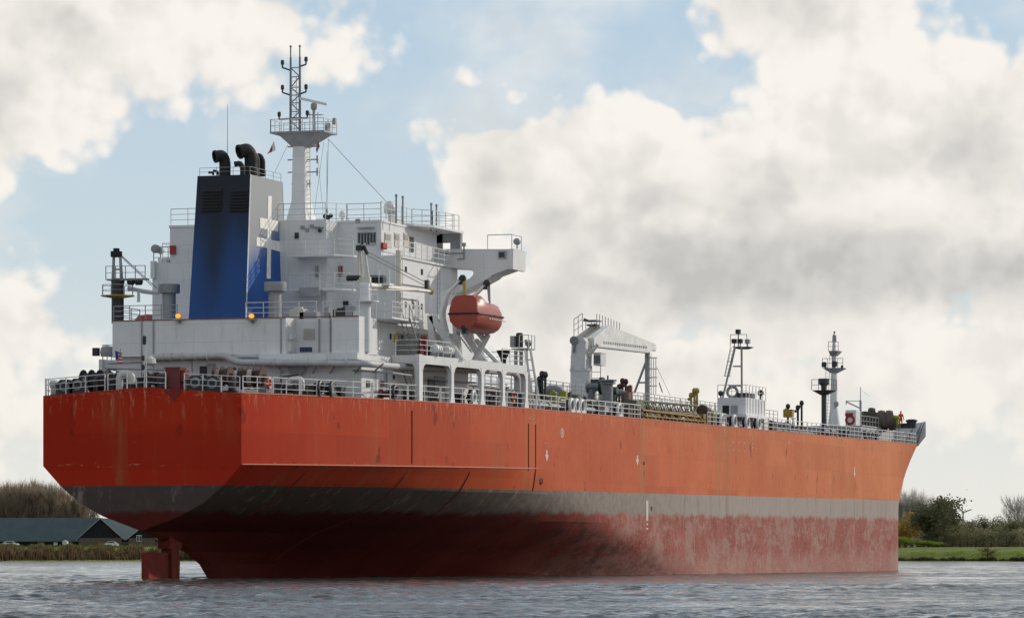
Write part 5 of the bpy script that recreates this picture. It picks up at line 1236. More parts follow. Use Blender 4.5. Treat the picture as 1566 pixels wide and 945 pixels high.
# PV valve clusters: risers with dark valve heads
def pv(pxs, pys, s_, mm=DARK, base=None, fr=True, r=.11, name='pressure_vacuum_valve'):
    m = MB()
    for px, py in zip(pxs, pys):
        c = at_s(px, py, s_); zb = dk(s_, c[1])
        m.tube((s_, c[1], zb), (s_, c[1], c[2]-.1), r, 8); m.lathe((s_, c[1], c[2]-.45), [(r, 0), (.20, .08), (.23, .25), (.20, .4), (.1, .5)], 10)
        m.ball((s_+.1, c[1]-.25, c[2]-.55), .15, 8)
    PT(name, m, mm, smooth=True)
    if fr:
        c0_, c1_ = at_s(pxs[0]-4, pys[0]+14, s_), at_s(pxs[-1]+3, pys[0]+14, s_); m = MB()
        m.rail([(s_-.4, c0_[1], c0_[2]-1.0), (s_-.4, c1_[1], c0_[2]-1.0)], h=1.0, step=.9); zb = dk(s_, c0_[1]); m.tube((s_-.4, c0_[1], zb), (s_-.4, c0_[1], c0_[2]-1), .05, 5); m.tube((s_-.4, c1_[1], zb), (s_-.4, c1_[1], c0_[2]-1), .05, 5); PT('valve_platform', m, mm)
pv((825, 829, 834), (576, 568, 569), 70); pv((947, 952, 957), (588, 579, 580), 98, BROWN); pv((962,), (590,), 99, DARK, fr=False)
pv((1057, 1062, 1066), (601, 594, 594), 118, mat('mustard_valve', (.34, .24, .03), .6, var=.3)); pv((1205,), (618,), 150, DARK, fr=False); pv((1226, 1220), (613, 620), 152, DARK)
c = at_s(1206, 638, 150); m = MB(); m.box(149.6, 150.4, c[1]-.45, c[1]+.45, c[2], at_s(1206, 626, 150)[2]); PT('foam_station', m, MATS['mustard_valve'])
# fire monitor tower by the boat deck end
FT = 45.0
p1 = at_s(800, 533, FT); zt_ = p1[2]
l, r_ = at_s(787, 533, FT)[1], at_s(813, 533, FT)[1]
m = MB(); m.box(FT-.8, FT+.8, l, r_, zt_-.1, zt_); tw = PT('monitor_tower', m, GREY)
m = MB(); m.rail([(FT-.75, at_s(799, 533, FT)[1], zt_), (FT-.75, r_, zt_), (FT+.75, r_, zt_)], h=.95, step=.6, rails=2); PT('railing', m, WHITE2, tw)
for (x0, x1, s_) in ((803, 818, FT-.7), (811, 827, FT-.7), (805, 812, FT+.7), (789, 789, FT), (797, 797, FT)):
    a = at_s(x0, 534, s_); c = at_s(x1, 604, s_); m = MB(); m.tube(a, (c[0], c[1], dk(s_, c[1])), .10 if x0 > 800 else .16, 6); PT('tower_leg', m, WHITE if x0 > 800 else GREY, tw)
for y_ in (550, 566, 582): m = MB(); a = at_s(803+(y_-533)*.21, y_, FT-.7); c = at_s(811+(y_-533)*.21, y_, FT-.7); m.tube(a, c, .05, 5); PT('tower_brace', m, WHITE, tw)
m = MB(); a, c = at_s(782, 514, FT), at_s(788.5, 531, FT); m.box(FT-.3, FT+.3, a[1], c[1], c[2], a[2]); PT('light_box', m, GREY, tw)
m = MB(); a, c = at_s(791.5, 509, FT), at_s(797.5, 531, FT); m.lathe((FT, (a[1]+c[1])/2, c[2]), [(.27, 0), (.27, a[2]-c[2]-.1), (.2, a[2]-c[2])], 14); PT('monitor_barrel', m, DARK, tw)
m = MB(); a = at_s(808, 525, FT); m.ball(a, .27, 10); m.tube(a, (a[0]-.6, a[1], a[2]+.15), .12, 8); m.tube((a[0], a[1], zt_), a, .1, 6); PT('water_monitor', m, GREY, tw)
# manifold and green machinery near the crane
def gp(pts, s_, r, mm, name='manifold_pipe', rad=.5, flr=True):
    m = MB(); P3 = [Vector(at_s(x, y, s_)) for x, y in pts]; m.pipe(m.arc(P3, rad), r, 10)
    if flr:
        for e, o_ in ((P3[0], P3[1]), (P3[-1], P3[-2])): m.lathe(e, [(r*1.5, -.06), (r*1.5, .06)], 12, (e-o_))
    PT(name, m, mm, smooth=True)
gp([(899, 592), (925, 592), (930, 592)], 88, .34, PGREY); gp([(905, 592), (905, 612)], 88, .36, PGREY); gp([(929.5, 586), (929.5, 618)], 86, .44, PGREY, flr=True)
gp([(919, 590), (922, 590)], 87.5, .5, GREEN); gp([(929.5, 574), (929.5, 586)], 86, .07, DARK, flr=False)
m = MB(); c = at_s(929.5, 583.5, 86); m.lathe((c[0], c[1], c[2]-.1), [(.25, 0), (.75, .12), (.75, .26)], 14); PT('standpipe_cap', m, PGREY)
m = MB(); a, c = at_s(905, 580, 89), at_s(917, 592, 89); m.box(88.6, 89.4, a[1], c[1], c[2], a[2]); PT('valve_box', m, GREEN)
m = MB(); a, c = at_s(934, 592, 92), at_s(944, 603, 92); m.lathe((92, a[1], (a[2]+c[2])/2), [(.3, 0), (.34, .05), (.34, c[1]-a[1]-.05), (.3, c[1]-a[1])], 14, (0, 1, 0)); m.box(91.6, 92.4, a[1]+.1, c[1]-.1, dk(92, a[1]), c[2]); PT('cargo_pump', m, GREEN, smooth=True)
gp([(944, 601), (955, 601), (957, 612)], 94, .28, PGREY); gp([(957, 600), (957, 616)], 93, .42, mat('pipe_rust', (.20, .13, .11), .7, var=.3), flr=False)
gp([(833, 615), (836, 596), (856, 596), (861, 614)], 74, .40, PGREY); gp([(845, 600), (872, 604)], 78, .2, BROWN)
m = MB(); c = at_s(874.5, 612, 80); m.lathe((80, c[1], dk(80, c[1])), [(.7, 0), (.7, .9), (.42, 1.0), (.42, 1.6), (.66, 1.75), (.66, 2.15), (.5, 2.2)], 14); PT('vent_post', m, mat('vent_dark', (.09, .085, .075), .6, var=.3), smooth=True)
gp([(880, 622), (940, 624)], 84, .40, PGREY); gp([(858, 616), (884, 618)], 76, .3, PIPEM[1]); gp([(893, 612), (923, 616)], 86.5, .25, PIPEM[1])
m = MB(); a, c = at_s(918, 586, 90), at_s(926, 608, 90)
for k in range(4): q = a[1]+(c[1]-a[1])*k/3; m.tube((90, q, dk(90, q)), (90, q, a[2]), .12, 6)
PT('riser_pipes', m, mat('riser_cream', (.5, .5, .46), .5))
for px, py, s_, w_, h_, mm in ((846, 618, 66, .5, 1.2, YG), (862, 618, 69, .5, 1.2, YG), (853, 618, 67, .9, .6, MATS['mark_white'] if 'mark_white' in MATS else WHITE), (964, 618, 97, .3, 1.8, mat('hose_red', (.25, .05, .04), .6)), (1084, 640, 118, 1.3, .9, YG)):
    c = at_s(px, py, s_); m = MB(); m.box(s_-w_/2, s_+w_/2, c[1]-w_/2, c[1]+w_/2, c[2]-.2, c[2]+h_-.2); m.tube((s_, c[1], dk(s_, c[1])), (s_, c[1], c[2]-.1), .12, 6); m.lathe((s_, c[1], c[2]+h_-.25), [(w_*.3, 0), (w_*.2, .15)], 8); PT('deck_fitting', m, mm)
# more gear filling the deck line
random.seed(9)
for i in range(34):
    px = 812+i*17.2+random.uniform(-4, 4)
    inn = random.uniform(2.0, 9.0); s_, b_ = E(px, 1.0); b_ -= inn*.6; s_ = s_+inn*.6*CO/SI*.0
    if 1096 < px < 1172: continue
    z_ = dk(s_, b_); mm = random.choice([PGREY, DARK, BROWN, GREEN, PIPEM[1], GREY]); k = i % 5; m = MB()
    if k == 0: h_ = random.uniform(.9, 1.5); m.lathe((s_, b_, z_), [(.3, 0), (.3, h_*.5), (.5, h_*.52), (.5, h_*.6), (.3, h_*.62), (.3, h_), (.15, h_+.12)], 12); nm = 'tank_hatch'
    elif k == 1: h_ = random.uniform(.8, 1.3); m.pipe(m.arc([(s_, b_-1.0, z_), (s_, b_-1.0, z_+h_), (s_, b_+1.0, z_+h_), (s_, b_+1.0, z_)], .4), .18, 8); nm = 'pipe_loop'
    elif k == 2: m.tube((s_, b_, z_), (s_, b_, z_+1.7), .07, 6); m.torus((s_, b_, z_+1.75), .25, .04, (0, 0, 1), 12, 5); m.lathe((s_, b_, z_), [(.35, 0), (.35, .5), (.1, .8)], 10); nm = 'valve_wheel'
    elif k == 3: m.box(s_-.8, s_+.8, b_-.4, b_+.4, z_, z_+.9); m.box(s_-.85, s_+.85, b_-.45, b_+.45, z_+.9, z_+.97); nm = 'deck_locker'
    else: m.tube((s_-2, b_, z_+.7), (s_+2.5, b_, z_+.75), .3, 10); m.lathe((s_, b_, z_+.72), [(.45, -.1), (.45, .1)], 12, (1, 0, 0)); m.box(s_-.2, s_+.2, b_-.4, b_+.4, z_, z_+.5); nm = 'pipe_valve'
    PT(nm, m, mm, smooth=k in (0, 1, 4))
# ---- hose crane
cs = 95.0
def K(px, py): return at_s(px, py, cs)
l, r_ = K(873, 600)[1], K(904, 600)[1]; zc_ = K(888, 564)[2]
m = MB(); m.lathe((cs, (l+r_)/2, 12.1), [((r_-l)/2, 0), ((r_-l)/2, zc_-12.1-.2), ((r_-l)/2+.06, zc_-12.1-.2), ((r_-l)/2+.06, zc_-12.1)], 24); crane = PT('crane_pedestal', m, mat('crane_grey', (.58, .59, .59), .5, streak=(RUST, .3)), smooth=True, label='stout grey pedestal of the hose crane amidships')
l, r_ = K(877, 560)[1], K(899, 560)[1]; zt_ = K(880, 518)[2]
m = MB(); m.prism([(cs-.9, l, zc_), (cs-.9, r_, zc_), (cs-.9, r_+.1, zt_-.3), (cs-.9, K(893, 512)[1], zt_+.3), (cs-.9, l+.15, zt_), ], (1.9, 0, 0)); PT('crane_house', m, MATS['crane_grey'], crane)
m = MB(); m.lathe((cs-.95, K(883, 518)[1], K(883, 518)[2]-.2), [(.38, 0), (.38, .1), (.25, .12)], 14, (-1, 0, 0)); m.pipe(m.arc([(cs-1, K(882, 520)[1], K(882, 520)[2]), (cs-1, K(884, 528)[1], K(884, 528)[2]), (cs-1, K(883, 540)[1], K(883, 540)[2])], .3), .1, 6); PT('crane_hose', m, PGREY, crane)
# jib runs forward and rests on its crutch
base = Vector(K(899, 519)); tip = Vector(Q(992, 532, base.y-.2)); 
m = MB(); bj = base.y-.45; s0 = cs+.4; L = tip.x-s0; zb0, ztp = base.z-.1, tip.z
def J(f, z_): return (s0+L*f, bj, z_)
pk = Q(924, 498, base.y)
fpk = max(.2, (pk[0]-s0)/L)
prof = [J(0, zb0-.5), J(0, zb0+.25), J(fpk, pk[2]), J(1.0, ztp+.35), J(1.02, ztp), J(1.0, ztp-.35), J(.85, ztp-.55)]
m.prism(prof, (0, .9, 0)); PT('crane_jib', m, mat('jib_white', (.70, .69, .67), .5, streak=(RUST, .2)), crane, label='cream box-girder jib laid forward on its crutch')
m = MB(); m.tube(Vector(J(-.01, zb0-.5))+Vector((0, .95, 0)), Vector(J(.86, ztp-.58))+Vector((0, .95, 0)), .09, 6)
for k in range(20): f = .15+.72*k/20; c = Vector(J(f, zb0-.5+(ztp-zb0)*f)) ; m.box(c.x-.1, c.x+.25, bj+.9, bj+.94, c.z+.35, c.z+.55)
PT('jib_flange', m, GREY, crane)
m = MB()
for k in range(9): f = fpk-.04+(.60-fpk)*k/8; zz = pk[2]+(ztp+.35-pk[2])*(f-fpk)/(1-fpk) if f > fpk else pk[2]; m.tube(J(f, zz-.1), J(f, zz+1.0), .035, 5)
m.tube(J(fpk, pk[2]), J(1, ztp+.6), .02, 4); PT('jib_handrail', m, GREY, crane)
m = MB(); a, c = K(882, 500), K(919, 500); m.tube(K(881, 519), K(912, 497), .22, 6); m.tube(K(890, 519), K(918, 499), .12, 6); PT('luffing_cylinder', m, CREAM, crane)
m = MB(); m.box(cs-.8, cs+.8, K(896, 500)[1], K(916, 500)[1], K(900, 492)[2], K(900, 490)[2]); m.box(cs-.5, cs+.5, K(900, 500)[1], K(915, 500)[1], K(900, 499)[2], K(900, 496)[2]); m.tube(K(893, 488), K(899, 490), .1, 5); PT('crane_top_platform', m, DARK, crane)
m = MB(); z_ = K(885, 512)[2]; m.rail([(cs-.8, K(882, 505)[1], z_-.2), (cs-.8, K(895, 505)[1], z_+.3)], h=1.5, step=.5); m.rail([(cs-.8, K(900, 500)[1], K(900, 500)[2]-.2), (cs-.8, K(917, 500)[1], K(900, 500)[2]-.2)], h=.7, step=.6, rails=2); PT('railing', m, GREY, crane)
m = MB(); a, c = K(905, 540), K(916, 558); m.box(cs+.5, cs+2.0, a[1], c[1], c[2], a[2]); m.box(cs+.45, cs+2.05, a[1]-.04, c[1]+.04, a[2], a[2]+.08); cabp = PT('crane_cab', m, MATS['crane_grey'], crane)
m = MB()
for k in range(4): q = a[1]+.08+(c[1]-a[1]-.1)*k/4; m.box(cs+.46, cs+.5, q, q+.08, c[2]+.15, a[2]-.15)
PT('cab_slat', m, DARK, cabp)
m = MB(); m.tube(K(901, 544), K(914, 526), .16, 8); m.tube(K(903, 545), K(900, 520), .08, 6); PT('jib_cylinder', m, CREAM, crane)
m = MB(); m.ladder((cs+.5, K(909, 560)[1], K(909, 606)[2]), (cs+.5, K(909, 560)[1], K(909, 559)[2]), (0, 1, 0), w=.8, step=.5, r=.04); PT('ladder', m, GREY, crane)
m = MB(); a = K(875, 546); m.tube(a, K(874, 556), .05, 5); m.ball(a, .15, 8); PT('flood_lamp', m, DARK, crane)
# crutch
ks = tip.x-.6
def KR(px, py): return at_s(px, py, ks)
cbk = KR(990, 560)[1]
m = MB(); m.tube((ks, cbk, 12.2), (ks, cbk, KR(990, 536)[2]), .24, 8); m.box(ks-.5, ks+.5, cbk-.6, cbk+.6, KR(990, 537)[2], KR(990, 535)[2]); cr_ = PT('jib_crutch', m, GREY)
m = MB(); m.tube(KR(988, 553), KR(970, 601), .12, 6); m.tube(KR(975, 585), KR(988, 585), .08, 6); PT('crutch_brace', m, GREY, cr_)
m = MB()
for x in (996, 999.5, 1003): m.tube(KR(x, 603), KR(x, 547), .04, 5)
for y_ in (547, 564, 577, 590): m.tube(KR(994, y_), KR(1005, y_), .05, 5)
m.ladder(KR(993, 606), KR(993, 540), (0, 1, 0), w=.35); PT('ladder_cage', m, WHITE2, cr_)
for (x0, y0, x1, y1) in ((1004, 560, 1025, 605), (1008, 585, 1013, 600)): m = MB(); m.tube(KR(x0, y0), KR(x1, y1), .02 if x1 > 1020 else .06, 4); PT('stay_wire', m, WIRE)
# ---- stowed accommodation ladder
g0 = E(973, .9); g1 = E(1067, .9); gb = 12.6
a, c = Q(978, 612, gb), Q(1066, 620, gb)
zt0, zt1 = a[2], c[2]; zb0, zb1 = Q(978, 627, gb)[2], Q(1066, 633, gb)[2]
m = MB()
for (za, zb_) in ((zt0, zt1), (zb0, zb1)):
    for bb in (gb, gb-.8): m.tube((a[0], bb, za), (c[0], bb, zb_), .07, 5)
n = 16
for i in range(n):
    f0, f1 = i/n, (i+1)/n
    for bb in (gb, gb-.8):
        u = (a[0]+(c[0]-a[0])*f0, bb, (zb0+(zb1-zb0)*f0) if i % 2 else (zt0+(zt1-zt0)*f0)); v = (a[0]+(c[0]-a[0])*f1, bb, (zt0+(zt1-zt0)*f1) if i % 2 else (zb0+(zb1-zb0)*f1)); m.tube(u, v, .05, 4)
m.box(a[0]-1, a[0]+1, gb-.8, gb+.05, zb0-.1, zt0); PT('gangway_truss', m, mat('truss_green', (.10, .105, .06), .5, var=.3, streak=(RUST, .4)))
m = MB()
for i in range(9):
    f = i/8; s_ = a[0]+(c[0]-a[0])*f; z_ = zb0+(zb1-zb0)*f; m.tube((s_, gb, z_), (s_+.9, gb+.5, zd(s_)+.1), .06, 5); m.tube((s_, gb, z_), (s_, gb+.4, zd(s_)+.1), .07, 5)
m.tube((a[0], gb+.45, zd(a[0])+.35), (c[0], gb+.45, zd(c[0])+.35), .07, 5); m.box(a[0], c[0], gb-.6, gb+.3, zd(a[0])+.75, zd(a[0])+.9)
PT('gangway_support', m, mat('yellow_rust', (.30, .19, .04), .7, var=.35, streak=(RUST, .6)))
m = MB(); p = Q(1073, 627, 11.5); m.lathe((p[0], p[1], p[2]), [(.3, 0), (.5, .1), (.5, 1.5), (.3, 1.6)], 12, (1, 0, -.1)); PT('hose_bundle', m, BROWN)
for px in (960, 970, 1072, 1080, 1090): p = E(px, 1.2); m = MB(); m.box(p[0]-.3, p[0]+.4, p[1]-.3, p[1]+.3, zd(p[0]), zd(p[0])+1.0); PT('gangway_winch', m, mat('mustard', (.22, .16, .03), .6, var=.3) if px > 1000 else BROWN)
edge_rail(g1[0]+1, g1[0]+5, mat_=WHITE2)
# ---- deckhouse with tripod light mast
ds_ = 101.5
l, r_ = at_s(1097, 620, ds_)[1], at_s(1140.5, 620, ds_)[1]; zb_ = at_s(1097, 634, ds_)[2]; zt_ = at_s(1110, 608, ds_)[2]; s1_ = Q(1171, 620, r_)[0]
m = MB(); m.box(ds_, s1_, l, r_, zb_, zt_); dh = PT('deckhouse', m, WHITE, label='small white deckhouse on stilts beside the starboard rail')
m = MB()
for k in range(7): s_ = ds_+(s1_-ds_)*(k+.5)/7; m.box(s_-.06, s_+.06, r_+.003, r_+.06, zb_+.1, zt_-.05)
PT('stiffener', m, WHITE, dh)
m = MB(); a, c = at_s(1105, 620, ds_), at_s(1115, 633, ds_); m.box(ds_-.03, ds_, a[1], c[1], c[2], a[2]); PT('doorway', m, SOOT, dh)
m = MB(); a, c = at_s(1118, 620, ds_), at_s(1128, 633, ds_); m.box(ds_-.08, ds_-.002, a[1], c[1], c[2], a[2]); PT('door', m, GREY, dh)
m = MB(); m.box(ds_-1.0, s1_+.2, l-.1, r_+.3, zb_-.25, zb_-.01)
for s_ in (ds_-.8, ds_+2, s1_-.2):
    for bb in (l, r_): m.box(s_, s_+.2, bb-.1, bb+.15, 12.2, zb_-.2)
m.box(s1_-1.6, s1_-.2, r_+.18, r_+.28, 12.45, zb_); PT('deckhouse_frame', m, WHITE, dh)
m = MB(); m.rail([(ds_+.1, l, zt_), (ds_+.1, r_, zt_), (s1_, r_, zt_)], h=1.1, step=1.1, rails=2); PT('railing', m, WHITE2, dh)
m = MB(); p = at_s(1120, 604, ds_+1.5); m.torus((p[0], p[1], zt_+.55), .45, .14, (1, 0, 0), 16, 8); PT('rope_coil', m, GREY, dh)
m = MB(); m.box(ds_+1, ds_+3.5, p[1]+.5, p[1]+1.5, zt_, zt_+.45); PT('roof_locker', m, DARK, dh)
m = MB(); m.tube((ds_+.4, l+.2, zt_-.02), (ds_+.4, l+.2, zt_+.3), .07, 6); m.ball((ds_+.4, l+.2, zt_+.4), .25, 8); PT('roof_vent', m, DARK, dh)
m = MB(); m.ball((s1_-1, r_-.2, zt_+.6), .3, 8); m.tube((s1_-1, r_-.2, zt_), (s1_-1, r_-.2, zt_+.6), .08, 6); PT('roof_vent', m, DARK, dh)
def T_(px, py): return at_s(px, py, ds_+1.0)
zp = T_(1128, 531)[2]
m = MB(); m.tube((T_(1126, 535)[0]-.5, T_(1126, 535)[1], zp), (ds_+.4, T_(1108, 605)[1], zt_), .10, 6); m.tube((ds_+2.2, T_(1129, 535)[1], zp), (ds_+4, T_(1121, 600)[1], zt_), .08, 6); m.tube((ds_+1, T_(1134, 535)[1], zp), (ds_+1, T_(1134.5, 605)[1], zt_), .10, 6)
m.tube(T_(1121, 560), T_(1133, 560), .07, 5); m.tube(T_(1114, 589), T_(1134, 590), .07, 5); tm = PT('light_mast', m, GREY)
m = MB(); m.prism([T_(1124, 533), T_(1138, 533), T_(1147, 530), T_(1119, 530)], (1.5, 0, 0)); PT('mast_platform', m, DARK, tm)
m = MB(); z_ = T_(1128, 530)[2]; m.rail([(ds_+1, T_(1117, 530)[1], z_), (ds_+1, T_(1142, 530)[1], z_)], h=1.05, step=.7, rails=2, r=.03); PT('railing', m, GREY, tm)
m = MB(); m.ladder(T_(1112, 575), T_(1122, 531), (0, 1, 0), w=.4); m.tube(T_(1108, 575), T_(1117, 531), .03, 4); m.tube(T_(1107, 574.5), T_(1117, 575), .05, 4); m.tube(T_(1112, 552.5), T_(1121, 553), .05, 4); PT('ladder', m, GREY, tm)
for px, py in ((1129, 507), (1123, 521.5), (1132, 521.5), (1143.5, 522)):
    p = T_(px, py); m = MB(); m.box(p[0]-.25, p[0]+.2, p[1]-.19, p[1]+.19, p[2]-.2, p[2]+.18); m.tube((p[0], p[1], p[2]-.2), (p[0], p[1], T_(px, 530)[2]), .05, 5); m.box(p[0]-.28, p[0]-.25, p[1]-.15, p[1]+.15, p[2]-.14, p[2]+.13); PT('flood_lamp', m, DARK if px != 1143.5 else GREY, tm)

# ------------------------------------------------------------------ forecastle
FZ = 14.35
m = MB(); sts = np.linspace(152, 181.5, 24)
def Bd(s_): return Bh(s_, zd(s_))
ol = [(s_, Bd(s_)*.80, FZ) for s_ in sts]+[(s_, -Bd(s_)*.80, FZ) for s_ in sts[::-1]]
m.prism([(a, b, 12.3) for a, b, c in ol], (0, 0, FZ-12.3)); fc = PT('forecastle', m, mat('forecastle_grey', (.33, .34, .345), .6, var=.15, streak=(RUST, .3)))
m = MB(); pts = [(s_, Bd(s_)*.80, FZ) for s_ in sts[:16]]; m.rail(pts, h=1.0, step=2.4, rails=2, r=.03); PT('railing', m, GREY)
m = MB(); m.pipe([(a, b+.03, FZ) for a, b, c in pts], .08, 5); PT('forecastle_lip', m, mat('lip_grey', (.4, .41, .42), .5))
# bow bulwark, grey inside
ss = list(np.linspace(169.0, 182.9, 28)); vs = []; fs = []
rows = []
for side in (1, -1):
    for s_ in (ss if side == 1 else ss[::-1]):
        B = Bd(s_); f = (s_-169)/(182.9-169); bx_ = B*side
        nx = .35+.9*f; ex = .7 if B > 1 else .2
        h_ = 2.5 if f > .08 else .9+1.6*f/.08
        rows.append(((s_, bx_, zd(s_)-.05), (s_+nx*1.0, bx_+ex*side, zd(s_)+h_)))
m = MB(); v_in = []; v_out = []
N = len(rows); vs = []
for a, b in rows:
    a = Vector(a); b = Vector(b); t_ = Vector((.05, .0, 0)); o_ = Vector((.06, .08*(1 if a.y > 0 else -1), 0)); vs += [a, b, b+o_, a+o_]
for i in range(N-1):
    for k in range(4): fs.append((i*4+k, (i+1)*4+k, (i+1)*4+(k+1) % 4, i*4+(k+1) % 4))
fs += [(0, 1, 2, 3), tuple((N-1)*4+k for k in range(4))]
m.add(vs, fs); PT('bow_bulwark', m, mat('bulwark_grey', (.40, .41, .415), .6, var=.15, streak=(RUST, .3)), label='grey flared bow bulwark seen from inside')
for sg in (1, -1):
    for i in range(3, N-1, 6):
        a, b = Vector(rows[i][0]), Vector(rows[i][1])
        if a.y*sg <= 0: continue
        m = MB(); inn = Vector((-.5, -.5*sg, 0)); m.prism([a, a+inn, b], (.06, 0, 0)); PT('bulwark_stay', m, MATS['bulwark_grey'])
# windlass and covered rope drums
def F(px, py, s_=162): return at_s(px, py, s_)
COVER = mat('olive_cover', (.075, .07, .05), .9, var=.3, vs=2)
COVB = mat('brown_cover', (.13, .105, .085), .9, var=.3, vs=2)
lst = [(1322, 641, .85, COVER), (1332, 637, .95, COVER), (1330, 645, .9, COVER), (1341, 642, .8, COVB), (1347, 641, .95, COVB), (1353, 643, .9, COVB), (1359, 641, .95, COVB), (1364, 646, .8, COVER), (1339, 650, .7, COVER), (1350, 650, .7, DARK), (1327, 651, .7, DARK)]
for px, py, r_, mm in lst:
    p = F(px, py, 161); m = MB(); m.lathe((p[0], p[1]-.35, p[2]), [(r_*.5, 0), (r_*.95, .08), (r_, .4), (r_*.92, .75), (r_*.4, .85)], 12, (.25, 1, 0)); m.box(p[0]-.3, p[0]+.3, p[1]-.2, p[1]+.2, FZ-.02, p[2]-.2); PT('covered_rope_drum', m, mm, smooth=True)
for px, py, w_, h_, mm in ((1369, 652, .8, 1.3, YG), (1310, 652, .8, .9, BROWN), (1386, 655, 1.2, .5, DARK), (1394, 655, 1.0, .9, DARK)):
    p = F(px, py, 161); m = MB(); m.lathe((p[0], p[1], FZ-.02), [(w_/2, 0), (w_/2, h_*.7), (w_*.6, h_*.75), (w_*.6, h_*.9), (w_*.3, h_)], 10); PT('windlass_gear', m, mm)
# small paint store with hatch ring
a, c = at_s(1293, 627, 156), at_s(1309, 654, 156)
m = MB(); m.box(156, 158.3, a[1], c[1], FZ-.03, a[2]); ps = PT('paint_store', m, WHITE)
m = MB(); q = at_s(1300, 648, 156); m.torus((155.95, q[1], FZ+.7), .4, .12, (1, 0, 0), 14, 6); m.box(155.93, 156, q[1]-.5, q[1]+.3, FZ+1.1, FZ+1.4); PT('red_trim', m, REDP, ps)
# foremast
fm = 160.0
def G(px, py): return at_s(px, py, fm)
fb = G(1275.5, 560)[1]
m = MB(); m.lathe((fm, fb, 12.4), [(.8, 0), (.62, G(1275.5, 648)[2]-12.4), (.36, G(1275.5, 620)[2]-12.4), (.32, G(1275.5, 575)[2]-12.4), (.24, G(1275.5, 562)[2]-12.4), (.24, G(1275.5, 538)[2]-12.4), (.12, G(1275.5, 518)[2]-12.4)], 14); fmst = PT('foremast', m, WHITE, smooth=True, label='white foremast with two railed platforms')
for pyp, x0, x1, hh in ((563, 1261, 1292, .95), (537, 1270, 1285, .9)):
    zc1 = G(1275.5, pyp)[2]; l_, r2 = G(x0, pyp)[1], G(x1, pyp)[1]
    m = MB(); m.add([(fm-.3, fb-.3, zc1-.5), (fm+.3, fb-.3, zc1-.5), (fm+.3, fb+.3, zc1-.5), (fm-.3, fb+.3, zc1-.5), (fm-.9, l_, zc1), (fm+.9, l_, zc1), (fm+.9, r2, zc1), (fm-.9, r2, zc1)], [(3,2,1,0),(4,5,6,7),(0,1,5,4),(1,2,6,5),(2,3,7,6),(3,0,4,7)]); PT('mast_platform', m, GREY, fmst)
    m = MB(); m.rail([(fm-.85, l_, zc1), (fm-.85, r2, zc1)], h=hh, step=.6, rails=2, r=.03); PT('railing', m, GREY, fmst)
for px, py, r_, mm in ((1263.5, 558, .26, DARK), (1279.5, 557, .28, DARK), (1276, 515, .2, GREY), (1276, 520, .22, GREY), (1276, 508, .09, DARK), (1291, 561, .13, DARK), (1282, 618, .25, GREY)):
    p = G(px, py); m = MB(); m.lathe((fm-.9 if px != 1276 else fm, p[1], p[2]-r_), [(r_*.7, 0), (r_, .06), (r_, r_*1.7), (r_*.5, r_*2)], 10); m.tube((fm-.9 if px != 1276 else fm, p[1], p[2]-r_), (fm-.2, fb, p[2]-r_-.25), .05, 5); PT('mast_lamp', m, mm, fmst)
m = MB(); m.ladder((fm-.6, fb-.9, 13), (fm-.4, fb-.55, G(1275.5, 566)[2]), (0, 1, 0), w=.4); m.ladder((fm-.3, fb-.3, G(1275.5, 562)[2]), (fm-.3, fb-.2, G(1275.5, 538)[2]), (0, 1, 0), w=.3); PT('ladder', m, GREY, fmst)
# dark vent post with basket
vm_ = 152.0
def H_(px, py): return at_s(px, py, vm_)
vb = H_(1260, 600)[1]
m = MB(); m.tube((vm_, vb, 12.4), (vm_, vb, H_(1260, 604)[2]), .25, 10); m.lathe((vm_, vb, H_(1260, 602)[2]), [(.25, 0), (.3, .8), (.55, 1.0), (.55, 1.5)], 12); vp = PT('vent_post', m, mat('post_dark', (.05, .055, .06), .6))
zc1 = H_(1260, 597)[2]; l_, r2 = H_(1245, 597)[1], H_(1276, 597)[1]
m = MB(); m.add([(vm_-.3, vb-.3, zc1-.45), (vm_+.3, vb-.3, zc1-.45), (vm_+.3, vb+.3, zc1-.45), (vm_-.3, vb+.3, zc1-.45), (vm_-1, l_, zc1), (vm_+1, l_, zc1), (vm_+1, r2, zc1), (vm_-1, r2, zc1)], [(3,2,1,0),(4,5,6,7),(0,1,5,4),(1,2,6,5),(2,3,7,6),(3,0,4,7)]); PT('post_platform', m, MATS['post_dark'], vp)
m = MB(); m.rail([(vm_-1, l_, zc1), (vm_-1, r2, zc1), (vm_+1, r2, zc1)], h=1.05, step=.7, rails=2, r=.03); PT('railing', m, MATS['post_dark'], vp)
m = MB(); m.ladder((vm_-.4, vb+.55, 13), (vm_-.4, vb+.55, zc1), (0, 1, 0), w=.4); PT('ladder', m, GREY, vp)
# store davit
jp = at_s(1316, 650, 158); m = MB(); m.tube((158, jp[1], FZ-.02), (158, jp[1], at_s(1316, 612, 158)[2]), .12, 8); m.tube((158, jp[1], at_s(1316, 612, 158)[2]), (158, jp[1], at_s(1316, 592, 158)[2]), .04, 5); m.tube(at_s(1315, 624, 158), at_s(1294, 614, 158), .07, 6); m.tube(at_s(1315, 613, 158), at_s(1294, 613, 158), .035, 5); m.tube(at_s(1294, 613, 158), at_s(1294, 619, 158), .05, 5); PT('store_davit', m, GREY)
m = MB(); m.tube(at_s(1317, 596, 158), at_s(1330, 606, 158), .012, 4); PT('stay_wire', m, WIRE)

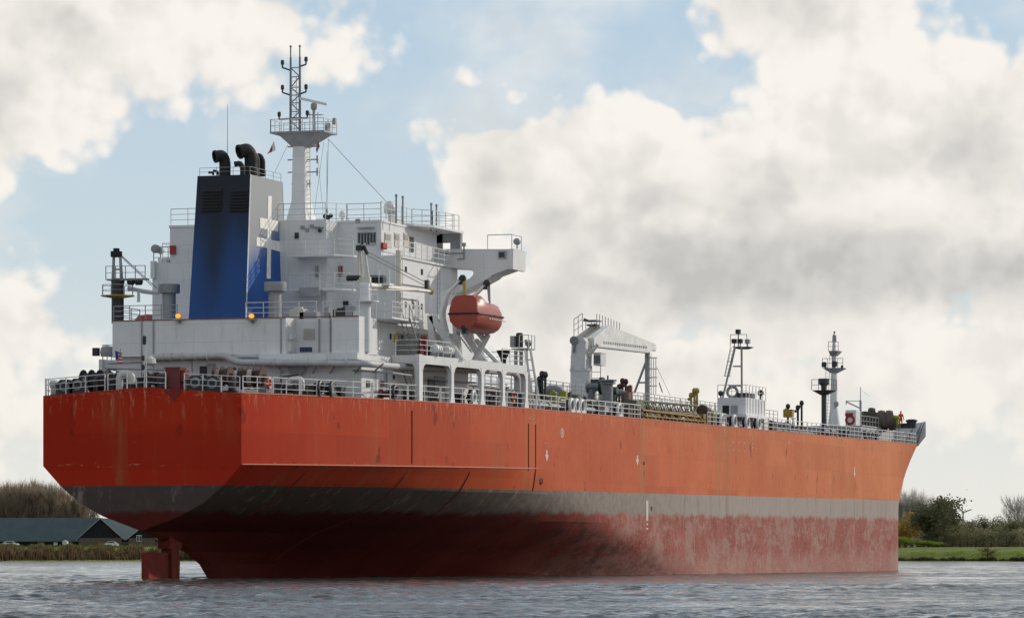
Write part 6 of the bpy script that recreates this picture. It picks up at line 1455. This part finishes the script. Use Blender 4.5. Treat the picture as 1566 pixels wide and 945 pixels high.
# ---- crewman in orange on the forecastle
def person():
    p = at_s(1377.5, 652, 163); bx, by, bz = 163.0, p[1], FZ
    W = Vector((bx, -by, bz)); t = empty('person', W, 'person in an orange boiler suit standing on the forecastle near the bow', 'person')
    J = {'pelvis': (0, 0, .95), 'belly': (0, 0, 1.12), 'chest': (.02, 0, 1.36), 'neck': (.03, 0, 1.50), 'head': (.05, 0, 1.62), 'crown': (.05, 0, 1.74),
         'hl': (0, .10, .90), 'kl': (.05, .12, .50), 'al': (0, .13, .09), 'tl': (.14, .14, .04), 'hr': (0, -.10, .90), 'kr': (-.02, -.12, .50), 'ar': (-.06, -.13, .09), 'tr': (.08, -.14, .04),
         'sl': (.02, .19, 1.42), 'el': (.05, .27, 1.16), 'wl': (.22, .24, 1.02), 'pl': (.30, .22, 1.0), 'sr': (.02, -.19, 1.42), 'er': (.0, -.27, 1.14), 'wr': (.14, -.28, .92), 'pr': (.21, -.27, .88)}
    Rr = {'pelvis': .15, 'belly': .14, 'chest': .155, 'neck': .055, 'head': .095, 'crown': .075, 'hl': .095, 'kl': .065, 'al': .045, 'tl': .04, 'hr': .095, 'kr': .065, 'ar': .045, 'tr': .04, 'sl': .07, 'el': .05, 'wl': .035, 'pl': .04, 'sr': .07, 'er': .05, 'wr': .035, 'pr': .04}
    Ed = [('pelvis', 'belly'), ('belly', 'chest'), ('chest', 'neck'), ('neck', 'head'), ('head', 'crown'), ('pelvis', 'hl'), ('hl', 'kl'), ('kl', 'al'), ('al', 'tl'), ('pelvis', 'hr'), ('hr', 'kr'), ('kr', 'ar'), ('ar', 'tr'), ('chest', 'sl'), ('sl', 'el'), ('el', 'wl'), ('wl', 'pl'), ('chest', 'sr'), ('sr', 'er'), ('er', 'wr'), ('wr', 'pr')]
    ks_ = list(J); me = bpy.data.meshes.new('body'); me.from_pydata([J[k] for k in ks_], [(ks_.index(a), ks_.index(b)) for a, b in Ed], [])
    o = bpy.data.objects.new('body', me); COL.objects.link(o); o.parent = t
    md = o.modifiers.new('skin', 'SKIN')
    for i, k in enumerate(ks_): sv = me.skin_vertices[0].data[i]; sv.radius = (Rr[k], Rr[k]); sv.use_root = (k == 'pelvis')
    o.modifiers.new('sub', 'SUBSURF').levels = 2; o.modifiers['sub'].render_levels = 2
    me.materials.append(mat('boiler_suit', (.55, .09, .02), .8))
    def pb(nm, fn, mm): m = MB(ship=False); fn(m); m.v = [tuple(Vector(v)+W) for v in m.v]; m.build(nm, mm, t, smooth=True)
    pb('face', lambda m: (m.ball((.085, 0, 1.63), .085, 10, (1, .85, 1.15)), m.ball((.17, 0, 1.62), .02, 6)), mat('skin', (.45, .25, .17), .6))
    pb('helmet', lambda m: m.lathe((.05, 0, 1.68), [(.15, 0), (.125, .02), (.115, .08), (.06, .14), (.01, .155)], 14), FW)
    for nm, y_ in (('glove', .22), ('glove', -.27)):
        def hand(m, y_=y_):
            x_, z_ = (.31, 1.0) if y_ > 0 else (.22, .88); m.ball((x_, y_, z_), .045, 8, (1.2, .6, 1))
            for q in range(4): m.tube((x_+.03, y_-.03+q*.02, z_), (x_+.10, y_-.03+q*.02, z_-.03-.01*q), .011, 5)
            m.tube((x_, y_+.03, z_+.02), (x_+.05, y_+.05, z_+.03), .012, 5)
        pb(nm, hand, DARK)
    for y_, x_ in ((.135, .05), (-.135, 0)): pb('boot', lambda m: m.ball((x_+.03, y_, .055), .1, 8, (1.45, .55, .6)), SOOT)
    return t
person()
# ------------------------------------------------------------------ far banks: buildings, cars, reeds, trees, wind turbine
ROOFG = mat('slate_sheet', (.070, .095, .100), .95, spec=.05, var=.12, vs=.3); BRICK = mat('brown_brick', (.12, .085, .065), .85, var=.2)
BARK_D = mat('dark_boards', (.022, .022, .024), .8, var=.2, spec=.1); WINW = mat('window_white', (.6, .6, .6), .5)
DR = Vector((SI, -CO, 0)); DF = Vector((CO, SI, 0))
def L2W(o, x, d, z): return o+DR*x+DF*d+Vector((0, 0, z))
def barn(px0, px1, Z, py_e, py_r, label, depth=16, gable=True, wall_m=None, name='barn'):
    o = V(px0, Z, GZ); w_ = (px1-px0)/F_*Z; he = hz(py_e, Z)-GZ; hr = hz(py_r, Z)-GZ
    t = empty(name, o, label, 'barn', None)
    def b(nm, prof_pts, mm, x0=0, x1=w_):
        m = MB(ship=False); n = len(prof_pts)
        m.add([L2W(o, x0, d, z) for d, z in prof_pts]+[L2W(o, x1, d, z) for d, z in prof_pts], [tuple(range(n)), tuple(range(n, 2*n))[::-1]]+[(i, (i+1) % n, n+(i+1) % n, n+i) for i in range(n)]); return m.build(nm, mm, t)
    b('wall', [(0, -.3), (depth, -.3), (depth, he), (depth/2, hr-.25), (0, he)], wall_m or BARK_D)
    b('roof', [(-.6, he-.2), (depth/2, hr), (depth/2, hr-.2), (-.5, he-.42)], ROOFG, -.4, w_+.4); b('roof', [(depth+.6, he-.2), (depth/2, hr+.002), (depth/2, hr-.2), (depth+.5, he-.42)], ROOFG, -.4, w_+.4)
    return t, o, w_, he
def gable(px0, px1, Z, py_e, py_r, label, depth=22, lean=8, low=None):
    o = V(px0, Z, GZ); w_ = (px1-px0)/F_*Z; he = hz(py_e, Z)-GZ; hr = hz(py_r, Z)-GZ
    t = empty('barn', o, label, 'barn')
    def ex(nm, pts, mm, d0, d1, sk=lean):
        m = MB(ship=False); n = len(pts); m.add([L2W(o, x, d0, z) for x, z in pts]+[L2W(o, x+sk, d1, z) for x, z in pts], [tuple(range(n)), tuple(range(n, 2*n))[::-1]]+[(i, (i+1) % n, n+(i+1) % n, n+i) for i in range(n)]); return m.build(nm, mm, t)
    ex('gable_wall', [(0, -.3), (w_, -.3), (w_, he), (w_/2, hr-.2), (0, he)], BARK_D, 0, depth)
    ex('brick_base', [(.1, -.3), (w_-.1, -.3), (w_-.1, he*.98), (.1, he*.98)], BRICK, -.12, -.003, 0)
    ex('roof', [(-.5, he-.35), (w_/2, hr), (w_/2, hr-.2), (-.5, he-.6)], ROOFG, -.4, depth+.4); ex('roof', [(w_+.5, he-.35), (w_/2, hr+.002), (w_/2, hr-.2), (w_+.5, he-.6)], ROOFG, -.4, depth+.4)
    ex('verge_board', [(-.6, he-.45), (w_/2, hr+.08), (w_/2, hr-.12), (-.6, he-.65)], GREY, -.5, -.41, 0); ex('verge_board', [(w_+.6, he-.45), (w_/2, hr+.08), (w_/2, hr-.12), (w_+.6, he-.65)], GREY, -.5, -.41, 0)
    return t, o, w_, he
t, o, w_, he = barn(-260, 150, 1092, 826, 791, 'long low barn with a slate-grey sheet roof on the left bank', 18)
for x in (4, 21, 34, 47, 60.5):
    m = MB(ship=False); m.add([L2W(o, x+a, -.05, z) for a, z in ((0, .6), (1.1, .6), (1.1, 1.9), (0, 1.9))]+[L2W(o, x+a, .05, z) for a, z in ((0, .6), (1.1, .6), (1.1, 1.9), (0, 1.9))], [(0,1,2,3),(4,7,6,5),(0,4,5,1),(1,5,6,2),(2,6,7,3),(3,7,4,0)]); m.build('window', WINW, t)
gable(120, 187, 1068, 822, 792, 'dark gabled barn with a brown brick base just left of the rudder')
t, o, w_, he = gable(196, 238, 1064, 822, 806, 'low dark house with a white framed window partly hidden behind the rudder', 12, 4); t['category'] = 'house'
m = MB(ship=False); q = [(2.2, 1.5), (3.6, 1.5), (3.6, 3.2), (2.2, 3.2)]; m.add([L2W(o, a, -.25, z) for a, z in q]+[L2W(o, a, -.13, z) for a, z in q], [(0,1,2,3),(4,7,6,5),(0,4,5,1),(1,5,6,2),(2,6,7,3),(3,7,4,0)]); wn = m.build('window', WINW, t)
for dx in (0, .68): m = MB(ship=False); q = [(2.32+dx, 1.65), (2.85+dx, 1.65), (2.85+dx, 3.05), (2.32+dx, 3.05)]; m.add([L2W(o, a, -.28, z) for a, z in q]+[L2W(o, a, -.251, z) for a, z in q], [(0,1,2,3),(4,7,6,5),(0,4,5,1),(1,5,6,2),(2,6,7,3),(3,7,4,0)]); m.build('pane', GLASS, wn)
# road on the dike
def strip(name, Zoff0, Zoff1, z_, mm, x0=-900, x1=700, n=60):
    vs = []; fs = []
    for i in range(n+1):
        px = x0+(x1-x0)*i/n; vs += [V(px, bank_Z(px)+Zoff0, z_), V(px, bank_Z(px)+Zoff1, z_)]
    for i in range(n): fs.append((2*i, 2*i+2, 2*i+3, 2*i+1))
    return mesh_obj(name, vs, fs, mm, kind='structure')
strip('road', 19, 25, GZ+.03, mat('asphalt', (.05, .05, .052), .9), -900, 640)
# cars
def car(px, Zo, label, flip=1):
    Z = bank_Z(px)+Zo; o = V(px, Z, GZ+.03); t = empty('parked_car' if False else 'car', o, label, 'car', 'white cars on the dike road')
    prof = [(-2.1, .25), (-2.12, .75), (-1.75, .95), (-1.05, 1.38), (-.2, 1.46), (.55, 1.40), (1.15, .95), (1.95, .80), (2.15, .55), (2.12, .25)]
    prof = [(x*flip, z) for x, z in prof]
    def ex(nm, pts, d0, d1, mm, par=t):
        m = MB(ship=False); n = len(pts); m.add([L2W(o, x, d0, z) for x, z in pts]+[L2W(o, x, d1, z) for x, z in pts], [tuple(range(n)), tuple(range(n, 2*n))[::-1]]+[(i, (i+1) % n, n+(i+1) % n, n+i) for i in range(n)]); return m.build(nm, mm, par)
    ex('body', prof, -.85, .85, mat('car_white', (.75, .76, .77), .25, var=.02, coat=.6))
    ex('side_window', [(x*flip, z) for x, z in [(-1.35, .98), (-.95, 1.30), (-.2, 1.37), (.5, 1.32), (.95, .98)]], -.87, -.851, GLASS)
    ex('side_window', [(x*flip, z) for x, z in [(-1.35, .98), (-.95, 1.30), (-.2, 1.37), (.5, 1.32), (.95, .98)]], .851, .87, GLASS)
    ex('windscreen', [(x*flip, z) for x, z in [(.62, 1.39), (1.17, .97), (1.19, .99), (.64, 1.41)]], -.7, .7, GLASS)
    for x in (-1.3, 1.35):
        for d_ in (-.86, .66):
            m = MB(ship=False); c = L2W(o, x*flip, d_, .32); m.lathe(c, [(.2, 0), (.32, .0), (.32, .2), (.2, .2)], 14, DF); wh = m.build('wheel', RUBB, t)
            m = MB(ship=False); m.lathe(c-DF*.01, [(.19, 0), (.19, .02)], 10, DF); m.build('rim', GREY, wh)
    for d_ in (-.6, .6): m = MB(ship=False); m.ball(L2W(o, 2.05*flip, d_, .62), .12, 8); m.build('headlight', WINW, t)
    return t
car(16, 21, 'white car on the dike road in front of the long barn'); car(169, 21, 'white car on the dike road in front of the gabled barn', -1)
# small things by the road
m = MB(ship=False); p = V(100, bank_Z(100)+30, GZ); m.v = []; m.box(p.x-.6, p.x+.6, p.y-.6, p.y+.6, GZ, GZ+1.4); m.lathe((p.x, p.y, GZ+1.4), [(.75, 0), (.5, .2), (.05, .4)], 8); m.build('utility_cabinet', mat('cabinet_pale', (.5, .5, .45), .6), None, label='small pale cabinet standing before the long barn', cat='cabinet')

def leaf_mat(name, a, b, tr=.45):
    m = bpy.data.materials.new(name); m.use_nodes = True; t = NT(m.node_tree); t.n.clear(); o = t.new('ShaderNodeOutputMaterial')
    ob = t.new('ShaderNodeObjectInfo').outputs['Random']; pos = t.new('ShaderNodeNewGeometry').outputs['Position']
    c = t.mix(t.ramp(t.noise(pos, .5, 4, .7), .3, .7), a, b); c = t.mix(t.m('MULTIPLY', ob, .3), c, tuple(v*.65 for v in a))
    d = t.new('ShaderNodeBsdfDiffuse'); t.put(d.inputs[0], c); tl = t.new('ShaderNodeBsdfTranslucent'); t.put(tl.inputs[0], t.vm('SCALE', c, 1.25))
    mx = t.new('ShaderNodeMixShader'); mx.inputs[0].default_value = tr; t.l.new(d.outputs[0], mx.inputs[1]); t.l.new(tl.outputs[0], mx.inputs[2]); t.l.new(mx.outputs[0], o.inputs[0])
    return m
# ---- reeds and bank grass: uncountable
def blades(name, x0, x1, d0, d1, n, h0, h1, cols, seed=1, zf=None):
    rg = random.Random(seed); vs = []; fs = []
    for i in range(n):
        px = rg.uniform(x0, x1); dd = rg.uniform(d0, d1); Z = bank_Z(px)+dd
        zb = np.interp(dd, [0, 2, 5, 9, 12, 100], [.15, .7, 1.7, 2.9, GZ, GZ])*(1 if px < 640 else .62 if dd < 60 else 1)
        h = rg.uniform(h0, h1)*(1+.35*math.sin(px*.13)+.2*math.sin(px*.41+1)); o = V(px, Z, zb-.1); a = rg.uniform(0, 3.14); w_ = rg.uniform(.10, .24); dx = Vector((math.cos(a), math.sin(a), 0))*w_; l_ = Vector((rg.uniform(-.35, .35), rg.uniform(-.35, .35), 0))*h*.6
        k = len(vs); vs += [o-dx, o+dx, o+l_+Vector((0, 0, h))+dx*.3, o+l_*.9+Vector((0, 0, h*.95))-dx*.4]; fs.append((k, k+1, k+2, k+3))
    m = leaf_mat(name+'_mat', *cols)
    return mesh_obj(name, vs, fs, m, kind='stuff', recalc=False, label=name.replace('_', ' ')+' along the water edge', cat='reeds')
blades('brown_reeds', -120, 330, .2, 6.5, 9000, 1.0, 2.1, ((.11, .08, .045), (.22, .16, .09)), 2)
blades('bank_grass', -120, 330, 6, 17, 6000, .35, .8, ((.10, .12, .03), (.16, .17, .05)), 3)
blades('dry_reeds', 1340, 1700, .1, 1.6, 2600, .3, .8, ((.04, .035, .02), (.10, .08, .045)), 4)
blades('meadow_grass', 1330, 1700, 2.0, 58, 9000, .15, .4, ((.16, .22, .035), (.24, .30, .06)), 5)

# ---- trees
TWIG = leaf_mat('twig_brown', (.21, .165, .125), (.34, .27, .20)); BARK = leaf_mat('bark', (.10, .085, .065), (.17, .145, .12))
TWIGG = leaf_mat('twig_hazed', (.42, .40, .38), (.60, .57, .54))  # far poplars: haze painted as paleness of twigs and trunks
LDARK = leaf_mat('dark_leaves', (.10, .11, .06), (.20, .195, .11)); LOCH = leaf_mat('ochre_leaves', (.30, .20, .05), (.42, .29, .08)); LOLV = leaf_mat('olive_leaves', (.19, .185, .105), (.33, .30, .18)); LGRN = leaf_mat('hedge_green', (.18, .24, .04), (.28, .34, .07))
def tree_mesh(seed, H, W_, kind, nleaf):
    rg = random.Random(seed); tr = MB(ship=False); lv = MB(ship=False)
    tr.tube((0,0,-.3), (rg.uniform(-.2,.2), rg.uniform(-.2,.2), H*.45), H*.018+.05, 6, H*.012); tr.tube((0,0,H*.44), (rg.uniform(-.3,.3), 0, H*.93), H*.012, 5, .03)
    tips = []
    nb = 26 if kind != 'bush' else 14
    for i in range(nb):
        f = rg.uniform(.06 if kind != 'poplar' else .10, .92); a = rg.uniform(0, 6.28); zb = H*f
        env = {'round': min(1, .62+f)*math.sin(math.pi*min(1, .22+f*.74))**.6, 'poplar': .55+.45*math.sin(math.pi*f), 'bush': math.sin(math.pi*(.25+f*.7))**.5}[kind]
        up = rg.uniform(.15, .7) if kind != 'poplar' else rg.uniform(1.4, 3.0)
        Lr = W_/2*env*rg.uniform(.6, 1.08); p = Vector((0, 0, zb*.8)); q = Vector((math.cos(a)*Lr, math.sin(a)*Lr, min(H*1.02, zb+Lr*up)))
        tr.tube(p, q, H*.006+.02, 4, .02); tips.append((p, q))
    for i in range(nleaf):
        p, q = rg.choice(tips); f = rg.uniform(.25, 1.08) ; c = p.lerp(q, f)
        if kind == 'poplar' or kind == 'bare':
            c += Vector([rg.gauss(0, W_*.05) for _ in range(3)]); d = (q-p).normalized()*rg.uniform(.5, 1.3)+Vector((rg.uniform(-.5, .5), rg.uniform(-.5, .5), rg.uniform(.3, 1.1))); w_ = Vector((rg.uniform(-1, 1), rg.uniform(-1, 1), 0)).normalized()*rg.uniform(.02, .045)
            lv.add([c-w_, c+w_, c+d], [(0, 1, 2)])
        else:
            c += Vector([rg.gauss(0, W_*.075) for _ in range(3)]); s_ = rg.uniform(.13, .30); a_ = Vector([rg.gauss(0, 1) for _ in range(3)]).normalized()*s_; b_ = a_.orthogonal().normalized()*s_*.8
            lv.add([c-a_, c+b_, c+a_, c-b_], [(0, 1, 2, 3)])
    return tr, lv
PROT = {}
def tree(px, Z, H, W_, kind, leafm, label, seed, name='tree', cat='tree', group=None, nleaf=1500, zg=None):
    key = (kind, leafm.name, seed % 3, name)
    o = V(px, Z, GZ if zg is None else zg)
    if key not in PROT:
        tr, lv = tree_mesh(seed, 10.0, {'round': 9.0, 'poplar': 4.2, 'bush': 10.0, 'bare': 7}[kind], kind, nleaf)
        PROT[key] = (tr, lv); t = bpy.data.objects.new(name, None); COL.objects.link(t); WPOS[t.name] = Vector((0, 0, 0))
        a = tr.build('trunk', BARK if leafm is not TWIGG else TWIGG, t); b = lv.build('crown', leafm, t, recalc=False); PROT[key] = (t, a, b)
        r = t
    else:
        t, a, b = PROT[key]; r = t.copy(); COL.objects.link(r)
        for ch in (a, b): c = ch.copy(); COL.objects.link(c); c.parent = r
    r.location = o; r.scale = (H/10*(W_/H/{'round': .9, 'poplar': .42, 'bush': 1.0, 'bare': .7}[kind]),)*2+(H/10,); r.rotation_euler = (0, 0, seed*1.7)
    tag(r, label, cat, group); return r
rg = random.Random(5)
# bare row behind the barns
xs_ = [-30+i*7.6+rg.uniform(-2, 2) for i in range(23)]
for i, px in enumerate(xs_):
    H = (hz(753+rg.uniform(-5, 10)-(0 if px < 70 else -12*(px-70)/60), 1150)-GZ)*1.0
    tree(px, 1140+rg.uniform(0, 30), H, rg.uniform(5.5, 8), 'poplar', TWIG, 'bare brown tree in the close row behind the barns', i, 'bare_tree', 'tree', 'bare trees in a row behind the barns', nleaf=1700)
for i, px in enumerate((70, 84, 98, 110, 122, 134, 8, 30)):
    tree(px, 1118, 5.5+rg.uniform(-1, 1.5), 8, 'bush', LOLV, 'low olive shrub between the barn roof and the bare trees', 40+i, 'shrub', 'shrub', 'low shrubs behind the long barn', nleaf=900)
# right bank
def ztr(py, Z): return hz(py, Z)-GZ
for i, px in enumerate((1372, 1380, 1389, 1398, 1407, 1416, 1424)):
    tree(px, 1330, ztr(762+rg.uniform(-3, 8)+(0 if px < 1400 else (px-1400)*.25), 1330), 9, 'poplar', TWIGG, 'tall pale leafless poplar behind the ochre tree at the bow', 60+i, 'poplar', 'tree', 'pale leafless poplars beyond the bow', nleaf=1200)
tree(1386, 1120, ztr(786, 1120), 9.5, 'round', LOCH, 'round ochre autumn tree nearest the bow', 71, 'autumn_tree', nleaf=2600)
tree(1432, 1110, ztr(765, 1110), 15, 'round', LDARK, 'big dark rounded tree on the right bank', 73, 'broadleaf_tree', nleaf=8500)
tree(1450, 1115, ztr(788, 1115), 9, 'round', LDARK, 'dark tree leaning against the right side of the big dark one', 74, 'broadleaf_tree', nleaf=3500)
spec = [(1470, 798, 9, LOLV), (1484, 794, 9, LOLV), (1497, 800, 9, LOLV), (1508, 794, 8, LDARK), (1520, 800, 9, LOLV), (1534, 790, 8, LOLV), (1543, 799, 10, LDARK), (1556, 806, 8, LOLV), (1565, 796, 9, LDARK), (1580, 798, 9, LOLV), (1600, 795, 10, LOLV)]
desc = ['olive tree in front of the wind turbine', 'olive tree just right of the wind turbine', 'low olive tree second right of the wind turbine', 'darker tree where the tree line dips', 'olive tree left of the small peaked tree', 'small peaked olive tree above the meadow', 'dark tree right of the small peaked tree', 'low olive tree near the right picture edge', 'dark tree at the right picture edge', 'olive tree just beyond the right picture edge', 'farther olive tree beyond the right picture edge']
for i, ((px, py, w_, lm), dsc) in enumerate(zip(spec, desc)):
    if px > 1575: continue
    tree(px, 1130+(i % 3)*12, ztr(py, 1130), w_, 'round', lm, dsc, 80+i, 'broadleaf_tree', nleaf=2400)
tree(1556, 1200, ztr(768, 1200), 10, 'poplar', TWIGG, 'tall thin leafless tree at the right picture edge', 95, 'poplar', nleaf=1200)
for i, (px, py) in enumerate(((1372, 828), (1384, 830), (1396, 832), (1408, 833), (1420, 834), (1430, 835))):
    tree(px, 1078, ztr(py, 1078)+1.2, 7.5, 'bush', LGRN, 'bright green clipped bush at the foot of the ochre and dark trees', 100+i, 'shrub', 'shrub', 'bright green bushes on the right bank', nleaf=1500)
for i, px in enumerate((1444, 1456, 1468, 1480, 1492, 1504, 1516, 1528, 1540, 1552, 1564)):
    tree(px, 1105, 4.6+rg.uniform(-.6, 1), 8, 'bush', LOLV, 'low olive undergrowth bush below the tree line on the right bank', 110+i, 'shrub', 'shrub', 'low olive bushes under the right tree line', nleaf=900)
tree(1510, bank_Z(1510)+4, 2.6, 5.5, 'bush', leaf_mat('brown_bush', (.07, .05, .03), (.13, .095, .055)), 'rounded brown bush at the water edge on the right bank', 131, 'shrub', 'shrub', None, nleaf=1600, zg=1.0)
# wind turbine
Zw = 6000; o = V(1473, Zw, GZ); hub = hz(783, Zw); wt = empty('wind_turbine', o, 'distant pale wind turbine above the trees on the right', 'wind turbine')
WTM = mat('turbine_grey', (.30, .31, .32), .6)
m = MB(ship=False); m.tube(o, (o.x, o.y, hub), 1.6, 10, .9); m.build('tower', WTM, wt)
m = MB(ship=False); c = Vector((o.x, o.y, hub)); m.tube(c-DF*4, c+DF*5, 1.8, 8); m.build('nacelle', WTM, wt)
for a in (20, 140, 262):
    m = MB(ship=False); d_ = DR*math.cos(R_(a))+Vector((0, 0, math.sin(R_(a)))); e_ = DR*math.sin(R_(a))-Vector((0, 0, math.cos(R_(a)))); b_ = c-DF*4.5
    m.add([b_+e_*.8, b_+d_*3+e_*1.3, b_+d_*13+e_*.7, b_+d_*13-e_*.5, b_+d_*3-e_*1.0, b_-e_*.8]+[v-DF*.6 for v in (b_+e_*.8, b_+d_*3+e_*1.3, b_+d_*13+e_*.7, b_+d_*13-e_*.5, b_+d_*3-e_*1.0, b_-e_*.8)], [tuple(range(6)), tuple(range(6, 12))[::-1]]+[(i, (i+1) % 6, 6+(i+1) % 6, 6+i) for i in range(6)]); m.build('blade', WTM, wt)
# a far-off wood closes the view behind the right bank
def far_wood(x0, x1, Z, py, cols, seed, name='far_wood'):
    rg = random.Random(seed); vs = []; fs = []; z1 = hz(py, Z)
    for i in range(9000):
        px = rg.uniform(x0, x1); top = z1*(1+.18*math.sin(px*.09)+.12*math.sin(px*.31+2)); h = top*rg.random()**.7; o = V(px, Z+rg.uniform(0, 60), GZ+max(0, h-GZ)); s_ = rg.uniform(.5, 1.3)
        a_ = Vector([rg.gauss(0, 1) for _ in range(3)]).normalized()*s_; b_ = a_.orthogonal().normalized()*s_*.8; k = len(vs); vs += [o-a_, o+b_, o+a_, o-b_]; fs.append((k, k+1, k+2, k+3))
    mesh_obj(name, vs, fs, leaf_mat(name+'_leaves', *cols), kind='stuff', recalc=False, label='blurred mass of a far-off wood behind the bank trees', cat='wood')
far_wood(1330, 1640, 1500, 812, ((.16, .155, .11), (.28, .26, .19)), 3)


# foam flecks in the wake and along the hull
def foam():
    rg = random.Random(12); vs = []; fs = []
    def fleck(s_, b_, L, W_, a):
        c = SW((s_, b_, .045+rg.uniform(0, .02))); d = Vector((math.cos(a), math.sin(a), 0)); e = Vector((-d.y, d.x, 0)); k = len(vs); n = 6
        for i in range(n): t_ = 2*math.pi*i/n; r_ = rg.uniform(.6, 1.1); vs.append(c+d*L*math.cos(t_)*r_+e*W_*math.sin(t_)*r_)
        fs.append(tuple(range(k, k+n)))
    wa = math.pi*.5+.3
    for i in range(420):
        s_ = rg.uniform(8, 150); L = rg.uniform(.05, .5); fleck(s_, Bh(s_, 0)+rg.uniform(.1, .7), L, .08, wa+rg.gauss(0, .4)+1.3)
    for i in range(420):
        u = rg.random(); fleck(2-u*60+rg.gauss(0, .6), rg.gauss(0, .8+u*2.6), rg.uniform(.08, .5), rg.uniform(.04, .16), rg.gauss(0, .6))
    for i in range(120): fleck(rg.uniform(-1, 8), rg.gauss(0, .7), rg.uniform(.1, .4), rg.uniform(.05, .2), rg.uniform(0, 3))
    for i in range(60): fleck(rg.uniform(164, 182), rg.uniform(9, 15), rg.uniform(.1, .6), .12, rg.uniform(0, 3))
    mesh_obj('foam', vs, fs, mat('foam_white', (.62, .63, .63), .8, var=.1), kind='stuff', recalc=False, label='white foam flecks in the wake and along the waterline', cat='foam')
foam()
